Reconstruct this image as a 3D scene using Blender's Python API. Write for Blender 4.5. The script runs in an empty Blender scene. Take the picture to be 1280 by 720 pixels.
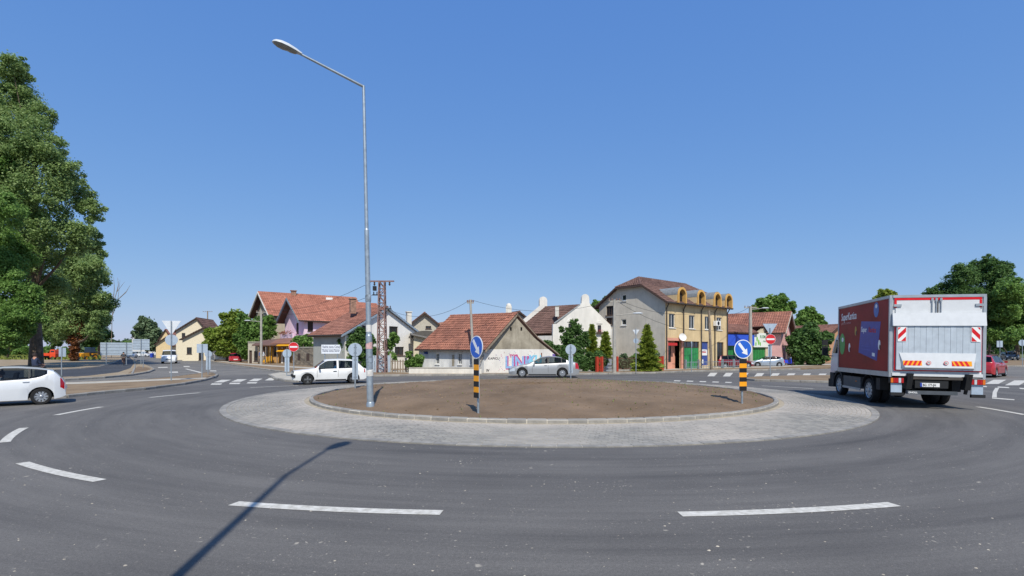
import bpy, bmesh, math, random
import numpy as np
from mathutils import Vector, Matrix
from mathutils.geometry import tessellate_polygon

SC = bpy.context.scene
COL = SC.collection
R = math.radians
random.seed(7)
# ------------------------------------------------------------------ camera
F, H, HY, CX = 638.0, 1.85, 438.0, 640.0      # focal length in photo pixels, eye height, horizon row, centre column
cam_d = bpy.data.cameras.new('camera')
cam_d.sensor_width = 36.0
cam_d.lens = F / 1280.0 * 36.0
cam_d.shift_y = (HY - 360.0) / 1280.0
cam_d.clip_start = 0.05
cam_d.clip_end = 6000.0
cam = bpy.data.objects.new('camera', cam_d)
COL.objects.link(cam)
cam.location = (0, 0, H)
cam.rotation_euler = (R(90), 0, 0)
SC.camera = cam
# ------------------------------------------------------------------ sky and sun
SUN_EL = R(51)
SUN_AZ = (0.176, -0.984)                       # horizontal direction towards the sun (behind the camera, a little right)
EXPOSURE = 0.12
SKY_GAIN = 2 ** -EXPOSURE
world = bpy.data.worlds.new('World')
SC.world = world
world.use_nodes = True
wn = world.node_tree.nodes
bg = wn['Background']
sky = wn.new('ShaderNodeTexSky')
sky.sky_type = 'NISHITA'
sky.sun_disc = False
sky.sun_elevation = SUN_EL
sky.sun_rotation = math.atan2(SUN_AZ[0], SUN_AZ[1])
sky.altitude = 100
sky.air_density = 1.0
sky.dust_density = 0.3
sky.ozone_density = 6.0
# clear deep-blue summer air: one response curve per colour channel over the whole dome
_sep = wn.new('ShaderNodeSeparateColor'); _cmb = wn.new('ShaderNodeCombineColor')
world.node_tree.links.new(sky.outputs[0], _sep.inputs[0])
for _i, (_e, _k) in enumerate(((0.72, 0.134), (0.50, 0.219), (0.22, 0.505))):
    _p = wn.new('ShaderNodeMath'); _p.operation = 'POWER'; _p.inputs[1].default_value = _e
    _m = wn.new('ShaderNodeMath'); _m.operation = 'MULTIPLY'; _m.inputs[1].default_value = _k * SKY_GAIN / 0.15
    world.node_tree.links.new(_sep.outputs[_i], _p.inputs[0]); world.node_tree.links.new(_p.outputs[0], _m.inputs[0]); world.node_tree.links.new(_m.outputs[0], _cmb.inputs[_i])
world.node_tree.links.new(_cmb.outputs[0], bg.inputs[0])
bg.inputs[1].default_value = 0.15
sun_d = bpy.data.lights.new('sun', 'SUN')
sun_d.energy = 4.3
sun_d.angle = R(0.5)
sun_d.color = (1.0, 0.94, 0.83)
sun = bpy.data.objects.new('sun', sun_d)
COL.objects.link(sun)
sun.rotation_euler = Vector((SUN_AZ[0] * math.cos(SUN_EL), SUN_AZ[1] * math.cos(SUN_EL), math.sin(SUN_EL))).to_track_quat('Z', 'Y').to_euler()
vs = SC.view_settings
vs.view_transform = 'Standard'
vs.look = 'None'
vs.gamma = 1.0
vs.exposure = EXPOSURE
vs.use_curve_mapping = False
SC.cycles.use_denoising = True
SC.cycles.max_bounces = 6
SC.cycles.transparent_max_bounces = 12

# ------------------------------------------------------------------ helpers
def G(px, py):
    """photo pixel -> point of the flat ground"""
    y = F * H / (py - HY)
    return ((px - CX) / F * y, y)
def W(px, py, y):
    """photo pixel at a depth -> point"""
    return Vector(((px - CX) / F * y, y, H + (HY - py) / F * y))
def lin(c):
    if isinstance(c, str):
        c = c.lstrip('#')
        c = [int(c[i:i + 2], 16) / 255 for i in (0, 2, 4)]
        return tuple((x / 12.92 if x < 0.04045 else ((x + 0.055) / 1.055) ** 2.4) for x in c)
    return tuple(c)

def tag(o, label=None, cat=None, group=None, kind=None):
    if label: o['label'] = label
    if cat: o['category'] = cat
    if group: o['group'] = group
    if kind: o['kind'] = kind
    return o
def thing(name, label, cat, loc=(0, 0, 0), rz=0.0, group=None):
    o = bpy.data.objects.new(name, None)
    o.empty_display_size = 0.2
    COL.objects.link(o)
    o.location = (loc[0], loc[1], loc[2] if len(loc) > 2 else 0.0)
    o.rotation_euler = (0, 0, rz)
    return tag(o, label, cat, group)
def root_mat(o):
    while o.parent: o = o.parent
    return Matrix.Translation(o.location) @ Matrix.Rotation(o.rotation_euler.z, 4, 'Z')

class MB:
    """collects faces; build() links them as ONE mesh object"""
    def __init__(s):
        s.v, s.f, s.t, s.m = [], [], [], []
    def add(s, vs_, fs, tone=0.5, mi=0):
        b = len(s.v)
        s.v += [tuple(p) for p in vs_]
        for f in fs:
            s.f.append([i + b for i in f]); s.t.append(tone); s.m.append(mi)
        return s
    def hexa(s, p, **k):       # 8 points: bottom ring 0-3, top ring 4-7
        return s.add(p, [(3, 2, 1, 0), (4, 5, 6, 7), (0, 1, 5, 4), (1, 2, 6, 5), (2, 3, 7, 6), (3, 0, 4, 7)], **k)
    def box(s, c, d, rz=0.0, **k):
        x, y, z = d[0] / 2, d[1] / 2, d[2] / 2
        ca, sa = math.cos(rz), math.sin(rz)
        q = []
        for zz in (-z, z):
            for a, b in ((-x, -y), (x, -y), (x, y), (-x, y)):
                q.append((c[0] + a * ca - b * sa, c[1] + a * sa + b * ca, c[2] + zz))
        return s.hexa(q, **k)
    def bx(s, x0, x1, y0, y1, z0, z1, **k):
        return s.box(((x0 + x1) / 2, (y0 + y1) / 2, (z0 + z1) / 2), (abs(x1 - x0), abs(y1 - y0), abs(z1 - z0)), **k)
    def prism(s, pts, z0, z1, **k):
        n = len(pts)
        a = sum(pts[i][0] * pts[(i + 1) % n][1] - pts[(i + 1) % n][0] * pts[i][1] for i in range(n))
        if a < 0: pts = list(pts)[::-1]
        vv = [(p[0], p[1], z0) for p in pts] + [(p[0], p[1], z1) for p in pts]
        ff = [tuple(range(n - 1, -1, -1)), tuple(range(n, 2 * n))] + [(i, (i + 1) % n, n + (i + 1) % n, n + i) for i in range(n)]
        return s.add(vv, ff, **k)
    def extrude(s, pts, vec, **k):      # a 3D polygon pushed along a vector
        n = len(pts); vec = Vector(vec)
        vv = [Vector(p) for p in pts]; vv += [p + vec for p in vv]
        ff = [tuple(range(n - 1, -1, -1)), tuple(range(n, 2 * n))] + [(i, (i + 1) % n, n + (i + 1) % n, n + i) for i in range(n)]
        return s.add(vv, ff, **k)
    def tube(s, p0, p1, r0, r1=None, n=8, caps=True, **k):
        r1 = r0 if r1 is None else r1
        p0, p1 = Vector(p0), Vector(p1)
        d = (p1 - p0).normalized()
        a = d.orthogonal().normalized(); b = d.cross(a)
        vv = []
        for p, r in ((p0, r0), (p1, r1)):
            for i in range(n):
                t = 2 * math.pi * i / n
                vv.append(p + a * (r * math.cos(t)) + b * (r * math.sin(t)))
        ff = [(i, (i + 1) % n, n + (i + 1) % n, n + i) for i in range(n)]
        if caps: ff += [tuple(range(n - 1, -1, -1)), tuple(range(n, 2 * n))]
        return s.add(vv, ff, **k)
    def path(s, pts, r, n=6, **k):
        for i in range(len(pts) - 1):
            r0 = r[i] if isinstance(r, (list, tuple)) else r
            r1 = r[i + 1] if isinstance(r, (list, tuple)) else r
            s.tube(pts[i], pts[i + 1], r0, r1, n, **k)
        return s
    def loft(s, rings, caps=True, closed=True, **k):
        n = len(rings[0]); vv = [p for r_ in rings for p in r_]; ff = []
        for i in range(len(rings) - 1):
            for j in range(n if closed else n - 1):
                ff.append((i * n + j, i * n + (j + 1) % n, (i + 1) * n + (j + 1) % n, (i + 1) * n + j))
        if caps and closed:
            ff += [tuple(range(n - 1, -1, -1)), tuple(range((len(rings) - 1) * n, len(rings) * n))]
        return s.add(vv, ff, **k)
    def lathe(s, prof, o=(0, 0, 0), axis=(0, 0, 1), n=16, **k):   # prof: (radius, along axis)
        d = Vector(axis).normalized(); a = d.orthogonal().normalized(); b = d.cross(a); o = Vector(o)
        rings = [[o + d * h + a * (r * math.cos(2 * math.pi * i / n)) + b * (r * math.sin(2 * math.pi * i / n)) for i in range(n)] for r, h in prof]
        return s.loft(rings, caps=True, **k)
    def mesh(s, name, mats, M=None):
        me = bpy.data.meshes.new(name)
        v = s.v
        if M is not None: v = [M @ Vector(p) for p in v]
        me.from_pydata([tuple(p) for p in v], [], s.f)
        at = me.attributes.new('tone', 'FLOAT', 'FACE')
        at.data.foreach_set('value', np.array(s.t, dtype=np.float32))
        mats = mats if isinstance(mats, (list, tuple)) else [mats]
        for m in mats: me.materials.append(m)
        if len(mats) > 1: me.polygons.foreach_set('material_index', np.array(s.m, dtype=np.int32))
        return me
    def build(s, name, mats, parent=None, smooth=None, world=False, loc=None, rz=0.0, recalc=True):
        M = root_mat(parent).inverted() if (world and parent) else None
        if parent is None and loc is not None and world: M = Matrix.Translation(-Vector(loc))
        me = s.mesh(name, mats, M)
        if recalc:
            bm = bmesh.new(); bm.from_mesh(me); bmesh.ops.recalc_face_normals(bm, faces=bm.faces); bm.to_mesh(me); bm.free()
        return link(name, me, parent, smooth, loc, rz)
def link(name, me, parent=None, smooth=None, loc=None, rz=0.0):
    if smooth is not None:
        me.polygons.foreach_set('use_smooth', [True] * len(me.polygons))
        if smooth < 179: me.set_sharp_from_angle(angle=R(smooth))
    o = bpy.data.objects.new(name, me)
    COL.objects.link(o)
    if parent: o.parent = parent
    if loc is not None: o.location = loc
    o.rotation_euler.z = rz
    return o
def dup(o, parent=None):
    c = o.copy(); COL.objects.link(c)
    if parent: c.parent = parent
    return c
def copy_tree(o, parent=None):
    c = o.copy(); COL.objects.link(c); c.parent = parent
    for ch in o.children: copy_tree(ch, c)
    return c
def text_mesh(txt, size, extrude=0.002, align='LEFT', bold=0.0, sx=1.0):
    cu = bpy.data.curves.new('text', 'FONT')
    cu.body = txt; cu.size = size; cu.extrude = extrude; cu.align_x = align; cu.offset = bold; cu.resolution_u = 3
    o = bpy.data.objects.new('text', cu); COL.objects.link(o)
    dg = bpy.context.evaluated_depsgraph_get()
    me = bpy.data.meshes.new_from_object(o.evaluated_get(dg))
    bpy.data.objects.remove(o)
    for v in me.vertices: v.co.x *= sx
    return me
def lettering(name, txt, size, origin, xdir, ydir, mat_, parent, **k):
    """flat lettering laid on a plane given by two directions (local to parent)"""
    me = text_mesh(txt, size, **k)
    x, y = Vector(xdir).normalized(), Vector(ydir).normalized(); z = x.cross(y); o = Vector(origin)
    for v in me.vertices: v.co = o + x * v.co.x + y * v.co.y + z * v.co.z
    me.materials.clear(); me.materials.append(mat_)
    return link(name, me, parent)

# ------------------------------------------------------------------ materials
MATS = {}
def mat(name, col, rough=0.7, var=0.12, scale=6.0, bump=0.0, bscale=None, metal=0.0, coat=0.0, spec=0.5, col2=None, tone=0.0, coords='Object', detail=6.0, stain=0.0):
    """base colour broken up by noise, optional per-piece tone, bump"""
    if name in MATS: return MATS[name]
    m = bpy.data.materials.new(name); m.use_nodes = True
    nt = m.node_tree; N = nt.nodes; L = nt.links
    b = N['Principled BSDF']
    c = lin(col)
    b.inputs['Roughness'].default_value = rough
    b.inputs['Metallic'].default_value = metal
    b.inputs['Specular IOR Level'].default_value = spec
    b.inputs['Coat Weight'].default_value = coat
    b.inputs['Coat Roughness'].default_value = 0.06
    tc = N.new('ShaderNodeTexCoord')
    nz = N.new('ShaderNodeTexNoise'); nz.inputs['Scale'].default_value = scale; nz.inputs['Detail'].default_value = detail; nz.inputs['Roughness'].default_value = 0.6
    L.new(tc.outputs[coords], nz.inputs['Vector'])
    rp = N.new('ShaderNodeValToRGB')
    c2 = lin(col2) if col2 is not None else tuple(x * (1 - 2.2 * var) for x in c)
    ch = c if col2 is not None else tuple(min(1, x * (1 + 0.9 * var)) for x in c)
    rp.color_ramp.elements[0].position = 0.3; rp.color_ramp.elements[1].position = 0.68
    rp.color_ramp.elements[0].color = (*c2, 1); rp.color_ramp.elements[1].color = (*ch, 1)
    L.new(nz.outputs['Fac'], rp.inputs[0])
    out = rp.outputs[0]
    if tone > 0:
        at = N.new('ShaderNodeAttribute'); at.attribute_name = 'tone'
        mr = N.new('ShaderNodeMapRange'); mr.inputs['To Min'].default_value = 1 - tone; mr.inputs['To Max'].default_value = 1 + tone
        L.new(at.outputs['Fac'], mr.inputs['Value'])
        mx = N.new('ShaderNodeVectorMath'); mx.operation = 'SCALE'
        L.new(out, mx.inputs[0]); L.new(mr.outputs[0], mx.inputs['Scale'])
        out = mx.outputs[0]
    if stain > 0:                                   # rain streaks and grime running down the wall
        mp = N.new('ShaderNodeMapping'); mp.inputs['Scale'].default_value = (1.7, 1.7, 0.22); L.new(tc.outputs[coords], mp.inputs['Vector'])
        ns = N.new('ShaderNodeTexNoise'); ns.inputs['Scale'].default_value = 1.6; ns.inputs['Detail'].default_value = 8; ns.inputs['Roughness'].default_value = 0.7; L.new(mp.outputs[0], ns.inputs['Vector'])
        ms = N.new('ShaderNodeMapRange'); ms.inputs['From Min'].default_value = 0.34; ms.inputs['From Max'].default_value = 0.56; ms.inputs['To Min'].default_value = 1 - stain; ms.inputs['To Max'].default_value = 1.0; L.new(ns.outputs['Fac'], ms.inputs['Value'])
        sv = N.new('ShaderNodeVectorMath'); sv.operation = 'SCALE'; L.new(out, sv.inputs[0]); L.new(ms.outputs[0], sv.inputs['Scale']); out = sv.outputs[0]
    L.new(out, b.inputs['Base Color'])
    if bump > 0:
        n2 = N.new('ShaderNodeTexNoise'); n2.inputs['Scale'].default_value = bscale or scale * 4; n2.inputs['Detail'].default_value = 5
        L.new(tc.outputs[coords], n2.inputs['Vector'])
        bp = N.new('ShaderNodeBump'); bp.inputs['Strength'].default_value = bump; bp.inputs['Distance'].default_value = 0.03
        L.new(n2.outputs['Fac'], bp.inputs['Height']); L.new(bp.outputs[0], b.inputs['Normal'])
    MATS[name] = m
    return m
def glass(name, tint=(0.25, 0.3, 0.32), rough=0.02):
    if name in MATS: return MATS[name]
    m = bpy.data.materials.new(name); m.use_nodes = True
    nt = m.node_tree; N = nt.nodes; L = nt.links
    N.remove(N['Principled BSDF'])
    tr = N.new('ShaderNodeBsdfTransparent'); tr.inputs[0].default_value = (*tint, 1)
    gl = N.new('ShaderNodeBsdfGlossy'); gl.inputs['Roughness'].default_value = rough
    lw = N.new('ShaderNodeFresnel'); lw.inputs['IOR'].default_value = 1.5
    mx = N.new('ShaderNodeMixShader')
    L.new(lw.outputs[0], mx.inputs[0]); L.new(tr.outputs[0], mx.inputs[1]); L.new(gl.outputs[0], mx.inputs[2])
    L.new(mx.outputs[0], N['Material Output'].inputs[0])
    MATS[name] = m
    return m
def leafmat(name, c1, c2, trans=0.3):
    if name in MATS: return MATS[name]
    m = bpy.data.materials.new(name); m.use_nodes = True
    nt = m.node_tree; N = nt.nodes; L = nt.links
    b = N['Principled BSDF']; b.inputs['Roughness'].default_value = 0.55; b.inputs['Specular IOR Level'].default_value = 0.3
    at = N.new('ShaderNodeAttribute'); at.attribute_name = 'tone'
    rp = N.new('ShaderNodeValToRGB')
    rp.color_ramp.elements[0].color = (*lin(c1), 1); rp.color_ramp.elements[1].color = (*lin(c2), 1)
    L.new(at.outputs['Fac'], rp.inputs[0]); L.new(rp.outputs[0], b.inputs['Base Color'])
    tl = N.new('ShaderNodeBsdfTranslucent'); L.new(rp.outputs[0], tl.inputs[0])
    mx = N.new('ShaderNodeMixShader'); mx.inputs[0].default_value = trans
    L.new(b.outputs[0], mx.inputs[1]); L.new(tl.outputs[0], mx.inputs[2]); L.new(mx.outputs[0], N['Material Output'].inputs[0])
    MATS[name] = m
    return m

def asphalt_mat(name, base, dusty, ring=None, speck=0.5, seed=0.0):
    """worn asphalt: broad blotches, grit, pale crumbs of dried soil; optional tyre bands round the roundabout centre"""
    m = bpy.data.materials.new(name); m.use_nodes = True
    nt = m.node_tree; N = nt.nodes; L = nt.links
    b = N['Principled BSDF']; b.inputs['Roughness'].default_value = 0.82; b.inputs['Specular IOR Level'].default_value = 0.32
    ge = N.new('ShaderNodeNewGeometry')
    P = ge.outputs['Position']
    def noise(scale, detail=4, rough=0.6, vec=None, dim='3D'):
        n = N.new('ShaderNodeTexNoise'); n.inputs['Scale'].default_value = scale; n.inputs['Detail'].default_value = detail; n.inputs['Roughness'].default_value = rough
        L.new(vec or P, n.inputs['Vector']); return n.outputs['Fac']
    def ramp(v, p0, p1, a=0.0, b_=1.0):
        r = N.new('ShaderNodeMapRange'); r.inputs['From Min'].default_value = p0; r.inputs['From Max'].default_value = p1
        r.inputs['To Min'].default_value = a; r.inputs['To Max'].default_value = b_; r.clamp = True
        L.new(v, r.inputs['Value']); return r.outputs[0]
    def math_(op, a, c):
        n = N.new('ShaderNodeMath'); n.operation = op
        for i, x in enumerate((a, c)):
            if isinstance(x, (int, float)): n.inputs[i].default_value = x
            elif x is not None: L.new(x, n.inputs[i])
        return n.outputs[0]
    def mix(f, a, c):
        n = N.new('ShaderNodeMix'); n.data_type = 'RGBA'
        if isinstance(f, (int, float)): n.inputs[0].default_value = f
        else: L.new(f, n.inputs[0])
        for i, x in ((6, a), (7, c)):
            if isinstance(x, tuple): n.inputs[i].default_value = (*x, 1)
            else: L.new(x, n.inputs[i])
        return n.outputs[2]
    base, dusty = lin(base), lin(dusty)
    blotch = ramp(noise(0.35, 5), 0.3, 0.75)
    if ring:
        sub = N.new('ShaderNodeVectorMath'); sub.operation = 'SUBTRACT'; L.new(P, sub.inputs[0]); sub.inputs[1].default_value = (ring[0], ring[1], 0)
        ln = N.new('ShaderNodeVectorMath'); ln.operation = 'LENGTH'; L.new(sub.outputs[0], ln.inputs[0])
        sx = N.new('ShaderNodeSeparateXYZ'); L.new(sub.outputs[0], sx.inputs[0])
        ang = math_('ARCTAN2', sx.outputs[1], sx.outputs[0])
        cb = N.new('ShaderNodeCombineXYZ')
        L.new(math_('MULTIPLY', ln.outputs['Value'], 1.0), cb.inputs[0]); L.new(math_('MULTIPLY', math_('SINE', ang, None), 1.6), cb.inputs[1]); L.new(math_('MULTIPLY', math_('COSINE', ang, None), 1.6), cb.inputs[2])
        band = noise(1.15, 7, 0.66, cb.outputs[0])
        cb2 = N.new('ShaderNodeCombineXYZ')
        L.new(math_('MULTIPLY', ln.outputs['Value'], 5.0), cb2.inputs[0]); L.new(math_('MULTIPLY', math_('SINE', ang, None), 2.2), cb2.inputs[1]); L.new(math_('MULTIPLY', math_('COSINE', ang, None), 2.2), cb2.inputs[2])
        streak = noise(1.0, 5, 0.7, cb2.outputs[0])
        blotch = math_('ADD', math_('ADD', math_('MULTIPLY', blotch, 0.3), math_('MULTIPLY', ramp(band, 0.34, 0.68), 0.5)), math_('MULTIPLY', ramp(streak, 0.38, 0.66), 0.17))
    col = mix(blotch, base, dusty)
    grit = ramp(noise(90, 2, 0.7), 0.28, 0.74, 0.66, 1.32)
    sc = N.new('ShaderNodeVectorMath'); sc.operation = 'SCALE'; L.new(col, sc.inputs[0]); L.new(grit, sc.inputs['Scale'])
    col = sc.outputs[0]
    g2 = ramp(noise(28, 3, 0.7), 0.3, 0.72, 0.84, 1.16)
    sc2 = N.new('ShaderNodeVectorMath'); sc2.operation = 'SCALE'; L.new(col, sc2.inputs[0]); L.new(g2, sc2.inputs['Scale'])
    col = sc2.outputs[0]
    # pale crumbs and smears of dry soil, gathered in patches
    warp = N.new('ShaderNodeVectorMath'); warp.operation = 'ADD'; L.new(P, warp.inputs[0])
    wz = N.new('ShaderNodeTexNoise'); wz.inputs['Scale'].default_value = 4.0; L.new(P, wz.inputs['Vector'])
    wsc = N.new('ShaderNodeVectorMath'); wsc.operation = 'SCALE'; L.new(wz.outputs['Color'], wsc.inputs[0]); wsc.inputs['Scale'].default_value = 0.25; L.new(wsc.outputs[0], warp.inputs[1])
    for scale, thr, amt in ((2.2, 0.06, 0.8), (5.0, 0.1, 0.7), (13.0, 0.16, 0.6), (34.0, 0.2, 0.3)):
        vo = N.new('ShaderNodeTexVoronoi'); vo.inputs['Scale'].default_value = scale; vo.inputs['Randomness'].default_value = 1.0
        L.new(warp.outputs[0], vo.inputs['Vector'])
        keep = math_('GREATER_THAN', N_sep(N, L, vo.outputs['Color']), 0.45)
        d = math_('ADD', vo.outputs['Distance'], math_('MULTIPLY', noise(scale * 3, 3), 0.08))
        spot = ramp(d, thr * 0.75 + 0.03, thr + 0.05, 1.0, 0.0)
        patch = ramp(noise(0.8, 4), 0.46, 0.66)
        f = math_('MULTIPLY', math_('MULTIPLY', spot, keep), math_('MULTIPLY', patch, amt * speck))
        col = mix(f, col, lin('#cdc4b2'))
    L.new(col, b.inputs['Base Color'])
    bp = N.new('ShaderNodeBump'); bp.inputs['Strength'].default_value = 0.35; bp.inputs['Distance'].default_value = 0.01
    L.new(noise(110, 3, 0.7), bp.inputs['Height']); L.new(bp.outputs[0], b.inputs['Normal'])
    MATS[name] = m
    return m
def N_sep(N, L, colsock):
    s = N.new('ShaderNodeSeparateColor'); L.new(colsock, s.inputs[0]); return s.outputs[0]

CEN = (1.1, 21.2)                       # centre of the roundabout
M_asph = asphalt_mat('asphalt_ring', '#4d4b49', '#76736e', ring=CEN, speck=1.0)
M_asph2 = asphalt_mat('asphalt_street', '#63615d', '#827e77', speck=0.35)
M_path = asphalt_mat('asphalt_path', '#3b3d42', '#4c4e52', speck=0.1)
M_paint = mat('road_paint', '#d4d1c8', 0.75, var=0.12, scale=11, col2='#a8a498', bump=0.1, coords='Object')
M_conc = mat('kerb_concrete', '#a29c8f', 0.85, var=0.16, scale=3.5, bump=0.25, tone=0.12)
M_pave = mat('pavement_concrete', '#b3ad9f', 0.9, var=0.13, scale=1.4, bump=0.2)
M_soil = mat('soil', '#816c55', 0.95, scale=0.55, bump=0.9, bscale=14, col2='#62503b', coords='Object')
M_soil_v = mat('verge_soil', '#8f7b60', 0.95, scale=0.9, bump=0.7, bscale=9, col2='#6e5b44')
M_clod = mat('soil_clod', '#7d6952', 0.95, var=0.15, tone=0.25)
M_galv = mat('galvanised_steel', '#a9b4bb', 0.42, var=0.12, scale=7, metal=0.55, bump=0.04)
M_galv2 = mat('galvanised_sheet', '#b3c2d0', 0.45, var=0.07, scale=3, metal=0.3)
M_white = mat('white_paint', '#e9e9e6', 0.55, var=0.04, scale=2)
M_plaster = mat('white_plaster', '#dcd8cd', 0.9, var=0.07, scale=1.3, bump=0.12, stain=.18)
M_black = mat('black_plastic', '#17181a', 0.6, var=0.1)
M_rubber = mat('tyre_rubber', '#1b1b1c', 0.85, var=0.1)
M_alloy = mat('alloy', '#b8bcc0', 0.32, var=0.05, metal=0.7)
M_wood = mat('weathered_wood', '#8a7c6c', 0.9, var=0.2, scale=5, bump=0.2)
M_bark = mat('bark', '#6b5d4e', 0.95, var=0.25, scale=3, bump=0.8, bscale=8)
M_win = mat('window_glass', '#20272c', 0.08, var=0.1, scale=0.8, spec=0.8)
M_red = mat('red_paint', '#c22a24', 0.4, var=0.05)
M_glass = glass('car_glass', (0.42, 0.46, 0.47))
M_lens = mat('lamp_lens', '#cfd6da', 0.12, var=0.05, metal=0.2)
M_tail = mat('tail_lens', '#b01218', 0.15, var=0.08, coat=0.5)
M_orange = mat('orange_lens', '#d9711a', 0.15, var=0.05, coat=0.5)
# ================================================================== the setting: ground, roads, island, verges
R_KERB, R_APRON, R_DASH, R_OUT = 8.85, 11.5, 15.5, 18.7
def struct(o): return tag(o, kind='structure')

M_ground = mat('dry_ground', '#86795c', 0.95, scale=0.12, bump=0.6, bscale=3, col2='#5f6440', coords='Object')
M_dry = mat('dry_verge', '#a3937a', 0.95, scale=0.5, bump=0.6, bscale=5, col2='#7c6c55')
g = MB().add([(-3000, -600, -0.03), (3000, -600, -0.03), (3000, 4500, -0.03), (-3000, 4500, -0.03)], [(0, 1, 2, 3)])
struct(g.build('ground', M_ground, recalc=False))
g = MB().add([(-190, -60, -0.006), (190, -60, -0.006), (190, 330, -0.006), (-190, 330, -0.006)], [(0, 1, 2, 3)])
struct(g.build('street', M_asph2, recalc=False))
# ring road as a polar sheet
def ring_sheet(r0, r1, z, nseg=180, nr=2, z1=None):
    b = MB(); rings = []
    for k in range(nr + 1):
        r = r0 + (r1 - r0) * k / nr
        zz = z if z1 is None else z + (z1 - z) * k / nr
        rings.append([(CEN[0] + r * math.cos(2 * math.pi * i / nseg), CEN[1] + r * math.sin(2 * math.pi * i / nseg), zz) for i in range(nseg)])
    for k in range(nr):
        n0 = len(b.v)
        b.add(rings[k] + rings[k + 1], [(i, nseg + i, nseg + (i + 1) % nseg, (i + 1) % nseg) for i in range(nseg)])
    return b
ring_road = struct(ring_sheet(R_APRON - 0.3, 27.0, 0.0).build('ring_road', M_asph, recalc=False))

# lane dashes of the ring
def arc_patch(r0, r1, a0, a1, z, n=10):
    p = [(CEN[0] - r * math.sin(a), CEN[1] - r * math.cos(a), z) for r in (r0, r1) for a in [a0 + (a1 - a0) * i / n for i in range(n + 1)]]
    return MB().add(p, [(i, i + 1, n + 2 + i, n + 1 + i) for i in range(n)])
def ang_r(px, py):
    x, y = G(px, py); dx, dy = x - CEN[0], y - CEN[1]
    return math.atan2(-dx, -dy), math.hypot(dx, dy)
for (p0, p1) in (((292, 629.5), (552, 641)), ((850, 643), (1118, 630.5)), ((28, 578.5), (125, 601)), ((6, 553), (30, 535)), ((70, 519), (127, 508.7)), ((187, 497), (250, 491)), ((313, 484.6), (373, 482)),
                 ((1222, 508.6), (1282, 518.8)), ((952, 482.3), (1017, 486)), ((1345, 535), (1375, 553)), ((795, 476.6), (845, 477.8))):
    (a0, r0_), (a1, r1_) = ang_r(*p0), ang_r(*p1); n_ = 10; hw_ = .085
    if a1 - a0 > math.pi: a1 -= 2 * math.pi
    if a0 - a1 > math.pi: a0 -= 2 * math.pi
    pts = []
    for sg in (-1, 1):
        for i in range(n_ + 1):
            a = a0 + (a1 - a0) * i / n_; r = r0_ + (r1_ - r0_) * i / n_ + sg * hw_
            pts.append((CEN[0] - r * math.sin(a), CEN[1] - r * math.cos(a), .005))
    MB().add(pts, [(i, i + 1, n_ + 2 + i, n_ + 1 + i) for i in range(n_)]).build('lane_dash', M_paint, ring_road)
def mark(pts, name='road_marking', z=0.005):
    return MB().add([(*G(*p), z) for p in pts], [tuple(range(len(pts)))]).build(name, M_paint, ring_road)
# crossings and give-way bars, left arm
for x0, x1, y0, y1, sk in ((272, 284, 474.8, 478, 5), (293, 305, 474.1, 477.2, 4), (314, 325, 473.4, 476.5, 3.5), (334, 344, 472.4, 475.6, 3)):
    mark([(x0 - sk, y1), (x1 - sk, y1), (x1 + sk, y0), (x0 + sk, y0)], 'crossing_bar')
for x0, x1, y0, y1 in ((263, 276, 479.3, 481), (286, 299, 478.5, 480.2), (308, 320, 477.8, 479.4)):
    mark([(x0, y1), (x1, y1), (x1 + 2, y0), (x0 + 2, y0)], 'give_way_bar')
for q in ([(231, 461.2), (234, 461), (259, 467), (255, 467.6)], [(211, 464.8), (222, 464.4), (223, 466), (212, 466)], [(229, 457.6), (236, 457.6), (238, 458.8), (230, 458.8)],
          [(197, 459), (209, 458.6), (210, 459.6), (198, 460)], [(262, 463.2), (270, 463.2), (271, 464.2), (263, 464.2)]):
    mark(q, 'lane_line')
# right arm
for x0, x1, y0, y1, sk in ((1236, 1258, 474.8, 480, -5), (1262, 1285, 475.6, 481.7, -6), (1212, 1232, 474, 478.6, -4), (1290, 1314, 476.8, 483, -7)):
    mark([(x0 + sk, y1), (x1 - 9 + sk + 4, y1), (x1, y0), (x0 + 6, y0)], 'crossing_bar')
for q in ([(1220, 482), (1233, 482.6), (1234, 484), (1221, 483.5)], [(1247, 483.2), (1261, 484), (1262, 485.3), (1247, 484.6)], [(1274, 484.8), (1290, 485.8), (1291, 487.4), (1275, 486.3)],
          [(1244, 485), (1249, 485), (1246, 491), (1246, 497), (1240, 496.8), (1241, 490)], [(1240, 497), (1268, 499.3), (1268, 500.4), (1240, 498.3)]):
    mark(q, 'lane_line')
# crossing of the street behind the truck
for i in range(9):
    x = 884 + i * 19.5
    y0 = 466.0 + 0.15 * i
    mark([(x, y0 + 4.4), (x + 9, y0 + 4.4), (x + 13, y0), (x + 4, y0)], 'crossing_bar')
for i in range(5):
    x = 842 + i * 16
    mark([(x, 476.5 + i * .5), (x + 8, 476.8 + i * .5), (x + 9, 475.7 + i * .5), (x + 1, 475.4 + i * .5)], 'give_way_bar')

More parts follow.
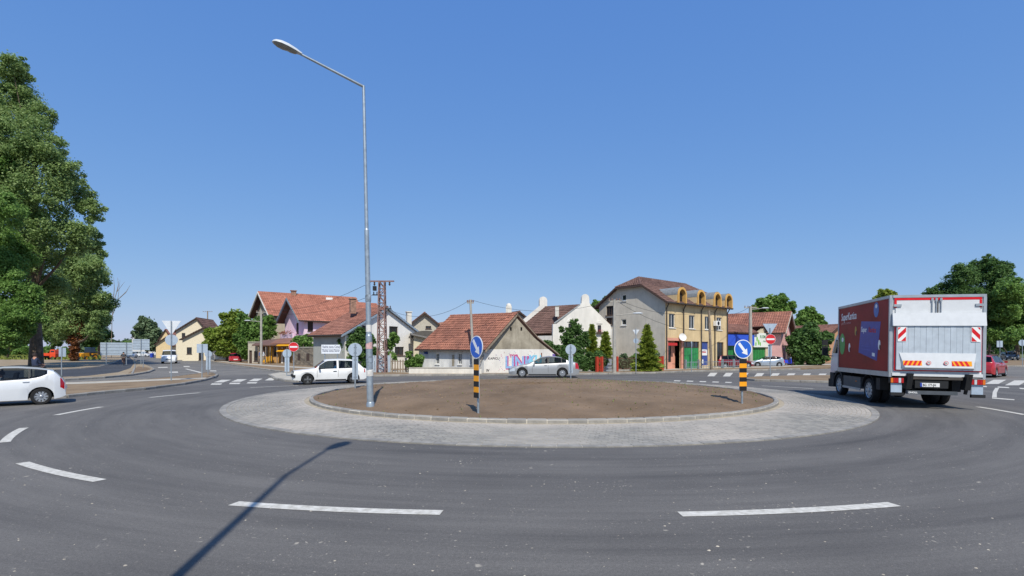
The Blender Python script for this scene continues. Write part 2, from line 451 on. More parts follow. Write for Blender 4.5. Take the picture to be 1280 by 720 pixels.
# ---- paved apron: edge stones, small blocks on sand
apron = struct(ring_sheet(R_KERB - 0.1, R_APRON, 0.080, z1=0.017).build('paved_apron', mat('joint_sand', '#a89d88', 0.95, var=0.15, scale=3), recalc=False))
def apron_z(r): return 0.085 + (0.022 - 0.085) * (r - R_KERB) / (R_APRON - R_KERB)
m_block = bpy.data.materials.new('paving_block'); m_block.use_nodes = True
def _pave():
    nt = m_block.node_tree; N = nt.nodes; L = nt.links; b = N['Principled BSDF']; b.inputs['Roughness'].default_value = 0.9
    ge = N.new('ShaderNodeNewGeometry')
    at = N.new('ShaderNodeAttribute'); at.attribute_name = 'tone'
    nz = N.new('ShaderNodeTexNoise'); nz.inputs['Scale'].default_value = 0.3; nz.inputs['Detail'].default_value = 5; L.new(ge.outputs['Position'], nz.inputs['Vector'])
    n2 = N.new('ShaderNodeTexNoise'); n2.inputs['Scale'].default_value = 30; n2.inputs['Detail'].default_value = 4; L.new(ge.outputs['Position'], n2.inputs['Vector'])
    r1 = N.new('ShaderNodeValToRGB'); r1.color_ramp.elements[0].color = (*lin('#84817a'), 1); r1.color_ramp.elements[1].color = (*lin('#979389'), 1)
    L.new(at.outputs['Fac'], r1.inputs[0])
    # dry sand swept over the blocks in drifts
    mr = N.new('ShaderNodeMapRange'); mr.inputs['From Min'].default_value = 0.45; mr.inputs['From Max'].default_value = 0.66; L.new(nz.outputs['Fac'], mr.inputs['Value'])
    mm = N.new('ShaderNodeMath'); mm.operation = 'MULTIPLY'; mm.inputs[1].default_value = 0.75; L.new(mr.outputs[0], mm.inputs[0])
    # and gathered along the kerb
    sb = N.new('ShaderNodeVectorMath'); sb.operation = 'SUBTRACT'; L.new(ge.outputs['Position'], sb.inputs[0]); sb.inputs[1].default_value = (CEN[0], CEN[1], 0)
    le = N.new('ShaderNodeVectorMath'); le.operation = 'LENGTH'; L.new(sb.outputs[0], le.inputs[0])
    n3 = N.new('ShaderNodeTexNoise'); n3.inputs['Scale'].default_value = 1.3; n3.inputs['Detail'].default_value = 5; L.new(ge.outputs['Position'], n3.inputs['Vector'])
    ad = N.new('ShaderNodeMath'); ad.operation = 'MULTIPLY_ADD'; L.new(n3.outputs['Fac'], ad.inputs[0]); ad.inputs[1].default_value = -1.6; L.new(le.outputs['Value'], ad.inputs[2])
    kr = N.new('ShaderNodeMapRange'); kr.inputs['From Min'].default_value = R_KERB - .75; kr.inputs['From Max'].default_value = R_KERB + .35; kr.inputs['To Min'].default_value = .8; kr.inputs['To Max'].default_value = 0; L.new(ad.outputs[0], kr.inputs['Value'])
    mxx = N.new('ShaderNodeMath'); mxx.operation = 'MAXIMUM'; L.new(mm.outputs[0], mxx.inputs[0]); L.new(kr.outputs[0], mxx.inputs[1])
    mm = mxx
    mx = N.new('ShaderNodeMix'); mx.data_type = 'RGBA'; L.new(mm.outputs[0], mx.inputs[0]); L.new(r1.outputs[0], mx.inputs[6]); mx.inputs[7].default_value = (*lin('#b6ada0'), 1)
    m3 = N.new('ShaderNodeMapRange'); m3.inputs['To Min'].default_value = 0.86; m3.inputs['To Max'].default_value = 1.12; L.new(n2.outputs['Fac'], m3.inputs['Value'])
    sc = N.new('ShaderNodeVectorMath'); sc.operation = 'SCALE'; L.new(mx.outputs[2], sc.inputs[0]); L.new(m3.outputs[0], sc.inputs['Scale'])
    L.new(sc.outputs[0], b.inputs['Base Color'])
_pave()
rnd = random.Random(3)
b = MB()
rows = 20
r_in, r_ou = R_KERB + 0.16, R_APRON - 0.2
for k in range(rows):
    r0 = r_in + (r_ou - r_in) * k / rows + 0.004; r1 = r_in + (r_ou - r_in) * (k + 1) / rows - 0.004
    n = int(2 * math.pi * r0 / 0.21)
    off = 0.5 * (k % 2)
    for i in range(n):
        a0 = 2 * math.pi * (i + off) / n + 0.0004; a1 = 2 * math.pi * (i + 1 + off) / n - 0.0004
        z = rnd.uniform(-0.0015, 0.002)
        pts = []
        for r, a in ((r0, a0), (r0, a1), (r1, a1), (r1, a0)):
            pts.append((CEN[0] + r * math.cos(a), CEN[1] + r * math.sin(a), apron_z(r) + z))
        low = [(p[0], p[1], p[2] - 0.03) for p in pts]
        b.add(pts + low, [(3, 2, 1, 0), (0, 1, 5, 4), (2, 3, 7, 6)], tone=rnd.random())
tag(b.build('paving_blocks', m_block, apron, recalc=False), kind='stuff')
# flush edge stones round the apron (each its own piece) and raised kerb stones round the soil
def stone_mesh(name, r0, r1, a, z0, zin, zout, m, gap, bev=0.0):
    """an arc-shaped stone centred on angle 0 of the ring, in ring-centre coordinates"""
    h = a / 2 - gap / r0 / 2
    q = []
    if bev:
        sec = [(r0, z0), (r1, z0), (r1, zout - bev), (r1 - bev, zout), (r0 + bev, zin), (r0, zin - bev)]
    else:
        sec = [(r0, z0), (r1, z0), (r1, zout), (r0, zin)]
    rings = [[(r * math.cos(t), r * math.sin(t), z) for r, z in sec] for t in (-h, 0, h)]
    return MB().loft(rings).mesh(name, m)
def stone_ring(name, parent, n, me, jit=0.004):
    for i in range(n):
        o = bpy.data.objects.new(name, me[i % len(me)])
        COL.objects.link(o); o.parent = parent
        o.location = (CEN[0], CEN[1], rnd.uniform(-jit, jit)); o.rotation_euler.z = 2 * math.pi * i / n
tones = [mat('kerb_stone_%d' % i, c, 0.88, var=0.14, scale=4, bump=0.3) for i, c in enumerate(('#8f8c85', '#88857f', '#96928a'))]
ne = 148
stone_ring('edge_stone', apron, ne, [stone_mesh('edge_stone', R_APRON - 0.19, R_APRON, 2 * math.pi / ne, -0.05, 0.03, 0.024, m, 0.014) for m in tones])
island = thing('traffic_island', 'round bare soil island in the middle of the roundabout', 'traffic island', (CEN[0], CEN[1], 0))
island['kind'] = 'structure'; del island['category']; del island['label']
nk = 112
kerb_me = [stone_mesh('kerb_stone', R_KERB - 0.15, R_KERB, 2 * math.pi / nk, -0.05, 0.182, 0.168, m, 0.03, 0.02) for m in tones]
for i in range(nk):
    o = bpy.data.objects.new('kerb_stone', kerb_me[rnd.randrange(3)]); COL.objects.link(o); o.parent = island
    o.location = (0, 0, rnd.uniform(-0.005, 0.005)); o.rotation_euler.z = 2 * math.pi * i / nk
M_mortar = mat('pale_mortar', '#b9b3a6', .95, var=.12, scale=6)
def mortar_ring(name, parent, r0, r1, z, off):
    b = MB(); n_ = 240
    rings = [[(off[0] + r * math.cos(2 * math.pi * i / n_), off[1] + r * math.sin(2 * math.pi * i / n_), zz) for r, zz in ((r0, -.02), (r1, -.02), (r1, z - .012), (r1 - .015, z), (r0, z))] for i in range(n_)]
    rings.append(rings[0])
    b.loft(rings, caps=False); b.build(name, M_mortar, parent)
mortar_ring('mortar', island, R_KERB - .14, R_KERB - .006, .166, (0, 0))
mortar_ring('mortar', apron, R_APRON - .185, R_APRON - .006, .021, CEN)
def mound_z(x, y):
    r = math.hypot(x - CEN[0], y - CEN[1])
    t = min(1, max(0, (R_KERB - 0.1 - r) / (R_KERB - 0.1)))
    z = 0.13 + 0.37 * (1 - (1 - t) ** 2)
    z += 0.035 * math.sin(x * 0.9 + 1.3) * math.sin(y * 1.1) + 0.02 * math.sin(2.3 * x + y * 1.7)
    return z
nr, nsg = 60, 200
vv, ff = [], []
rr2 = random.Random(11)
for k in range(nr + 1):
    r = (R_KERB - 0.12) * k / nr
    for i in range(nsg):
        a = 2 * math.pi * i / nsg
        x, y = CEN[0] + r * math.cos(a), CEN[1] + r * math.sin(a)
        vv.append((x - CEN[0], y - CEN[1], mound_z(x, y) + rr2.gauss(0, 0.011) * (k < nr)))
for k in range(nr):
    for i in range(nsg):
        ff.append((k * nsg + i, (k + 1) * nsg + i, (k + 1) * nsg + (i + 1) % nsg, k * nsg + (i + 1) % nsg))
MB().add(vv, ff).build('soil', M_soil, island, smooth=180, recalc=False)
# clods of soil and a few weeds
def clods(n, place, s0, s1, flat, seed):
    q = random.Random(seed); b = MB()
    for _ in range(n):
        x, y, z = place(q); s = q.uniform(s0, s1) * (0.5 + q.random() ** 3 * 1.5)
        pts = [(x + s * q.uniform(.6, 1.2), y, z), (x, y + s * q.uniform(.6, 1.2), z), (x - s * q.uniform(.6, 1.2), y, z), (x, y - s * q.uniform(.6, 1.2), z), (x + q.uniform(-.3, .3) * s, y + q.uniform(-.3, .3) * s, z + s * flat)]
        b.add(pts, [(0, 1, 4), (1, 2, 4), (2, 3, 4), (3, 0, 4)], tone=q.random())
    return b
def in_mound(q):
    r = (R_KERB - 0.2) * math.sqrt(q.random()); a = q.random() * 6.283
    x, y = CEN[0] + r * math.cos(a), CEN[1] + r * math.sin(a)
    return x - CEN[0], y - CEN[1], mound_z(x, y) - 0.005
tag(clods(10000, in_mound, 0.01, 0.026, 0.7, 5).build('soil_clods', M_clod, island, recalc=False), kind='stuff')
def weeds(n, place, hgt, seed):
    q = random.Random(seed); b = MB()
    for _ in range(n):
        x, y, z = place(q)
        for _ in range(6):
            a = q.random() * 6.283; h = hgt * q.uniform(.5, 1.2); w = h * 0.18
            dx, dy = math.cos(a), math.sin(a)
            t = (x + dx * h * .6, y + dy * h * .6, z + h)
            b.add([(x - dy * w, y + dx * w, z), (x + dy * w, y - dx * w, z), t], [(0, 1, 2)], tone=q.random())
    return b
M_weed = leafmat('weed', '#66783a', '#9aab5c', 0.3)
def weed_place(q):
    for _ in range(50):
        x, y, z = in_mound(q)
        if x > 1.0 and y > -3 or q.random() < .12: return x, y, z
    return x, y, z
tag(weeds(420, weed_place, 0.06, 8).build('weeds', M_weed, island, recalc=False), kind='stuff')
def on_road(q):
    y = 3.6 + 9 * q.random() ** 1.7
    return (q.uniform(-1.05, 1.05) * y, y, 0.0)
def on_road2(q):
    while True:
        x, y, z = on_road(q)
        if math.hypot(x - CEN[0], y - CEN[1]) > R_APRON + .3: return x, y, z
o = clods(900, on_road2, 0.004, 0.011, 0.4, 21).build('dirt_crumbs', mat('dry_mud', '#b3aa99', 0.95, var=0.1, tone=0.25), recalc=False)
tag(o, 'pale crumbs of dried mud scattered over the near asphalt', 'dirt', kind='stuff')

# ---- verges: raised slabs with kerb stones
def slab(name, pts, m, z=0.11, z0=-0.02):
    return struct(MB().prism(pts, z0, z).build(name, m))
def kerb_run(parent, pts, z=0.125, w=0.14, L0=1.0, far=60.0):
    """kerb stones laid one by one along a polyline of ground points"""
    me = None; d = [Vector(p) for p in pts]
    for i in range(len(d) - 1):
        a, c = d[i], d[i + 1]
        ln = (c - a).length; n = max(1, round(ln / L0)); u = (c - a) / n; an = math.atan2(u.y, u.x)
        st = u.length - 0.02
        for k in range(n):
            mid = a + u * (k + .5)
            b = MB(); zz = z + rnd.uniform(-.006, .006)
            b.loft([[(x, -w / 2, -0.05), (x, w / 2, -0.05), (x, w / 2, zz), (x, -w / 2 + .03, zz), (x, -w / 2, zz - .03)] for x in (-st / 2, st / 2)])
            o = b.build('kerb_stone', tones[rnd.randrange(3)], parent, loc=(mid.x, mid.y, 0), rz=an)
def GP(l): return [G(*p) for p in l]
# left triangular verge between slip lane and ring
front1 = [(-200, 512), (0, 502), (83, 497), (130, 492), (180, 487.5), (230, 481), (256, 476), (269, 472), (272, 469.5), (268, 468)]
back1 = [(258, 467), (240, 469.5), (215, 473), (180, 476.3), (100, 479.8), (0, 481), (-200, 486)]
v1 = slab('left_verge', GP(front1 + back1), M_soil_v)
kerb_run(v1, GP(front1[1:]))
kerb_run(v1, GP(back1[:5]))
strip = [(-100, 482.6), (0, 481.8), (100, 480.3), (180, 477), (258, 474.2), (258, 475.4), (180, 479), (100, 482.6), (0, 484.6), (-100, 486)]
o = MB().prism(GP(strip), 0.06, 0.118).build('concrete_strip', M_pave, v1)
# verge with the cycle path
front2 = [(-500, 486), (-100, 480.5), (0, 478.3), (80, 475.8), (130, 472.8), (165, 469.5), (185, 466), (193, 462.8), (188, 459.5)]
left2 = [(180, 456), (172, 452), (165, 448), (158, 443.8), (154, 441.5)]
v2 = slab('path_verge', GP(front2 + left2) + [G(40, 441.5), (-330, 300), (-330, 20)], M_dry)
kerb_run(v2, GP(front2[2:]))
path = [(-200, 478), (60, 474), (110, 471.7), (148, 467), (163, 461.5), (167, 456), (166, 450.5), (161, 446.5), (155.5, 446.5), (151, 450.5), (140, 455.5), (125, 459.5), (100, 462.3), (60, 464.2), (-200, 467.5)]
struct(MB().prism(GP(path), 0.05, 0.115).build('cycle_path', M_path))
kerb_run(v2, GP([(165, 469.3), (168.5, 461.5), (168.8, 456), (167.5, 450.5)]), z=0.16, L0=1.5)
kerb_run(v2, GP([(60, 463.7), (100, 461.9), (125, 459.2), (140, 455.2), (150.5, 450.2)]), z=0.16, L0=1.5)
# soil spread beside the path
struct(MB().prism(GP([(160, 468.5), (183, 464.8), (189, 462.6), (184, 460.6), (172, 459.4), (169.5, 462)]), 0.06, 0.119).build('planting_bed', M_soil))
# far pavement in front of the houses
front3 = [(205, 443.2), (232, 447.5), (262, 452.2), (300, 458), (335, 463), (360, 466.6), (385, 469.2), (420, 470.6), (460, 470.8), (520, 470), (600, 469.2), (700, 468.6), (760, 468), (820, 466.8), (855, 465.2), (880, 464.2), (920, 463.4), (960, 463), (1000, 462), (1040, 460.4), (1072, 457), (1084, 451)]
v3 = slab('far_pavement', GP(front3) + [G(1092, 443), (230, 700), (-230, 700), G(200, 441)], M_soil_v)
kerb_run(v3, GP(front3[2:19]), L0=1.2)
pv = [(262, 451.2), (300, 456), (340, 459.3), (380, 461.6), (430, 464.6), (470, 466.6), (520, 467.6), (600, 467.4), (700, 467), (760, 466.2), (820, 464.6), (860, 462.9), (900, 461.6), (960, 460.6), (1040, 457)]
pv2 = [(x, y - (1.9 if x < 450 else (3.0 if x < 850 else 1.6)) * (y - HY) / 28) for x, y in pv]
struct(MB().prism(GP(pv) + GP(pv2)[::-1], 0.06, 0.116).build('footway', M_pave))
# splitter islands of the two streets
sp1 = [(336, 469.6), (344, 474.4), (358, 477), (372, 477.6), (386, 475), (380, 471), (366, 468.4), (350, 467.2)]
s1 = slab('splitter_island', GP(sp1), M_pave, 0.12)
kerb_run(s1, GP(sp1 + sp1[:1]), L0=0.9)
sp2 = [(925, 474.6), (945, 476.4), (1000, 477.8), (1040, 478.6), (1080, 479.2), (1080, 471), (1040, 470.9), (990, 471.2), (945, 472.7)]
s2 = slab('splitter_verge', GP(sp2), M_soil_v, 0.12)
kerb_run(s2, GP(sp2 + sp2[:1]), L0=0.9)
# right verge beyond the right-hand arm
fr5 = [(1110, 458), (1150, 458.3), (1220, 458.6), (1290, 458), (1500, 458)]
v5 = slab('right_verge', GP(fr5) + GP([(1500, 450.5), (1290, 451), (1220, 451.3), (1120, 452)]), M_soil_v)
kerb_run(v5, GP(fr5[:4]), L0=1.2)
# park behind the right-hand car park
struct(MB().prism(GP([(1150, 447), (1290, 447.2), (1700, 447.5)]) + [(330, 160), (330, 330), (270, 330)], -0.02, 0.09).build('park_ground', mat('park_grass', '#6a7440', 0.95, scale=0.3, col2='#565a34', bump=0.6, bscale=4)))
# ================================================================== buildings
class Frame:
    """a wall plane: origin on the ground, horizontal direction; turns photo pixels into (along, height)"""
    def __init__(s, o, u):
        s.o = Vector((o[0], o[1])); s.u = Vector(u).normalized()
        s.n = Vector((s.u.y, -s.u.x))            # outward (towards the camera side)
    def sz(s, px, py):
        k = (px - CX) / F
        t = (k * s.o.y - s.o.x) / (s.u.x - k * s.u.y)
        y = s.o.y + t * s.u.y
        return t, H + (HY - py) / F * y
    def rect(s, x0, y0, x1, y1):
        a, z1 = s.sz(x0, y0); b, z0 = s.sz(x1, y1)
        za = s.sz(x0, y1)[1]; zb = s.sz(x1, y0)[1]
        return (a, (z0 + za) / 2, b, (z1 + zb) / 2)
    def p(s, t, z, d=0.0):                       # d: outwards
        q = s.o + s.u * t + s.n * d
        return Vector((q.x, q.y, z))
def wall(parent, name, fr, poly, holes, m, thick=0.22, sides=False):
    """a wall panel with real openings (reveals included)"""
    loops = [[Vector((a, z, 0)) for a, z in poly]]
    for a0, z0, a1, z1 in holes:
        loops.append([Vector(q) for q in ((a0, z0, 0), (a0, z1, 0), (a1, z1, 0), (a1, z0, 0))])
    flat = [p for l in loops for p in l]
    tris = tessellate_polygon(loops)
    b = MB(); n = len(flat)
    vv = [fr.p(p.x, p.y, 0) for p in flat] + [fr.p(p.x, p.y, -thick) for p in flat]
    ff = [tuple(t) for t in tris] + [(t[0] + n, t[2] + n, t[1] + n) for t in tris]
    k = 0
    for li, l in enumerate(loops):
        c = len(l)
        if li or sides: ff += [(k + i, k + (i + 1) % c, k + (i + 1) % c + n, k + i + n) for i in range(c)]
        k += c
    b.add(vv, ff)
    return b.build(name, m, parent, world=True)
def plate(fr, a0, z0, a1, z1, d0, d1, b=None):
    b = b or MB()
    q = [fr.p(a, z, d) for z in (z0, z1) for a, d in ((a0, d0), (a1, d0), (a1, d1), (a0, d1))]
    return b.hexa(q)
def window(parent, fr, r, fm, gm=None, mull=1, depth=0.1, bar=0.06, sill=True, name='window', rail=0):
    a0, z0, a1, z1 = r
    b = MB(); d0, d1 = -depth - .05, -depth + .02
    for q in ((a0, z0, a0 + bar, z1), (a1 - bar, z0, a1, z1), (a0 + bar, z0, a1 - bar, z0 + bar), (a0 + bar, z1 - bar, a1 - bar, z1)):
        plate(fr, *q, d0, d1, b)
    for i in range(mull):
        c = a0 + (a1 - a0) * (i + 1) / (mull + 1)
        plate(fr, c - bar * .4, z0 + bar, c + bar * .4, z1 - bar, d0 + .004, d1 - .004, b)
    w = b.build(name, fm, parent, world=True)
    xs = [a0 + bar] + [a0 + (a1 - a0) * (i + 1) / (mull + 1) for i in range(mull)] + [a1 - bar]
    for i in range(len(xs) - 1):
        plate(fr, xs[i] + .012, z0 + bar, xs[i + 1] - .012, z1 - bar, d0 + .02, d0 + .035).build('pane', gm or M_win, w, world=True)
    if sill:
        plate(fr, a0 - .06, z0 - .07, a1 + .06, z0 - .005, -.02, .07).build('sill', fm, w, world=True)
    return w
def roof_slab(parent, pts, m, thick=0.12, name='roof'):
    """pts: eave-left, eave-right, ridge-right, ridge-left (3D)"""
    p = [Vector(q) for q in pts]
    nrm = (p[1] - p[0]).cross(p[-1] - p[0]).normalized()
    if nrm.z < 0: nrm = -nrm
    return MB().extrude([q - nrm * thick for q in p], nrm * thick).build(name, m, parent, world=True)
def tiles(parent, pts, m, row=0.34, colw=0.24, lift=0.015, seed=0, name='roof_tiles'):
    """overlapping rounded tiles laid in rows over a roof face (eaveL, eaveR, ridgeR, ridgeL)"""
    q = random.Random(seed); p = [Vector(x) for x in pts]
    nrm = (p[1] - p[0]).cross(p[3] - p[0]).normalized()
    if nrm.z < 0: nrm = -nrm
    sl = max((p[3] - p[0]).length, (p[2] - p[1]).length)
    n = max(2, round(sl / row)); b = MB()
    for i in range(n):
        t0, t1 = i / n, (i + 1.12) / n
        A, B = p[0].lerp(p[3], t0), p[1].lerp(p[2], t0)
        C, D = p[1].lerp(p[2], min(t1, 1)), p[0].lerp(p[3], min(t1, 1))
        c = max(1, round((B - A).length / colw))
        for k in range(c):
            s0, s1 = k / c, (k + .96) / c
            l0, r0, r1, l1 = A.lerp(B, s0), A.lerp(B, s1), D.lerp(C, s1), D.lerp(C, s0)
            up0 = nrm * (lift + 0.05 + q.uniform(-.006, .014)); up1 = nrm * (lift + 0.012)
            m0 = (l0 + r0) / 2 + up0 + nrm * 0.045; m1 = (l1 + r1) / 2 + up1 + nrm * 0.045
            b.add([l0 + up0, m0, r0 + up0, r1 + up1, m1, l1 + up1, l0, r0], [(0, 1, 4, 5), (1, 2, 3, 4), (6, 7, 2, 1, 0)], tone=min(1, max(0, q.gauss(.5, .24))))
    return tag(b.build(name, m, parent, world=True, recalc=False), kind='stuff')
M_tile_r = mat('tile_red', '#a06c59', 0.9, scale=0.6, col2='#80564a', tone=0.24, bump=0.2)
M_tile_o = mat('tile_orange', '#ab725e', 0.9, scale=0.5, col2='#955f4d', tone=0.2, bump=0.2)
M_tile_b = mat('tile_brown', '#8d6657', 0.9, scale=0.6, col2='#745146', tone=0.24, bump=0.2)
M_tile_d = mat('tile_dark_brown', '#755a51', 0.9, scale=0.6, col2='#5f4841', tone=0.24, bump=0.2)
M_under = mat('roof_underlay', '#5d4236', 0.9, var=0.15)
M_lead = mat('zinc_flashing', '#8b8f8f', 0.6, var=0.14, metal=0.2)
M_frame_b = mat('brown_frame', '#4b3a32', 0.7, var=0.1)
M_frame_w = mat('white_frame', '#dcdcd8', 0.6, var=0.05)
M_gutter = mat('gutter_metal', '#4d4742', 0.6, var=0.1, metal=0.2)

def verge_board(parent, a, b_, m, w=0.16, t=0.07, name='verge_board'):
    a, b_ = Vector(a), Vector(b_)
    d = (b_ - a).normalized(); side = Vector((0, 0, 1)).cross(d).normalized(); dn = Vector((0, 0, -w))
    p = [a - side * t, a + side * t, b_ + side * t, b_ - side * t]
    return MB().hexa([q + dn for q in p] + p).build(name, m, parent, world=True)
def ridge_caps(parent, a, b_, m, r=0.12, seed=0):
    a, b_ = Vector(a), Vector(b_); n = max(2, round((b_ - a).length / 0.4)); q = random.Random(seed); b = MB()
    d = (b_ - a) / n
    for i in range(n):
        b.tube(a + d * i, a + d * (i + 1.08), r * 1.08, r * .92, 7, tone=min(1, max(0, q.gauss(.5, .25))))
    return tag(b.build('ridge_tiles', m, parent, world=True), kind='stuff')

# ------------------------------------------------ G: three-storey house, grey gable, yellow front with arched dormers
def house_yellow():
    o = (14.0, 46.6); u = Vector((8.5, 7.0)).normalized(); v = Vector((-u.y, u.x))
    fa = Frame(o, u); ga = Frame(o, -v)            # front and gable frames (gable runs to negative t)
    ga = Frame((o[0] + v.x * 7.9, o[1] + v.y * 7.9), -v)
    D, L = 7.9, 11.2
    t = thing('apartment_house', 'three storey house with grey gable and yellow front with four arched dormers', 'house', (o[0], o[1], 0))
    M_grey = mat('grey_render', '#c6bfb1', 0.92, var=0.08, scale=0.8, bump=0.15, stain=.13)
    M_yel = mat('yellow_render', '#d7bf93', 0.92, var=0.07, scale=0.9, bump=0.15, stain=.14)
    M_pink = mat('salmon_paint', '#d79a83', 0.8, var=0.08, scale=2)
    M_green = mat('green_paint', '#2f8a4d', 0.55, var=0.14, scale=1.6)
    M_blue = mat('blue_panel', '#3a4f93', 0.5, var=0.1)
    EV, TOP, RG = 6.45, 8.0, 9.0
    # grey gable: t runs from the far corner (0) to the near corner (D)
    gp = [(0, 0), (D, 0), (D, EV), (D - 2.45, TOP), (2.45, TOP), (0, EV)]
    gh = [ga.rect(757.7, 382.5, 766.5, 394), ga.rect(757.7, 397, 766.5, 406), ga.rect(776.9, 368, 782.7, 376), ga.rect(776.5, 398.8, 782.7, 406.5)]
    wall(t, 'gable_wall', ga, gp, gh, M_grey)
    for r in gh[:2]: window(t, ga, r, M_frame_b, mull=2, bar=.05)
    for r in gh[2:]: window(t, ga, r, M_frame_w, mull=0, bar=.08)
    # yellow front
    fw = [fa.rect(*[730 + a / 4.8 if i % 2 == 0 else 330 + a / 4.8 for i, a in enumerate(q)]) for q in ((510, 325, 547, 394), (630, 330, 665, 398), (725, 335, 757, 402), (795, 340, 827, 404))]
    z0, z1 = fw[0][1], fw[0][3]
    fw = [(r[0], 3.95, r[2], 5.25) for r in fw]
    S = lambda px: fa.sz(px, 450)[0]
    gr = [(S(832.5) + .25, .05, S(853) - .15, 2.75), (S(854.6), .05, S(874.2), 2.72), (S(877.3), .35, S(885.6), 2.72), (S(896.3), .15, S(904.5), 2.7)]
    dorm = [fa.sz(px, 375)[0] for px in (846, 870, 890.4, 904.6)]
    # loggia openings under the arches
    wall(t, 'front_wall', fa, [(0, 0), (L, 0), (L, EV), (0, EV)], fw + gr, M_yel)
    for r in fw: window(t, fa, r, M_frame_w, mull=1)
    # shop portal
    r = gr[0]
    plate(fa, r[0], .05, r[2], 2.75, -.75, -.70).build('portal_back', M_pink, t, world=True)
    for a0, a1 in ((r[0] - .2, r[0]), (r[2] - .05, r[2] + .2)): plate(fa, a0, .02, a1, 3.0, -.05, .06).build('portal_pillar', M_pink, t, world=True)
    plate(fa, r[0] - .2, 2.75, r[2] + .2, 3.0, .062, .12).build('portal_lintel', M_pink, t, world=True)
    window(t, fa, (r[0] + .15, .75, r[0] + 1.35, 2.4), M_frame_b, mull=0, depth=.55, sill=False, name='shop_window')
    plate(fa, r[0], .05, r[0] + 1.5, .74, -.69, -.5).build('stall_riser', M_pink, t, world=True)
    plate(fa, r[0] + .05, 2.3, r[0] + 1.5, 2.55, -.1, .05).build('shop_sign', M_red, t, world=True)
    # green garage gate: leaves and a glazed strip above
    r = gr[1]
    c = (r[0] + r[2]) / 2
    gate = plate(fa, r[0], r[1], r[2], 2.12, -.16, -.13).build('garage_gate', M_green, t, world=True)
    nb = 6
    for i in range(nb):
        a0 = r[0] + (r[2] - r[0]) * i / nb; a1 = r[0] + (r[2] - r[0]) * (i + 1) / nb
        plate(fa, a0 + .015, r[1] + .05, a1 - .015, 2.08, -.129, -.1).build('gate_board', M_green, gate, world=True)
    window(t, fa, (r[0], 2.13, r[2], r[3]), M_frame_b, mull=3, depth=.1, sill=False, name='fanlight')
    # blue shop door and dark door
    r = gr[2]
    dr = plate(fa, *r, -.14, -.11).build('shop_door', M_blue, t, world=True)
    plate(fa, r[0] + .1, 1.35, r[2] - .1, 1.95, -.109, -.1).build('poster', M_white, dr, world=True)
    plate(fa, r[0] + .25, 1.62, r[2] - .3, 1.74, -.099, -.096).build('poster_print', M_red, dr, world=True)
    plate(fa, r[0] + .1, .55, r[0] + .45, .95, -.109, -.1).build('poster', M_white, dr, world=True)
    r = gr[3]
    window(t, fa, (r[0], r[1], r[2], r[3]), M_frame_b, mull=1, depth=.1, sill=False, name='entrance_door')
    # back and far walls
    bk = Frame(fa.p(L, 0, -D).xy, -u); fr2 = Frame(fa.p(L, 0, 0).xy, v)
    wall(t, 'back_wall', bk, [(0, 0), (L, 0), (L, EV), (0, EV)], [], M_grey)
    wall(t, 'far_gable_wall', fr2, gp, [], M_grey)
    # roof: two slopes with half hips
    oh = .45; k = (RG - EV) / (D / 2)
    ez = EV - oh * k + .06
    def rp(s, d, z): return fa.p(s, z, -d)       # d inward
    e0, e1 = rp(-.35, -oh, ez), rp(L + .35, -oh, ez)
    b0, b1 = rp(-.35, D + oh, ez), rp(L + .35, D + oh, ez)
    hd = (TOP - EV) / k
    h0a, h0b = rp(-.35, hd, TOP + .06), rp(-.35, D - hd, TOP + .06)
    h1a, h1b = rp(L + .35, hd, TOP + .06), rp(L + .35, D - hd, TOP + .06)
    r0, r1 = rp(1.35, D / 2, RG + .06), rp(L - 1.35, D / 2, RG + .06)
    roof = roof_slab(t, [e0, e1, h1a, r1, r0, h0a], M_under)
    tiles(roof, [e0, e1, h1a, h0a], M_tile_d, seed=1, row=.36)
    tiles(roof, [h0a, h1a, r1, r0], M_tile_d, seed=4, row=.36)
    rb = roof_slab(t, [b1, b0, h0b, r0, r1, h1b], M_under)
    tiles(rb, [b1, b0, h0b, h1b], M_tile_d, seed=2, row=.36)
    hp = roof_slab(t, [h0b, h0a, r0], M_under); tiles(hp, [h0b, h0a, r0 + u.to_3d() * .01, r0], M_tile_d, seed=3)
    roof_slab(t, [h1a, h1b, r1], M_under)
    ridge_caps(roof, r0, r1, M_tile_d); ridge_caps(roof, h0a, r0, M_tile_d); ridge_caps(roof, h0b, r0, M_tile_d)
    verge_board(t, e0, h0a, M_frame_b); verge_board(t, h0b, h0a, M_frame_b); verge_board(t, b0, h0b, M_frame_b)
    # gutter and downpipes
    MB().tube(e0 + Vector((0, 0, -.02)), e1 + Vector((0, 0, -.02)), .07).build('gutter', M_gutter, t, world=True)
    for s in (.1, S(855.5) - .25, S(877.2) - .2, S(895) - .35, L - .1):
        MB().path([fa.p(s, .1, .09), fa.p(s, EV - .7, .09), fa.p(s, EV - .15, .4)], .055).build('downpipe', M_gutter, t, world=True)
    # arched dormers
    rad = .72
    for s in dorm:
        zc = 7.0
        pr = []
        na = 14
        outer = [(s + rad * math.cos(math.pi * i / na), zc + rad * math.sin(math.pi * i / na)) for i in range(na + 1)]
        inner = [(s + (rad - .2) * math.cos(math.pi * i / na), zc + (rad - .2) * math.sin(math.pi * i / na)) for i in range(na + 1)]
        outer = [(s + rad, zc - .75)] + outer + [(s - rad, zc - .75)]
        inner = [(s + rad - .2, zc - .75)] + inner + [(s - rad + .2, zc - .75)]
        b = MB(); n = len(outer)
        d0, d1 = .62, -.5
        vv = [fa.p(*q, d0) for q in outer] + [fa.p(*q, d0) for q in inner] + [fa.p(*q, d1) for q in outer] + [fa.p(*q, d1) for q in inner]
        ff = []
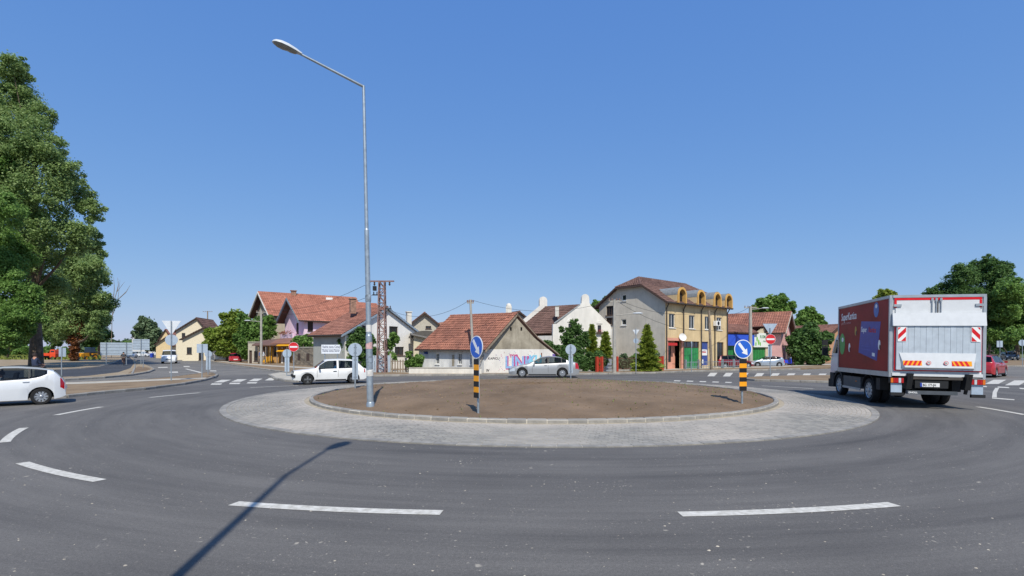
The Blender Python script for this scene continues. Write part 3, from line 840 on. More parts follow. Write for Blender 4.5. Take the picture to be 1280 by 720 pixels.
        for i in range(n - 1):
            ff += [(i, i + 1, n + i + 1, n + i), (2 * n + i, 3 * n + i, 3 * n + i + 1, 2 * n + i + 1), (i, 2 * n + i, 2 * n + i + 1, i + 1), (n + i, n + i + 1, 3 * n + i + 1, 3 * n + i)]
        ff += [(0, n, 3 * n, 2 * n), (n - 1, 2 * n - 1 + 0, 4 * n - 1, 3 * n - 1)]
        dm = b.add(vv, ff).build('dormer', mat('dormer_ochre', '#cfa35c', .9, var=.08, scale=1.5), t, world=True)
        # barrel roof running back into the slope
        b = MB(); arc = [(s + (rad + .03) * math.cos(math.pi * i / na), zc + (rad + .03) * math.sin(math.pi * i / na)) for i in range(na + 1)]
        vv = [fa.p(a, z, .55) for a, z in arc] + [fa.p(a, z, -2.3) for a, z in arc]
        b.add(vv, [(i, i + 1, na + 2 + i, na + 1 + i) for i in range(na)])
        b.build('dormer_roof', M_lead, dm, world=True, smooth=60)
        for sg in (-1, 1): plate(fa, s + sg * rad - .02, zc - .6, s + sg * rad + .02, zc, .5, -1.6).build('dormer_cheek', M_yel, dm, world=True)
        fd = Frame(fa.p(0, 0, .22).xy, u)
        arc2 = [(s + (rad - .21) * math.cos(math.pi * i / na), zc + (rad - .21) * math.sin(math.pi * i / na)) for i in range(na + 1)]
        MB().extrude([fd.p(a, z, 0) for a, z in [(s + rad - .21, zc - .74)] + arc2 + [(s - rad + .21, zc - .74)]], (-fa.n.x * .05, -fa.n.y * .05, 0)).build('dormer_back', M_frame_b, dm, world=True)
        window(dm, fd, (s - rad + .28, zc - .72, s + rad - .28, zc + .12), M_frame_b, mull=1, depth=-.06, sill=False, bar=.05)
    # small things on the front
    ac = plate(fa, S(891), 4.35, S(897) - .1, 4.85, .05, .38).build('air_conditioner', M_white, t, world=True)
    c = fa.p((S(891) + S(897) - .1) / 2, 4.6, .381); MB().lathe([(.2, 0), (.2, .012), (.14, .02)], c, (fa.n.x, fa.n.y, 0), 14).build('fan_grille', M_black, ac, world=True)
    dn = Vector((fa.n.x - .5, fa.n.y, .25)).normalized()
    dish = MB().lathe([(.02, 0), (.2, .05), (.36, .16), (.37, .17), (.2, .065), (.02, .02)], fa.p(S(849.5), 3.05, .25), dn, 18).build('satellite_dish', M_white, t, world=True, smooth=50)
    MB().path([fa.p(S(849.5), 3.05, .0), fa.p(S(849.5), 3.05, .27)], .03).build('dish_arm', M_galv, dish, world=True)
    return t
house_yellow()

# ------------------------------------------------ E: long low house with red tiles, graffiti gable
def house_graffiti():
    A = Vector((-2.16, 39.3)); ug = Vector((.985, .17)).normalized(); ul = Vector((-.9, .436)).normalized()
    t = thing('low_house', 'long low house with sagging red tiled roof and graffiti on its white gable', 'house', (A.x, A.y, 0))
    fg = Frame(A, ug)
    LEN = 6.1
    C_ = A + ul * LEN
    fl = Frame(C_, -ul)                                # long front: t=0 far left, t=LEN at the corner
    M_wall = mat('old_whitewash', '#dcdcd8', 0.92, scale=0.9, col2='#b9bcc0', bump=0.2, stain=.25)
    M_wallb = mat('graffiti_whitewash', '#dedbd4', 0.92, var=0.05, scale=1.2, bump=0.15, stain=.12)
    M_stain = mat('stained_render', '#b3ab99', 0.95, scale=0.9, col2='#857d6d', bump=0.35, detail=9, stain=.35)
    ps, pz = fg.sz(646.3, 391.9)
    ls, lz = 0.0, 1.93
    rs, rz = fg.sz(671, 421); es, ez = fg.sz(698, 443)
    W2 = fg.sz(693, 450)[0]
    zb = fg.sz(640, 436.5)[1]
    # lower white band and upper grey render (set back 3 mm so no faces coincide)
    wall(t, 'gable_wall', fg, [(0, 0), (W2, 0), (W2, ez + .12), (fg.sz(690, 436)[0], zb), (0, zb)], [], M_wallb)
    f2 = Frame(A - fg.n * .012, ug)
    g2 = [(0, zb + .002), (f2.sz(689.5, 436)[0], zb + .002), (rs - .02, rz), (ps, pz - .08), (.05, zb + .05)]
    hv = [f2.rect(637.4, 409, 639.6, 413.5), f2.rect(650.6, 409, 652.8, 413.5)]
    wall(t, 'gable_render', f2, g2, hv, M_stain)
    for r in hv: plate(f2, *r, -.2, -.15).build('vent', M_black, t, world=True)
    # chimney opening in the white band
    plate(fg, *fg.rect(676.3, 441, 677.6, 446), .002, .01).build('rust_patch', mat('rust', '#7a4a30', .9), t, world=True)
    # graffiti: painted letters as flat shapes on the wall
    cols = [mat('graffiti_' + n, c, .7, var=.15, scale=8) for n, c in (('blue', '#8fb4dd'), ('pink', '#c04a86'), ('violet', '#6a4fa0'), ('cyan', '#86cfe6'), ('black', '#33323a'), ('red', '#b33a3a'))]
    def gtext(txt, px, py, hpx, ci, sx=1.0, bold=.01, d=.006):
        s0, z0 = fg.sz(px, py); s1, z1 = fg.sz(px, py - hpx)
        o_ = fg.p(s0, z0, d); x_ = Vector((fg.u.x, fg.u.y, 0))
        M = root_mat(t).inverted()
        lettering('graffiti', txt, (z1 - z0) * 1.38, M @ o_, x_, (0, 0, 1), cols[ci], t, bold=bold, sx=sx)
    gtext('LINK', 632, 461, 16, 1, .78, .06, .004)
    gtext('LINK', 631, 460, 15, 0, .8, .035, .008)
    gtext('KU', 661, 455, 11, 3, .8, .05, .006)
    gtext('KAPICU', 610, 449.5, 3.0, 4, 1.0, .004)
    gtext('TOP', 637, 446.5, 3.4, 1, 1.1, .02)
    gtext('IV', 608, 464.5, 3, 4, 1.0, .012)
    gtext('JK', 690.5, 446, 3.5, 2, 1.0, .02)
    q = random.Random(5)
    for i in range(60):
        px, py = q.uniform(607, 668), q.uniform(439, 464)
        s0, z0 = fg.sz(px, py); w = q.uniform(.02, .05); h = q.uniform(.02, .08)
        plate(fg, s0, z0, s0 + w, z0 + h, .002, .0035).build('paint_mark', cols[q.choice((1, 1, 2, 5, 4, 0))], t, world=True)
    # long side
    S = lambda px: fl.sz(px, 455)[0]
    holes = [(S(544.5), .75, S(549), 1.62), (S(572.5), .75, S(577), 1.62), (S(588), .75, S(592), 1.62)]
    wall(t, 'front_wall', fl, [(0, 0), (LEN, 0), (LEN, 2.0), (0, 2.0)], holes, M_wall)
    for r in holes: window(t, fl, r, M_frame_w, mull=1, bar=.045, depth=.09)
    for px in (565, 597): plate(fl, S(px), .6, S(px) + .22, 1.5, .0, .012).build('damp_patch', M_stain, t, world=True)
    plate(fl, S(530.5), 1.55, S(535), 1.75, .003, .02).build('house_number_plate', mat('enamel_blue', '#2c4486', .4), t, world=True)
    # roof
    P = fg.p(ps, pz, .07); u3 = Vector((ul.x, ul.y, 0))
    ridge_l = P + u3 * 6.1
    eA = fg.p(-.25, 1.9, .22); nl = fl.n
    eA = Vector((A.x + nl.x * .35 - ul.x * .3, A.y + nl.y * .35 - ul.y * .3, 1.86))
    eC = Vector((C_.x + nl.x * .35 + ul.x * .15, C_.y + nl.y * .35 + ul.y * .15, 1.92))
    roof = roof_slab(t, [eC, eA, P, ridge_l], M_under)
    tiles(roof, [eC, eA, P, ridge_l], M_tile_r, row=.27, colw=.2, seed=9)
    bk = fg.p(rs + .05, rz + .02, .07); bk2 = fg.p(es + .05, ez + .02, .07)
    rb = roof_slab(t, [bk, bk + u3 * 6.0, ridge_l, P], M_under); tiles(rb, [bk, bk + u3 * 6.0, ridge_l, P], M_tile_r, row=.27, colw=.2, seed=10)
    rc = roof_slab(t, [bk2, bk2 + u3 * 6.0, bk + u3 * 6.0, bk], M_under)
    ridge_caps(roof, P, ridge_l, M_tile_r, .1)
    verge_board(t, eA, P, M_wood, .2); verge_board(t, bk, P, M_wood, .14); verge_board(t, bk2, bk, M_wood, .12)
    verge_board(t, eC, eA, M_gutter, .1, name='gutter')
    hip = MB().add([eC, ridge_l, Vector((eC.x + .6, eC.y + 3.5, 1.9))], [(0, 1, 2)]).build('hip_roof', M_tile_r, t, world=True)
    # back walls
    bkw = Frame(fg.p(W2, 0, 0).xy, ul); wall(t, 'back_wall', bkw, [(0, 0), (6, 0), (6, 1.4), (0, 1.4)], [], M_wall)
    lf = Frame(C_ + ug * 5.2, -ug); wall(t, 'side_wall', lf, [(0, 0), (5.2, 0), (5.2, 2.0), (2.6, 3.0), (0, 1.4)], [], M_wall)
    # boards leaning at the corner
    for dx in (0, .22): MB().path([fl.p(LEN - .75 + dx, .05, .5), fl.p(LEN - .2 + dx, 1.5, .06)], .03).build('leaning_board', M_wood, t, world=True)
    return t
house_graffiti()
# low white garden wall in front of the long side
def garden_wall():
    a, b_ = Vector((*G(511, 468.8), 0)), Vector((*G(602, 468.8), 0))
    t = thing('garden_wall', 'low white plastered wall before the long low house', 'wall', tuple((a + b_) / 2))
    d = (b_ - a).normalized(); n = Vector((-d.y, d.x, 0)) * .22
    MB().hexa([a, b_, b_ + n, a + n] + [p + Vector((0, 0, .52)) for p in (a, b_, b_ + n, a + n)]).build('wall_body', M_plaster, t, world=True)
    MB().hexa([p + Vector((0, 0, .521)) for p in (a - n * .15, b_ - n * .15, b_ + n * 1.15, a + n * 1.15)] + [p + Vector((0, 0, .57)) for p in (a - n * .15, b_ - n * .15, b_ + n * 1.15, a + n * 1.15)]).build('coping', M_pave, t, world=True)
garden_wall()

# ------------------------------------------------ generic gabled house
def gabled(name, label, corner, ug, width, length, eave, ridge, wallm, tilem, ofront=.35, ogable=.4, mirror=False, wins=(), lwins=(), fm=None, verge=None, row=.34, colw=.26, asym=0.0, cat='house'):
    """corner: near corner shared by gable (runs along ug to the right) and long side (runs back-left)"""
    ug = Vector(ug).normalized(); ul = Vector((-ug.y, ug.x)); A = Vector(corner)
    t = thing(name, label, cat, (A.x, A.y, 0))
    fg = Frame(A, ug); fl = Frame(A + ul * length, -ul)
    mid = width / 2 + asym
    hw = [fg.rect(*w) if w[0] > 60 else w for w in wins]
    wall(t, 'gable_wall', fg, [(0, 0), (width, 0), (width, eave), (mid, ridge - .06), (0, eave)], hw, wallm)
    for r in hw: window(t, fg, r, fm or M_frame_b, mull=1)
    lw = [fl.rect(*w) if w[0] > 60 else w for w in lwins]
    wall(t, 'long_wall', fl, [(0, 0), (length, 0), (length, eave), (0, eave)], lw, wallm)
    for r in lw: window(t, fl, r, fm or M_frame_b, mull=1)
    fb = Frame(fg.p(width, 0, 0).xy, ul); wall(t, 'back_wall', fb, [(0, 0), (length, 0), (length, eave), (0, eave)], [], wallm)
    fe = Frame(fg.p(width, 0, -length).xy, -ug); wall(t, 'far_gable_wall', fe, [(0, 0), (width, 0), (width, eave), (width - mid, ridge - .06), (0, eave)], [], wallm)
    kf = (ridge - eave) / mid; kb = (ridge - eave) / (width - mid)
    e0 = fg.p(-ofront, eave - ofront * kf + .05, ogable); e1 = fg.p(-ofront, eave - ofront * kf + .05, -length - ogable)
    r0 = fg.p(mid, ridge + .05, ogable); r1 = fg.p(mid, ridge + .05, -length - ogable)
    b0 = fg.p(width + ofront, eave - ofront * kb + .05, ogable); b1 = fg.p(width + ofront, eave - ofront * kb + .05, -length - ogable)
    rf = roof_slab(t, [e1, e0, r0, r1], M_under); tiles(rf, [e1, e0, r0, r1], tilem, row, colw, seed=len(name))
    rb = roof_slab(t, [b0, b1, r1, r0], M_under); tiles(rb, [b0, b1, r1, r0], tilem, row, colw, seed=len(name) + 1)
    ridge_caps(rf, r0, r1, tilem)
    for q in (e0, b0): verge_board(t, q, r0, verge or M_frame_b)
    MB().tube(e0, e1, .06).build('gutter', M_gutter, t, world=True)
    return t, fg, fl, (e0, r0, b0, e1, r1)
def chimney(parent, p, w, h, m, cap=True, name='chimney'):
    b = MB().box((p[0], p[1], p[2] + h / 2), (w, w, h), rz=.5)
    o = b.build(name, m, parent, world=True)
    if cap: MB().box((p[0], p[1], p[2] + h + .05), (w * 1.3, w * 1.3, .1), rz=.5).build('chimney_cap', m, o, world=True)
    return o
M_brick = mat('chimney_brick', '#9b7a68', .9, var=.2, scale=5, bump=.3)
# C: white house with brown-red roof left of the pylon
Zl = 43.0
cA = (-.332 * Zl + .2, Zl)
tC, fgC, flC, eC = gabled('white_house', 'white gabled house with reddish roof behind the lattice pylon', cA, (.57, .82), 9.0, 4.4, 3.35, 5.72, mat('white_render', '#f0eee8', .92, var=.04, scale=.8, bump=.15, stain=.08), mat('tile_red_brown', '#97695a', .9, scale=.6, col2='#7c5447', tone=.24),
    ofront=.5, ogable=.22, wins=((486.5, 408, 497.5, 420), (493.5, 433.5, 505, 444), (452.5, 407, 459, 419)), verge=mat('blue_grey_board', '#8f9fae', .6, var=.1))
chimney(tC, W(441, 392, 46.5), .5, 1.3, M_brick)
plate(flC, 0, .02, 4.4, 3.1, .01, .03).build('painted_shade', mat('shade_grey', '#a3a59f', .9, var=.08, scale=1), tC, world=True)  # grey sheet over the white long wall: its shaded side put in as colour
# porch and side wing right of the white house
def wing():
    t = thing('side_wing', 'low cream outbuilding between white house and low red-roofed house', 'outbuilding', (*G(525, 463), 0))
    f = Frame(G(517, 463.2), (1, .25))
    wall(t, 'front_wall', f, [(0, 0), (4.4, 0), (4.4, 2.2), (0, 3.2)], [(2.2, .9, 3.4, 1.7)], mat('cream_render', '#cdc3a8', .92, var=.08, scale=1))
    window(t, f, (2.2, .9, 3.4, 1.7), M_frame_b)
    roof_slab(t, [f.p(-.2, 3.35, .4), f.p(4.6, 2.3, .4), f.p(4.6, 2.6, -3), f.p(-.2, 3.6, -3)], mat('grey_sheet_roof', '#7d7a74', .8, var=.15), .1)
    b = MB(); n = 12
    arc = [(1.2 + 1.6 * math.cos(math.pi * i / n), 3.0 + .7 * math.sin(math.pi * i / n)) for i in range(n + 1)]
    b.extrude([f.p(a, z, -.6) for a, z in arc], (f.n.x * -1.2, f.n.y * -1.2, 0))
    b.build('barrel_canopy', mat('dark_canopy', '#57534d', .8, var=.1), t, world=True)
wing()
# D: roofs behind
tD, fgD, flD, eD = gabled('rear_house', 'grey rear house with hipped brown roof behind the white house', W(513, 438, 66).xy, (.97, .25), 3.6, 6, 5.25, 6.7, mat('grey_cream', '#b9b4a6', .9, var=.08), M_tile_b, wins=((532, 407.5, 539, 411),))
roof = None
chimney(tD, W(511, 410, 62), .55, 1.9, M_plaster)
tD2, *_ = gabled('far_tan_house', 'far house with pale tan roof just left of the low house ridge', W(543, 438, 84).xy, (.9, .43), 5, 7, 5.0, 6.6, mat('tan_render', '#b8a58f', .9, var=.08), mat('tile_tan', '#a87f69', .85, var=.15, tone=.2))
tD3, *_ = gabled('rear_brown_roof_house', 'house behind the low house showing brown roof and white chimney', W(628, 438, 58).xy, (.9, .43), 4.0, 2.5, 4.9, 6.25, M_plaster, M_tile_d)
cb = W(636, 396, 55)
b = MB().box((cb.x, cb.y, cb.z + .5), (.62, .62, 1.2)); ch = b.build('chimney', M_plaster, tD3, world=True)
MB().lathe([(.3, 0), (.29, .15), (.2, .3), (.05, .36)], (cb.x, cb.y, cb.z + 1.1), (0, 0, 1), 12).build('chimney_cap', M_plaster, ch, world=True, smooth=60)
# F: white house with stepped gable
def house_white_gable():
    A = W(690, 438, 50).xy; B = W(766.5, 438, 51.5).xy; ug = (B - A).normalized(); wd = (B - A).length
    ul = Vector((-.81, .58)).normalized()
    t = thing('dutch_gable_house', 'white house with rounded gable top and dark brown tiled roof', 'house', (A.x, A.y, 0))
    f = Frame(A, ug)
    mw = mat('bright_white_render', '#dfdcd4', .9, var=.06, scale=.8, bump=.1, stain=.1)
    sh = f.sz(691, 405)[1]; pk = f.sz(731, 382)[1]; top = f.sz(732.5, 367.5)[1]
    c = f.sz(732, 400)[0]
    neck = .42
    poly = [(0, 0), (wd, 0), (wd, sh), (wd - .35, sh + .02), (c + neck + .15, pk), (c + neck, pk + .25)]
    poly += [(c + neck * .92 * math.cos(a), top - neck + neck * math.sin(a)) for a in [i * math.pi / 10 for i in range(11)]]
    poly += [(c - neck, pk + .25), (c - neck - .15, pk), (.5, sh + .02), (.1, sh)]
    hw = [f.rect(747, 406.5, 751.5, 416), f.rect(710.5, 404.5, 716, 413)]
    wall(t, 'gable_wall', f, poly, hw, mw, .3, sides=True)
    for r in hw:
        w_ = window(t, f, r, M_frame_b, mull=1, bar=.05)
        s = (r[0] + r[2]) / 2; hwid = (r[2] - r[0]) / 2 + .12
        arc = [(s + hwid * math.cos(a), r[3] + .15 + .3 * math.sin(a)) for a in [i * math.pi / 8 for i in range(9)]]
        MB().extrude([f.p(a, z, .003) for a, z in arc], (f.n.x * .06, f.n.y * .06, 0)).build('window_hood', mw, w_, world=True)
    r = hw[0]; MB().box(tuple(f.p((r[0] + r[2]) / 2, r[1] - .02, .16)), (.75, .2, .16), rz=math.atan2(ug.y, ug.x)).build('flower_box', M_frame_b, t, world=True)
    q = random.Random(2); b = MB()
    for i in range(60):
        p = f.p(q.uniform(r[0] - .1, r[2] + .1), r[1] + q.uniform(.0, .28), q.uniform(.06, .28)); s = .06
        b.add([p + Vector((s * q.uniform(-1, 1), s * q.uniform(-1, 1), s * q.uniform(-1, 1))) for _ in range(3)], [(0, 1, 2)], tone=q.random())
    tag(b.build('flowers', leafmat('red_flowers', '#b02a35', '#d8616a'), t, world=True, recalc=False), kind='stuff')
    # roof
    u3 = Vector((ul.x, ul.y, 0)); LN = 4.9
    r0 = f.p(c, pk + .1, -.3); r1 = r0 + u3 * LN
    e0 = f.p(-.1, f.sz(690, 417)[1], -.3); e1 = e0 + u3 * LN
    b0 = f.p(wd, sh, -.3); b1 = b0 + u3 * LN
    rf = roof_slab(t, [e1, e0, r0, r1], M_under); tiles(rf, [e1, e0, r0, r1], M_tile_d, .3, .24, seed=4)
    rb = roof_slab(t, [b0, b1, r1, r0], M_under); tiles(rb, [b0, b1, r1, r0], M_tile_d, .3, .24, seed=5)
    ridge_caps(rf, r0, r1, M_tile_d, .1)
    # parapet flashing and the far gable with its own rounded top
    for a, b_ in (((.3, sh + .06), (c - neck - .1, pk + .05)),):
        MB().path([f.p(*a, -.15), f.p(*b_, -.15)], .1, 6).build('parapet_flashing', M_lead, t, world=True)
    fe = Frame(A + ul * (LN + .05), ug)
    pz = pk
    wall(t, 'far_gable_wall', fe, [(0, 0), (wd, 0), (wd, sh), (c + neck, pz + .2)] + [(c + neck * math.cos(a), top - neck + .05 + neck * math.sin(a)) for a in [i * math.pi / 10 for i in range(11)]] + [(c - neck, pz + .2), (0, sh - .5)], [], mw, .3, sides=True)
    fl = Frame(A + ul * LN, -ul); wall(t, 'long_wall', fl, [(0, 0), (LN, 0), (LN, 3.3), (0, 3.3)], [], mw)
    fb = Frame(B, ul); wall(t, 'back_wall', fb, [(0, 0), (LN, 0), (LN, 4.0), (0, 4.0)], [], mw)
    p = W(696.5, 388, 50.5); ch = MB().box((p.x, p.y + .3, p.z - .1), (.36, .36, 1.0)).build('chimney', M_plaster, t, world=True)
    MB().box((p.x, p.y + .3, p.z + .43), (.44, .44, .06)).build('chimney_cap', M_conc, ch, world=True)
house_white_gable()
# H: right-hand house, pink gable
Ah = W(976.5, 438, 60).xy
tH, fgH, flH, eH = gabled('pink_house', 'house with pink gable and long worn red roof right of the yellow front', Ah, (.62, .78), 5.6, 9.5, 4.35, 6.45, mat('pink_render', '#e4b2ae', .92, var=.07, scale=.8), M_tile_r,
    ofront=.7, ogable=.6, wins=((981, 413.5, 984.5, 420),), verge=mat('pale_board', '#b8aca0', .8, var=.1), lwins=((7.0, 3.0, 8.6, 4.1),))
chimney(tH, W(952, 384, 66), .01, .01, M_galv, False, 'roof_vent')
def shop():
    """low shop with blue fascia, green gates and a small gable, in front of the pink house"""
    A = Vector(G(906, 458.8)); Bp = Vector(G(968, 457.2)); u = (Bp - A).normalized(); L = (Bp - A).length
    t = thing('corner_shop', 'low shop with blue fascia and green gates under a red roof', 'shop', (A.x, A.y, 0))
    f = Frame(A, u)
    S = lambda px: f.sz(px, 445)[0]
    mc = mat('shop_render', '#c5b99d', .9, var=.08)
    M_green2 = mat('green_gate_paint', '#27803f', .55, var=.12, scale=2)
    holes = [(S(907), .02, S(925), 2.35), (S(941), .02, S(957), 2.3)]
    gz = f.sz(952, 415)[1]
    wall(t, 'front_wall', f, [(0, 0), (L, 0), (L, 2.6), (S(955), 4.55), (S(941), 3.6), (0, 3.6)], holes, mc)
    for r in holes:
        g_ = plate(f, *r, -.16, -.13).build('gate', M_green2, t, world=True)
        for i in range(5):
            a0 = r[0] + (r[2] - r[0]) * i / 5; a1 = r[0] + (r[2] - r[0]) * (i + 1) / 5
            plate(f, a0 + .02, r[1] + .1, a1 - .02, r[3] - .3, -.129, -.1).build('gate_board', M_green2, g_, world=True)
    b0 = f.sz(920, 432)[1]; b1 = f.sz(920, 417.5)[1]
    plate(f, S(906.5) - .1, b0, S(940), min(b1, 3.66), .05, .3).build('fascia', mat('blue_fascia', '#2f55c8', .5, var=.06), t, world=True)
    sg0 = f.sz(953, 434)[1]; sg1 = f.sz(953, 416.5)[1]
    sgn = plate(f, S(941), sg0, S(967), sg1, .06, .14).build('shop_sign', mat('sign_white', '#dfe3da', .6, var=.03), t, world=True)
    M = root_mat(t).inverted()
    lettering('sign_lettering', 'RUSMAR', .5, M @ f.p(S(948.5), sg1 - .6, .143), (u.x, u.y, 0), (0, 0, 1), mat('sign_green', '#2c7a45', .6), sgn, bold=.01, sx=.8)
    lettering('sign_lettering', 'cvece', .36, M @ f.p(S(952), sg1 - 1.05, .143), (u.x, u.y, 0), (0, 0, 1), mat('sign_green', '#2c7a45', .6), sgn, bold=.006)
    for i, (px, py, r_) in enumerate(((945, 424, .3), (947, 428, .34), (943.5, 430, .26), (949, 430, .24))):
        s0, z0 = f.sz(px, py)
        pts = [f.p(s0 + r_ * .5 * math.cos(a), z0 + r_ * math.sin(a), .143 + i * .002) for a in [k * .6283 for k in range(10)]]
        MB().add(pts, [tuple(range(10))]).build('leaf_emblem', mat('sign_leaf', '#7fc05a', .6), sgn, world=True)
    # roof over the shop
    p = [f.p(-.5, 3.86, .45), f.p(S(944), 3.86, .45), f.p(S(958), 5.0, -3.0), f.p(-.5, 5.0, -3.0)]
    rf = roof_slab(t, p, M_under); tiles(rf, p, M_tile_b, .34, .26, seed=6)
    q = [f.p(S(954), 4.75, .45), f.p(S(954), 4.75, -3.2), f.p(L + .5, 2.5, -3.2), f.p(L + .5, 2.5, .45)]
    roof_slab(t, [q[3], q[2], q[1], q[0]], M_under)
    verge_board(t, q[0], q[3], M_frame_b, .18)
    for a0, w_, h_ in ((0, L, 3.4),):
        bk = Frame(f.p(L, 0, -3.2).xy, -u); wall(t, 'back_wall', bk, [(0, 0), (L, 0), (L, 2.5), (0, 3.4)], [], mc)
    sd = Frame(f.p(0, 0, -3.2).xy, -Vector((-u.y, u.x))); wall(t, 'side_wall', sd, [(0, 0), (3.2, 0), (3.2, 3.5), (0, 3.5)], [], mc)
shop()
tI, *_ = gabled('right_brown_roof_house', 'low house with brown roof partly behind the red truck', W(1032, 438, 74).xy, (.9, .43), 6, 7, 3.9, 5.6, mat('ochre_render', '#b58a6a', .9, var=.1), M_tile_b)
# B and A: lilac house and the big orange roof behind
def skew_house(name, label, A, u, v, L, D, ev, rg, wallm, tilem, og, oh, vb, gwins=(), fwins=(), row=.4, colw=.32, seed=3, kind='house'):
    """near corner A, long front along u (right, back), gable along v (left, back); roof overhangs og at the gable and oh at the eaves"""
    A = Vector(A); u = Vector(u).normalized(); v = Vector(v).normalized()
    t = thing(name, label, kind, (A.x, A.y, 0))
    q = lambda s_, d, z: Vector((*(A + u * s_ + v * d), z))
    fl = Frame(A, u); fg = Frame(A + v * D, -v)
    fw = [fl.rect(*w) if w[0] > 60 else w for w in fwins]
    wall(t, 'front_wall', fl, [(0, 0), (L, 0), (L, ev), (0, ev)], fw, wallm)
    for r in fw: window(t, fl, r, M_frame_b)
    gw = [fg.rect(*w) if w[0] > 60 else w for w in gwins]
    wall(t, 'gable_wall', fg, [(0, 0), (D, 0), (D, ev), (D / 2, rg), (0, ev)], gw, wallm)
    for r in gw: window(t, fg, r, M_frame_b)
    wall(t, 'back_wall', Frame(q(L, D, 0).xy, -u), [(0, 0), (L, 0), (L, ev), (0, ev)], [], wallm)
    wall(t, 'far_gable_wall', Frame(q(L, 0, 0).xy, v), [(0, 0), (D, 0), (D, ev), (D / 2, rg), (0, ev)], [], wallm)
    k = (rg - ev) / (D / 2)
    e0, e1 = q(-og, -oh, ev - oh * k + .1), q(L + .5, -oh, ev - oh * k + .1)
    b0, b1 = q(-og, D + oh, ev - oh * k + .1), q(L + .5, D + oh, ev - oh * k + .1)
    r0, r1 = q(-og, D / 2, rg + .1), q(L + .5, D / 2, rg + .1)
    rf = roof_slab(t, [e0, e1, r1, r0], M_under, .15); tiles(rf, [e0, e1, r1, r0], tilem, row, colw, seed=seed)
    rb = roof_slab(t, [b1, b0, r0, r1], M_under, .15); tiles(rb, [b1, b0, r0, r1], tilem, row, colw, seed=seed + 1)
    ridge_caps(rf, r0, r1, tilem)
    verge_board(t, e0, r0, vb, .3, .1); verge_board(t, b0, r0, vb, .3, .1)
    MB().tube(e0, e1, .07).build('gutter', M_gutter, t, world=True)
    return t, q, fl, fg
def house_lilac():
    mlil = mat('lilac_render', '#ecd0e0', .9, var=.05, scale=.7)
    u, v = Vector((.72, .69)).normalized(), Vector((-.70, .71)).normalized()
    C0 = Vector(W(373, 438, 72).xy)
    og, oh = 1.1, .7
    A = C0 + u * og + v * oh
    t, q, fl, fg = skew_house('lilac_house', 'lilac house with deep overhanging orange roof and balcony', A, u, v, 13.0, 7.2, 6.55, 9.5, mlil, M_tile_o, og, oh, mat('grey_blue_verge', '#77838f', .6, var=.1), fwins=((.5, 4.6, 1.3, 6.0),), gwins=((4.3, 4.3, 5.2, 5.9),))
    bal = MB().hexa([q(-1.4, .6, 3.2), q(0, .6, 3.2), q(0, 5.4, 3.2), q(-1.4, 5.4, 3.2), q(-1.4, .6, 3.4), q(0, .6, 3.4), q(0, 5.4, 3.4), q(-1.4, 5.4, 3.4)]).build('balcony', mlil, t, world=True)
    MB().hexa([q(-1.4, .6, 3.401), q(-1.3, .6, 3.401), q(-1.3, 5.4, 3.401), q(-1.4, 5.4, 3.401), q(-1.4, .6, 4.3), q(-1.3, .6, 4.3), q(-1.3, 5.4, 4.3), q(-1.4, 5.4, 4.3)]).build('parapet', mlil, bal, world=True)
    rr = random.Random(6); b = MB()
    for i in range(160):
        p = q(rr.uniform(-1.75, -1.3), rr.uniform(.5, 5.4), rr.uniform(4.2, 4.7))
        s = .15; b.add([p + Vector((s * rr.uniform(-1, 1), s * rr.uniform(-1, 1), s * rr.uniform(-1, 1))) for _ in range(3)], [(0, 1, 2)], tone=rr.random())
    tag(b.build('flowers', leafmat('balcony_flowers', '#6a4a3a', '#a8604a'), bal, world=True, recalc=False), kind='stuff')
house_lilac()
def house_orange():
    u, v = Vector((.81, .59)).normalized(), Vector((-.74, .67)).normalized()
    C0 = Vector(W(336, 438, 82).xy); og, oh = 1.0, .6
    A = C0 + u * og + v * oh
    t, q, fl, fg = skew_house('orange_roof_house', 'tall house with large orange tiled roof and bare gable behind the lilac house', A, u, v, 15.0, 7.4, 7.9, 11.5, mat('bare_render', '#b3aa96', .92, var=.1, scale=.6), M_tile_o, og, oh, mat('white_verge', '#d8d6d0', .6, var=.06), gwins=((2.4, 6.4, 3.3, 8.0), (4.4, 6.4, 5.3, 8.0)), seed=13, row=.42, colw=.34)
    chimney(t, q(4.6, 3.7, 11.3), .8, .8, M_brick)
    MB().box(tuple(q(10.0, 2.4, 11.0)), (1.1, .7, .4), rz=.38).build('skylight', M_white, t, world=True)
house_orange()
# left street houses
def cream_house():
    gabled('cream_house', 'cream house with brown roof down the left street', Vector(W(220, 438, 98).xy), (.98, .2), 5.5, 8, 5.6, 8.1, mat('cream_plaster', '#e2d8bf', .9, var=.05), M_tile_d, row=.5, colw=.4, asym=.9, wins=((1.0, 4.2, 1.6, 5.2),))
    gabled('cream_annex', 'lower cream annex with lean brown roof before the cream house', Vector(W(228, 438, 90).xy), (.98, .2), 4.1, 5, 3.9, 5.9, mat('cream_plaster', '#e2d8bf', .9, var=.05), M_tile_d, row=.5, colw=.4, asym=1.5, cat='annex', wins=((.7, 1.2, 1.5, 2.4), (2.6, .1, 3.4, 2.2)))
cream_house()
gabled('orange_far_house', 'far house with orange roof beside the left street', W(199, 438, 140).xy, (.95, .3), 3.0, 8, 5.0, 7.6, mat('yellow_plaster', '#dcc497', .9, var=.08), M_tile_o, row=.7, colw=.6)
gabled('yellow_wall_house', 'far yellow walled house behind the white van', W(195, 438, 122).xy, (.9, .4), 3.0, 6, 3.4, 5.0, mat('yellow_plaster', '#dcc497', .9, var=.08), M_tile_b, row=.7, colw=.6, asym=.5)
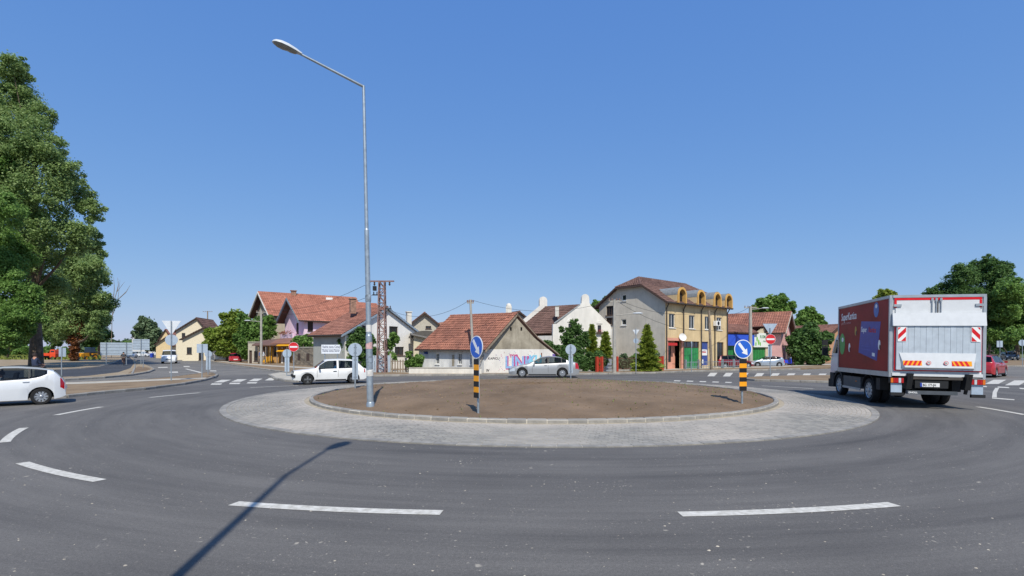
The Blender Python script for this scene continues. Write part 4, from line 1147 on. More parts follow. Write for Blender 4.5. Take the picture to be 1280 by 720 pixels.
gabled('red_far_house', 'tiny red roofed house left of the round street tree', W(165, 438, 210).xy, (.8, .6), 8, 9, 7.5, 11.5, mat('far_white_plaster', '#d6d4ce', .9, var=.08), M_tile_r, row=.9, colw=.8)
# kiosks and walls along the pavement right of the left street
def kiosk():
    O = G(310, 455.2); u = Vector((1, .12)).normalized()
    t = thing('kiosk_row', 'row of small shop kiosks with yellow awnings on the pavement', 'kiosk', (O[0], O[1], 0))
    f = Frame(O, u); S = lambda px: f.sz(px, 445)[0]; Z = lambda py: f.sz(320, py)[1]
    mg = mat('kiosk_concrete', '#b5ae9f', .9, var=.1); mo = mat('kiosk_ochre', '#b98e55', .85, var=.15, scale=2); my = mat('kiosk_yellow', '#e0a417', .6, var=.08)
    wall(t, 'shed_wall', f, [(0, 0), (S(325), 0), (S(325), Z(428)), (0, Z(428))], [(S(311.5), .02, S(315), Z(438)), (S(317.5), .4, S(323.5), Z(439))], mg, .3)
    plate(f, S(311.5), .02, S(315), Z(438), -.2, -.15).build('shed_door', M_frame_b, t, world=True)
    window(t, f, (S(317.5), .4, S(323.5), Z(439)), M_frame_b, mull=2)
    plate(f, 0, Z(428), S(325), Z(427), .1, -3).build('shed_roof', M_pave, t, world=True)
    f2 = Frame(f.p(S(325), 0, .0).xy, u); S2 = lambda px: f2.sz(px, 445)[0]
    hh = [(S2(329), 1.1, S2(334.5), Z(433)), (S2(342), 1.1, S2(347), Z(433)), (S2(351), 1.3, S2(363), Z(433))]
    wall(t, 'shop_wall', f2, [(0.02, 0), (S2(365), 0), (S2(365), Z(430)), (.02, Z(430))], hh, mo, .25)
    for r in hh: window(t, f2, r, M_frame_b, mull=1)
    plate(f2, S2(336.5), .05, S2(340), Z(433), .01, .07).build('kiosk_door', my, t, world=True)
    plate(f2, S2(327), .3, S2(336), 1.0, .01, .05).build('base_panel', my, t, world=True)
    rf = roof_slab(t, [f2.p(-.6, Z(431), 1.2), f2.p(S2(350), Z(431), 1.2), f2.p(S2(350), Z(422), -2.5), f2.p(-.6, Z(425), -2.5)], M_tile_d, .15)
    r2 = roof_slab(t, [f2.p(S2(341), Z(429.5), 1.0), f2.p(S2(366), Z(428.5), 1.0), f2.p(S2(366), Z(421.5), -2.5), f2.p(S2(341), Z(422.5), -2.5)], M_tile_b, .15)
    for zz in ((432, 428), (439, 435.5)):
        p = [f2.p(S2(349.5), Z(zz[0]), 1.35), f2.p(S2(365.5), Z(zz[0]), 1.35), f2.p(S2(365.5), Z(zz[1]), .1), f2.p(S2(349.5), Z(zz[1]), .1)]
        roof_slab(t, p, my, .08, 'awning')
    for px in (326.5, 335.5, 341, 349.5): MB().tube(f2.p(S2(px), 0, 1.0), f2.p(S2(px), Z(430.5), 1.0), .07).build('porch_post', M_wood, t, world=True)
    for px in (352, 355, 358, 361): plate(f2, S2(px), .05, S2(px) + .25, 2.3, .15, .2).build('hanging_rug', M_wood if px % 2 else mat('rug_white', '#d7d2c8', .9), t, world=True)
kiosk()
def block_wall():
    a, b_ = Vector((*G(366, 457.6), 0)), Vector((*G(394, 459), 0)); d = (b_ - a).normalized(); L = (b_ - a).length
    t = thing('block_wall', 'rough grey concrete block wall beside the kiosks', 'wall', tuple(a))
    mj = mat('mortar', '#a39c8e', .95, var=.1); ms = [mat('block_%d' % i, c, .95, var=.15, bump=.3) for i, c in enumerate(('#8d8273', '#7f7567', '#998d7c'))]
    ht = 2.15
    f = Frame(a.xy, d.xy)
    plate(f, 0, 0, L, ht, -.22, -.02).build('wall_body', mj, t, world=True)
    q = random.Random(4); rows = 9
    for r in range(rows):
        z0 = ht * r / rows; x = -.3 * (r % 2)
        while x < L:
            x1 = min(L, x + .62)
            if x1 - max(0, x) > .1: plate(f, max(0, x) + .012, z0 + .012, x1 - .012, z0 + ht / rows - .012, -.019, .0 + q.uniform(0, .012)).build('block', ms[q.randrange(3)], t, world=True)
            x = x1
    plate(f, -.05, ht + .002, L + .05, ht + .1, -.26, .05).build('coping', M_pave, t, world=True)
    for px in (374, 385):
        s, _ = f.sz(px, 450); plate(f, s - .35, .7, s + .35, 1.5, .014, .03).build('recess_panel', M_frame_b, t, world=True)
block_wall()
def gate_pier():
    t = thing('garage_box', 'pale flat-roofed garage behind the white hatchback', 'garage', (*G(404, 462), 0))
    f = Frame(G(392, 462), (1, .05)); L = 3.4
    m = mat('garage_white', '#cfccc4', .9, var=.1)
    wall(t, 'front_wall', f, [(0, 0), (L, 0), (L, 2.5), (0, 2.5)], [(.35, .05, 2.2, 2.1)], m)
    d_ = plate(f, .35, .05, 2.2, 2.1, -.16, -.12).build('garage_door', mat('garage_door', '#b9b6b0', .8, var=.2, scale=4), t, world=True)
    for i in range(4): plate(f, .4 + i * .45, .12, .8 + i * .45, 2.0, -.119, -.09).build('door_board', mat('garage_door', '#b9b6b0', .8), d_, world=True)
    plate(f, -.1, 2.502, L + .1, 2.68, .15, -4).build('roof', M_pave, t, world=True)
    for fr_, ln in ((Frame(f.p(L, 0, 0).xy, (-f.u.y, f.u.x)), 4.0), (Frame(f.p(0, 0, -4).xy, (f.u.y, -f.u.x)), 4.0)):
        wall(t, 'side_wall', fr_, [(0.23, 0), (ln, 0), (ln, 2.5), (.23, 2.5)], [], m)
gate_pier()
# ================================================================== trees, shrubs, hedges
def np_mesh(name, v, quads, tone, m):
    me = bpy.data.meshes.new(name)
    nq = len(quads)
    me.vertices.add(len(v)); me.vertices.foreach_set('co', v.astype(np.float32).ravel())
    me.loops.add(nq * 4); me.loops.foreach_set('vertex_index', quads.astype(np.int32).ravel())
    me.polygons.add(nq); me.polygons.foreach_set('loop_start', np.arange(0, nq * 4, 4, dtype=np.int32))
    me.update(calc_edges=True)
    at = me.attributes.new('tone', 'FLOAT', 'FACE'); at.data.foreach_set('value', tone.astype(np.float32))
    me.materials.append(m)
    return me
def leaves(blobs, n, size, rs, up=0.35, shell=0.55, clump=0.0):
    """leaf quads spread through ellipsoid blobs (x,y,z,rx,ry,rz); returns verts, quads, tone"""
    vol = np.array([b[3] * b[4] * b[5] for b in blobs]) ** (2 / 3); pr = vol / vol.sum()
    idx = rs.choice(len(blobs), n, p=pr)
    B = np.array(blobs)[idx]
    d = rs.normal(size=(n, 3)); d /= np.linalg.norm(d, axis=1)[:, None]
    rad = shell + (1 - shell) * rs.random(n) ** 0.6
    rad *= 1 + rs.normal(0, .07, n)
    c = B[:, :3] + d * B[:, 3:] * rad[:, None]
    if clump > 0:                                   # gather leaves into sprays so gaps open between them
        nc = max(8, n // 30)
        cc = c[rs.choice(n, nc)]
        ci = rs.integers(0, nc, n)
        c = cc[ci] + rs.normal(0, clump, (n, 3)) * np.array([1, 1, .7])
        stone = rs.normal(0, .16, nc)[ci]
    nrm = d * .6 + rs.normal(size=(n, 3)) * .75 + np.array([0, 0, up]); nrm /= np.linalg.norm(nrm, axis=1)[:, None]
    t = np.cross(nrm, rs.normal(size=(n, 3))); t /= np.linalg.norm(t, axis=1)[:, None]
    bt = np.cross(nrm, t)
    s = size * (0.6 + 0.8 * rs.random(n))[:, None]
    v = np.stack([c - t * s, c + bt * s * .55 + nrm * s * .12, c + t * s, c - bt * s * .55 + nrm * s * .12], 1).reshape(-1, 3)
    q = np.arange(n * 4).reshape(n, 4)
    btone = rs.random(len(blobs))[idx]
    tone = np.clip(.5 + .25 * (btone - .5) + rs.normal(0, .15, n) + (stone if clump > 0 else 0), 0, 1)
    return v, q, tone
def sub_blobs(blobs, k, f, rs, lo=.45):
    """break each big blob into many small leaf masses so that the outline is ragged and sky shows through"""
    out = []
    for b in blobs:
        for _ in range(k):
            d = rs.normal(size=3); d /= np.linalg.norm(d); q = lo + (1.02 - lo) * rs.random() ** .6
            r = f * rs.uniform(.55, 1.25)
            out.append((b[0] + d[0] * b[3] * q, b[1] + d[1] * b[4] * q, b[2] + d[2] * b[5] * q, b[3] * r, b[4] * r, b[5] * r * .75))
    return out
def px_blobs(lst, y, depth=0.8, jit=0.0, rs=None):
    out = []
    for it in lst:
        px, py, r = it[:3]
        yy = y + (rs.uniform(-jit, jit) if rs is not None else 0)
        p = W(px, py, yy); rr = r / F * yy
        out.append((p.x, p.y, p.z, rr, rr * depth, rr * (it[3] if len(it) > 3 else 1.0)))
    return out
def crown_blobs(base, h, r, z0, n, rs, top=1.0):
    """uneven crown: blobs around a squashed ball between z0 and h"""
    out = []; zc, hz = (z0 + h) / 2, (h - z0) / 2
    for i in range(n):
        d = rs.normal(size=3); d /= np.linalg.norm(d); k = .35 + .4 * rs.random()
        br = r * rs.uniform(.3, .48)
        out.append((base[0] + d[0] * r * k, base[1] + d[1] * r * k, zc + d[2] * hz * (k + .15) * top, br, br, br * rs.uniform(.75, 1)))
    return out
def make_tree(name, label, base, blobs, n, size, lm, trunk_r, group=None, cat='tree', seed=1, limbs=10, clump=0.0, lean=(0, 0), trunk_top=None, up=.35, shell=.55, bark=None):
    rs = np.random.default_rng(seed)
    t = thing(name, label, cat, (base[0], base[1], 0), group=group)
    off = np.array([base[0], base[1], 0.0])
    big = n > 15000
    if big: n = int(n * 1.3); size *= .8
    else: n = int(n * 1.7); size *= .74
    n1 = int(n * .3)
    v, q, tone = leaves(sub_blobs(blobs, 20 if big else 12, .33 if big else .38, rs), n - n1, size, rs, up=.7, shell=.2)
    v2, q2, tone2 = leaves(blobs, n1, size, rs, up=.7, shell=.15)
    v = np.concatenate([v, v2]); q = np.concatenate([q, q2 + len(v) - len(v2)]); tone = np.concatenate([tone, tone2])
    link('crown' if cat == 'tree' else 'foliage', np_mesh('crown', v - off, q, tone, lm), t)
    zt = trunk_top or max(b[2] for b in blobs)
    cx = np.mean([b[0] for b in blobs]); cy = np.mean([b[1] for b in blobs])
    b = MB(); k = 6
    q_ = random.Random(seed)
    pts = [Vector((base[0] + (cx - base[0]) * (i / k) ** 1.5 * .7 + q_.uniform(-.1, .1) * trunk_r * (i > 0), base[1] + (cy - base[1]) * (i / k) ** 1.5 * .7, zt * i / k - .1)) for i in range(k + 1)]
    rad = [trunk_r * (1.25 if i == 0 else 1 - .85 * i / k) for i in range(k + 1)]
    b.path(pts, rad, 8)
    for bl in sorted(blobs, key=lambda w: -w[3])[:limbs]:
        j = max(1, min(k - 1, int(k * .9 * max(0.1, (bl[2] - bl[3]) / max(zt, .1)))))
        s = pts[j]; e = Vector(bl[:3]); m_ = s.lerp(e, .5) + Vector((0, 0, -.06 * (e - s).length))
        b.path([s, m_, e], [rad[j] * .5, rad[j] * .32, rad[j] * .1], 5)
        for _ in range(3):
            e2 = e + Vector((q_.uniform(-1, 1) * bl[3], q_.uniform(-1, 1) * bl[4], q_.uniform(-.3, 1) * bl[5])) * .8
            b.tube(e, e2, rad[j] * .1, rad[j] * .03, 4)
    b.build('trunk' if cat == 'tree' else 'stem', bark or M_bark, t, world=True, smooth=60)
    return t
L_pop = leafmat('poplar_leaf', '#4f7036', '#aec47e', .45)
L_dark = leafmat('dark_leaf', '#355328', '#739653', .42)
L_mid = leafmat('mid_leaf', '#436829', '#92b561', .44)
L_yel = leafmat('yellow_green_leaf', '#557527', '#a5b553', .42)
L_con = leafmat('golden_conifer', '#5d7424', '#a9b552', .3)
L_brown = leafmat('dead_leaf', '#4f2f1c', '#8a5a34', .2)
L_grey = leafmat('greygreen_leaf', '#3d5236', '#7d936c', .3)
rs0 = np.random.default_rng(5)
# big poplars at the left edge
A_b = [(5, 105, 30), (28, 128, 25), (46, 145, 20), (-15, 150, 40), (28, 178, 38), (58, 185, 22), (78, 216, 22), (45, 235, 38), (0, 230, 42), (94, 243, 20), (114, 262, 15), (62, 290, 32), (96, 297, 22), (116, 302, 12), (10, 298, 42), (32, 338, 38), (-40, 200, 45), (15, 82, 16)]
make_tree('poplar_tree', 'tallest poplar rising out of frame left with dark trunk behind the white hatchback', G(45, 459), px_blobs(A_b, 56, .9, 3, rs0), 125000, .155, L_pop, .55, 'tall trees on the left verge', seed=2, limbs=16, clump=.55, trunk_top=26)
B_b = [(121, 345, 17), (101, 338, 25), (111, 378, 24), (84, 330, 22), (76, 366, 26), (126, 398, 11), (98, 405, 22), (66, 388, 22), (128, 372, 10), (118, 318, 12), (70, 412, 14), (118, 412, 12), (82, 420, 10)]
tB = make_tree('poplar_tree', 'broad poplar with brown withered leaves round its trunk', G(93, 452.2), px_blobs(B_b, 82, .9, 3, rs0), 60000, .2, L_pop, .5, 'tall trees on the left verge', seed=3, clump=.6, trunk_top=18)
bb = G(93, 452.2); rs1 = np.random.default_rng(8)
v, q, tone = leaves(px_blobs([(92, 445, 5), (93, 435, 6), (94, 424, 8), (97, 412, 9), (101, 404, 6), (92, 400, 5)], bb[1] - .6, .9), 1800, .28, rs1, shell=.3)
link('withered_leaves', np_mesh('withered_leaves', v - np.array([bb[0], bb[1], 0]), q, tone, L_brown), tB)
C_b = [(-5, 262, 30), (-25, 320, 45), (12, 368, 32), (28, 392, 22), (-15, 398, 30), (-5, 205, 25), (38, 372, 16), (8, 418, 18), (-12, 425, 20), (30, 412, 12)]
make_tree('poplar_tree', 'dense tree at the very left edge below the tallest poplar crown', (-56, 49), px_blobs(C_b, 50, .9, 3, rs0), 60000, .15, L_mid, .45, 'tall trees on the left verge', seed=4, clump=.5, trunk_top=20)
make_tree('poplar_tree', 'farther dark tree between the two big poplar trunks', G(66, 449), px_blobs([(62, 408, 16), (75, 398, 16), (55, 395, 18), (84, 414, 12), (68, 425, 9), (48, 412, 13)], 105, .9, 3, rs0), 14000, .36, L_dark, .4, 'tall trees on the left verge', seed=6, clump=.8, trunk_top=10)
make_tree('poplar_tree', 'tree at the right foot of the left row nearest the street', G(124, 447), px_blobs([(124, 400, 13), (118, 415, 13), (130, 418, 9), (112, 425, 10), (128, 385, 10)], 115, .9, 3, rs0), 12000, .36, L_dark, .4, 'tall trees on the left verge', seed=7, clump=.8, trunk_top=9)
make_tree('poplar_tree', 'shaded tree low behind the left edge undergrowth', G(8, 449), px_blobs([(5, 412, 15), (20, 415, 14), (-8, 405, 16), (34, 420, 10), (14, 398, 12)], 100, .9, 3, rs0), 12000, .36, L_dark, .4, 'tall trees on the left verge', seed=9, clump=.8, trunk_top=9)
for i, (px, py, r, lab) in enumerate(((8, 436, 9, 'light green bush at the left edge under the poplars'), (28, 438, 8, 'bush left of the dark poplar trunk'), (60, 440, 7, 'low bush behind the orange flatbed'), (80, 440, 6, 'small bush left of the withered poplar trunk'), (122, 437, 7, 'bush right of the yellow tractor'))):
    make_tree('bush', lab, G(px, 446.5), px_blobs([(px - r * .6, py, r * .7), (px + r * .6, py + 1, r * .7), (px, py - r * .4, r * .7)], 138, .9), 2200, .5, L_mid if i != 0 else L_yel, .12, 'undergrowth on the left', 'bush', seed=20 + i, limbs=3, shell=.4)
# thin bare tree behind the poplars
def bare_tree(name, label, base, y, pts, r):
    t = thing(name, label, 'tree', (base[0], base[1], 0)); b = MB()
    for path_ in pts: b.path([W(px, py, y) for px, py in path_], [r * (1 - .8 * i / (len(path_) - 1)) for i in range(len(path_))], 5)
    b.build('trunk', M_wood, t, world=True)
bare_tree('bare_tree', 'thin leafless tree right of the poplars', G(138, 448), 112, [[(139, 447), (140, 400), (141, 380)], [(141, 380), (146, 365), (156, 352)], [(141, 385), (150, 372), (160, 362)], [(140, 395), (147, 378), (150, 350)], [(141, 380), (143, 360), (142, 346)], [(146, 365), (148, 356), (147, 347)], [(150, 372), (157, 366), (163, 356)]], .09)
# street tree in the distance, hill wood
make_tree('street_tree', 'round grey-green tree far down the left street', G(184, 444), px_blobs([(183, 408, 11), (176, 420, 9), (192, 418, 11), (186, 428, 11), (196, 428, 7), (180, 402, 7)], 160, .9), 7000, .55, L_grey, .4, seed=31, trunk_top=8, clump=.5)
make_tree('street_tree', 'small low tree left of the far red roof', G(160, 442), px_blobs([(158, 432, 5), (165, 431, 5), (152, 433, 4)], 240, .9), 2500, .8, L_mid, .3, seed=32, trunk_top=5)
rs2 = np.random.default_rng(77)
hb = [(W(px, py, 520).x, 520 + rs2.uniform(-20, 20), W(px, py, 520).z, 7 / F * 520, 8, 5 / F * 520) for px, py in [(120 + i * 5, 428 + abs(i - 6) * .7 + (i % 3)) for i in range(14)]]
hb += [(W(px, 436, 520).x, 515, W(px, 436, 520).z, 8, 8, 8) for px in range(110, 205, 6)]
v, q, tone = leaves(hb, 7000, 1.6, rs2)
tag(link('far_wood', np_mesh('far_wood', v, q, tone, L_grey)), 'wooded rise at the far end of the left street', 'wood', kind='stuff')
rs4 = np.random.default_rng(78)
hb = [(x + rs4.uniform(-6, 6), 300 - x * .25 + rs4.uniform(-25, 25), rs4.uniform(3, 9), rs4.uniform(6, 10), 9, rs4.uniform(5, 9)) for x in np.arange(95, 420, 5.5)]
v, q, tone = leaves(sub_blobs(hb, 7, .45, rs4), 16000, 1.1, rs4)
tag(link('park_wood', np_mesh('park_wood', v, q, tone, L_dark)), 'low dark belt of woodland behind the right park trees', 'wood', kind='stuff')
# trees and climbers right of the left street
make_tree('street_tree', 'yellow-green tree beside the parked white van', G(284, 452), px_blobs([(275, 420, 12), (287, 402, 11), (293, 415, 13), (266, 428, 10), (282, 432, 14), (297, 430, 11), (296, 394, 8), (262, 416, 7), (300, 405, 8)], 83, .9), 9000, .34, L_yel, .22, seed=33, clump=.45, trunk_top=5)
make_tree('street_tree', 'dark green tree draped over the shed by the kiosks', G(318, 453.5), px_blobs([(312, 412, 14), (325, 408, 13), (334, 415, 10), (320, 424, 14), (305, 425, 12), (335, 402, 8), (308, 438, 10), (303, 399, 7)], 76, .9), 9500, .3, L_mid, .22, seed=34, clump=.35, trunk_top=5)
make_tree('bush', 'green bush before the lilac house above the block wall', G(379, 457), px_blobs([(374, 428, 9), (384, 426, 8), (390, 434, 7), (379, 437, 9), (370, 437, 6)], 64, .9), 4200, .24, L_mid, .1, cat='bush', seed=35, clump=.3)
make_tree('bush', 'tall ivy-like shrub between garage and pylon', G(443, 463.5), px_blobs([(440, 425, 9), (450, 417, 8), (433, 432, 9), (447, 440, 11), (455, 430, 9), (437, 450, 9), (452, 456, 9), (462, 424, 7), (466, 440, 7), (461, 455, 7)], 43.5, .8), 6500, .2, L_dark, .1, cat='bush', seed=36, clump=.25)
make_tree('bush', 'loose branchy shrub right of the lattice pylon', G(487, 464.5), px_blobs([(486, 430, 7), (492, 420, 5), (488, 445, 7), (495, 425, 4), (484, 455, 6)], 42.5, .8), 2400, .18, L_mid, .06, cat='bush', seed=37, clump=.25)
make_tree('bush', 'bright green shrub at the corner of the low house', G(519, 467), px_blobs([(516, 452, 6), (524, 449, 6), (522, 457, 6), (511, 443, 4), (510, 455, 4)], 40.5, .8), 2400, .17, L_mid, .06, cat='bush', seed=38, clump=.2)
# garden of the white gable house
make_tree('garden_tree', 'dark leafy tree before the white dutch gable', G(717, 464.6), px_blobs([(713, 417, 8), (722, 411, 7), (706, 424, 7), (730, 420, 6), (716, 430, 9), (717, 403, 5), (702, 412, 4), (733, 428, 5), (708, 436, 8), (722, 428, 8), (724, 438, 8)], 44.5, .8), 8000, .13, L_dark, .14, seed=40, clump=.22, trunk_top=3)
make_tree('bush', 'dark hedge bush behind the silver sedan', G(700, 466), px_blobs([(686, 432, 7), (694, 440, 9), (705, 447, 10), (683, 442, 6), (715, 455, 9), (700, 456, 9), (724, 450, 8)], 42.5, .8), 11000, .13, L_dark, .1, cat='bush', seed=41, clump=.22)
make_tree('bush', 'rounded dark bush at the red gate post', G(741, 466), px_blobs([(738, 450, 9), (748, 446, 8), (732, 456, 8), (745, 456, 9), (755, 452, 6)], 42.0, .8), 7000, .12, L_dark, .08, cat='bush', seed=42, clump=.2)
def conifer(name, label, px, base_y, top_y, halfw, y, n, size, lm, seed, power=1.0, group=None):
    rs = np.random.default_rng(seed); p0 = W(px, base_y, y); p1 = W(px, top_y, y); hw = halfw / F * y
    t = thing(name, label, 'tree', (p0.x, p0.y, 0), group=group)
    hh = rs.random(n) ** 1.4; ang = rs.random(n) * 6.283
    lay = .72 + .28 * np.cos(hh * 44 + np.sin(ang * 3 + seed) * 1.5)
    r = hw * (1 - hh) ** power * lay * (0.55 + .45 * rs.random(n) ** .5) * (1 + .16 * np.sin(ang * 5 + hh * 9 + seed) + .14 * np.sin(ang * 2.0 + hh * 17) + .1 * rs.normal(size=n))
    c = np.stack([p0.x + r * np.cos(ang), p0.y + r * np.sin(ang), p0.z + (p1.z - p0.z) * hh - r * .25], 1)
    out = np.stack([np.cos(ang), np.sin(ang), np.full(n, .35)], 1) + rs.normal(0, .3, (n, 3)); out /= np.linalg.norm(out, axis=1)[:, None]
    sd = np.cross(out, rs.normal(size=(n, 3))); sd /= np.linalg.norm(sd, axis=1)[:, None]
    s = size * (.6 + .8 * rs.random(n))[:, None]
    v = np.stack([c - out * s, c + sd * s * .3, c + out * s, c - sd * s * .3], 1).reshape(-1, 3) - np.array([p0.x, p0.y, 0])
    link('crown', np_mesh('crown', v, np.arange(n * 4).reshape(n, 4), np.clip(rs.normal(.5, .25, n), 0, 1), lm), t)
    MB().tube((p0.x, p0.y, 0), (p0.x, p0.y, p1.z * .9), .09, .02).build('trunk', M_bark, t, world=True)
conifer('conifer_tree', 'taller golden conifer before the white gable', 740, 460, 406, 12, 46, 5000, .2, L_con, 51, .75)
conifer('conifer_tree', 'shorter rounder golden conifer under the flower box', 757, 458, 415, 11, 46.5, 4500, .2, L_con, 52, .55)
conifer('conifer_tree', 'layered green conifer before the grey gable', 809, 459, 407, 18, 43, 7500, .22, L_con, 53, .9)
for i, (px, lab) in enumerate(((779, 'pale flowering shrub left of the layered conifer'), (795, 'sprawling shrub behind the give way sign post'), (822, 'low dry shrub behind the red fence'))):
    make_tree('bush', lab, W(px, 438, 47).xy, px_blobs([(px - 4, 452, 6), (px + 4, 455, 6), (px, 447, 5), (px + 1, 460, 6)], 47, .8), 1600, .15, L_grey if i != 1 else L_mid, .05, cat='bush', seed=55 + i, clump=.2)
# trees behind the houses
make_tree('background_tree', 'tree between white gable and grey gable roofs', G(757, 452), px_blobs([(752, 385, 9), (760, 380, 9), (745, 383, 7), (757, 393, 10), (766, 388, 7)], 80, .9), 5000, .32, L_mid, .25, seed=60, clump=.4, trunk_top=7)
make_tree('background_tree', 'broad tree rising behind the pink house roof', G(967, 450), px_blobs([(952, 381, 8), (964, 377, 9), (976, 378, 9), (986, 385, 8), (960, 388, 10), (974, 390, 10), (944, 386, 5)], 90, .9), 7000, .36, L_mid, .3, seed=61, clump=.4, trunk_top=8)
make_tree('background_tree', 'tree behind the pink gable on its right', G(1012, 450), px_blobs([(1005, 396, 9), (1015, 400, 10), (1022, 405, 9), (1000, 406, 9), (1012, 390, 7), (1028, 410, 6)], 84, .9), 6500, .34, L_mid, .3, seed=62, clump=.4, trunk_top=6)
make_tree('garden_tree', 'dense dark bush-like tree beside the blue scooter', G(1010, 456.6), px_blobs([(1000, 425, 13), (1014, 420, 13), (1024, 430, 11), (992, 435, 9), (1008, 438, 14), (1025, 443, 10), (1012, 410, 8), (1034, 422, 7), (1000, 448, 8), (1018, 449, 8)], 60, .9), 13000, .24, L_dark, .2, seed=63, clump=.3, trunk_top=3)
make_tree('background_tree', 'treetop just above the truck box', G(1108, 449), px_blobs([(1104, 368, 7), (1112, 370, 7), (1098, 376, 7), (1108, 378, 10), (1118, 380, 8), (1100, 392, 11), (1116, 394, 11), (1106, 408, 12), (1120, 410, 10)], 88, .9), 7000, .34, L_con, .25, seed=64, clump=.4, trunk_top=9)
R1 = [(1205, 345, 17), (1222, 338, 14), (1190, 356, 14), (1180, 366, 12), (1240, 335, 13), (1250, 347, 15), (1228, 362, 22), (1205, 378, 24), (1165, 368, 9), (1246, 378, 18), (1258, 334, 8), (1236, 327, 8), (1175, 385, 16), (1225, 395, 22), (1190, 400, 18)]
make_tree('park_tree', 'tall spreading tree above the right side of the truck', G(1222, 448), px_blobs(R1, 92, .9, 3, rs0), 60000, .2, L_dark, .45, 'trees in the park on the right', seed=65, clump=.55, trunk_top=14)
R2 = [(1262, 362, 16), (1276, 372, 18), (1258, 388, 16), (1275, 400, 20), (1256, 410, 14), (1290, 365, 18), (1243, 418, 11), (1270, 420, 12), (1295, 410, 18)]
make_tree('park_tree', 'full tree at the right edge over the dark parked car', G(1272, 449), px_blobs(R2, 86, .9, 3, rs0), 36000, .24, L_mid, .4, 'trees in the park on the right', seed=66, clump=.5, trunk_top=10)
make_tree('park_tree', 'shaded low tree behind the red hatchback', G(1235, 447), px_blobs([(1235, 418, 12), (1248, 425, 9), (1222, 420, 11), (1260, 430, 8), (1275, 430, 9), (1245, 410, 10)], 110, .9), 14000, .36, L_dark, .35, 'trees in the park on the right', seed=67, clump=.5, trunk_top=6)
# grass of the left park
rs3 = np.random.default_rng(12); n = 5000
gy = rs3.uniform(95, 160, n); gx = (rs3.uniform(-60, 126, n) - CX) / F * gy
hgt = rs3.uniform(.25, .7, n); an = rs3.random(n) * 6.283; w = .14
v = np.stack([np.stack([gx - np.cos(an) * w, gy - np.sin(an) * w, np.full(n, .1)], 1), np.stack([gx + np.cos(an) * w, gy + np.sin(an) * w, np.full(n, .1)], 1),
              np.stack([gx + np.cos(an) * w + np.sin(an) * .1, gy + np.sin(an) * w, .1 + hgt], 1), np.stack([gx - np.cos(an) * w * .2 + np.sin(an) * .1, gy, .1 + hgt], 1)], 1).reshape(-1, 3)
tag(link('long_grass', np_mesh('long_grass', v, np.arange(n * 4).reshape(n, 4), rs3.random(n), leafmat('grass_blade', '#5f6f2c', '#98a052', .3))), 'long uncut grass under the poplars on the left', 'grass', kind='stuff')

# ================================================================== street furniture: lamps, poles, signs, fences
def lamp(name, label, base, top, arm_end, tip, group='tall street lamps of the roundabout'):
    t = thing(name, label, 'street lamp', base, group=group)
    base, top, arm_end, tip = map(Vector, (base, top, arm_end, tip))
    d = top - base
    MB().path([base + d * k - Vector((0, 0, .05 if k == 0 else 0)) for k in (0, .22, .225, .55, .555, 1)], [.098, .092, .078, .068, .056, .042], 14).build('pole', M_galv, t, world=True, smooth=40)
    MB().lathe([(.118, -.05), (.118, .1), (.1, .14)], base, (0, 0, 1), 14).build('base_collar', M_galv, t, world=True, smooth=40)
    MB().path([top - d.normalized() * .02, arm_end], [.04, .033], 10).build('arm', M_galv, t, world=True, smooth=60)
    # luminaire: a shell like half an egg with a flat lens below
    ax = (tip - arm_end).normalized(); ln = (tip - arm_end).length; sd = ax.cross(Vector((0, 0, 1))).normalized(); up = sd.cross(ax).normalized()
    rings = []
    for s, w, h_ in ((-.05, .05, .05), (0, .06, .06), (.2, .11, .1), (.45, .15, .13), (.7, .16, .13), (.88, .12, .1), (.97, .06, .06), (1.0, .01, .02)):
        c = arm_end + ax * (ln * s); n = 9
        rings.append([c + sd * (w * math.cos(math.pi * i / (n - 1))) + up * (h_ * math.sin(math.pi * i / (n - 1))) for i in range(n)])
    hd = MB().loft(rings, closed=True).build('lamp_head', mat('lamp_grey', '#c5cbce', .45, var=.05), t, world=True, smooth=50)
    rr = []
    for s, w, dp in ((.12, .05, .01), (.16, .09, .05), (.35, .12, .06), (.42, .13, .03), (.6, .14, .06), (.8, .12, .06), (.93, .06, .02)):
        c = arm_end + ax * (ln * s); n = 7
        rr.append([c + sd * (w * math.cos(math.pi * i / (n - 1))) - up * (dp * math.sin(math.pi * i / (n - 1)) + .004) for i in range(n)])
    MB().loft(rr, closed=True).build('lens', mat('lamp_bowl', '#8d8c84', .25, var=.1), hd, world=True, smooth=60)
    return t
lb = W(463, 508, 15.04); lb.z = mound_z(lb.x, lb.y)
lt = W(454.5, 107.5, 15.04)
L1 = lamp('street_lamp', 'tall grey street lamp standing in the soil of the island', lb, lt, W(375.5, 67.5, 14.2), W(340, 52, 13.85))
# stickers and bands on the pole
q = random.Random(9); b = MB()
for i, z in enumerate((.9, 1.05, 1.3, 1.45, 1.7, 1.9, 2.2, 2.6, 3.1, 4.2)):
    k = z / (lt.z - lb.z); c = lb.lerp(lt, k); r = .1 if z < 2.15 else .084
    b2 = MB().lathe([(r * .9, 0), (r, .001), (r, .1 + .12 * q.random()), (r * .9, .3)][:3] + [(r * .9, .2)], c, (0, 0, 1), 14)
    if i % 2 == 0: b2.build('sticker_band', [mat('paper_white', '#d8d6d0', .8, var=.15, scale=9), mat('paper_grey', '#8d9aa6', .8, var=.3, scale=9), mat('paper_pink', '#c9a3a0', .8, var=.2, scale=9)][(i // 2) % 3], L1, world=True)
lamp('street_lamp', 'street lamp by the camera whose long shadow crosses the near asphalt', (-1.98, -.09, 0), (-1.98, -.09, 9.65), (-2.0, 1.45, 10.15), (-1.85, 2.15, 10.3))

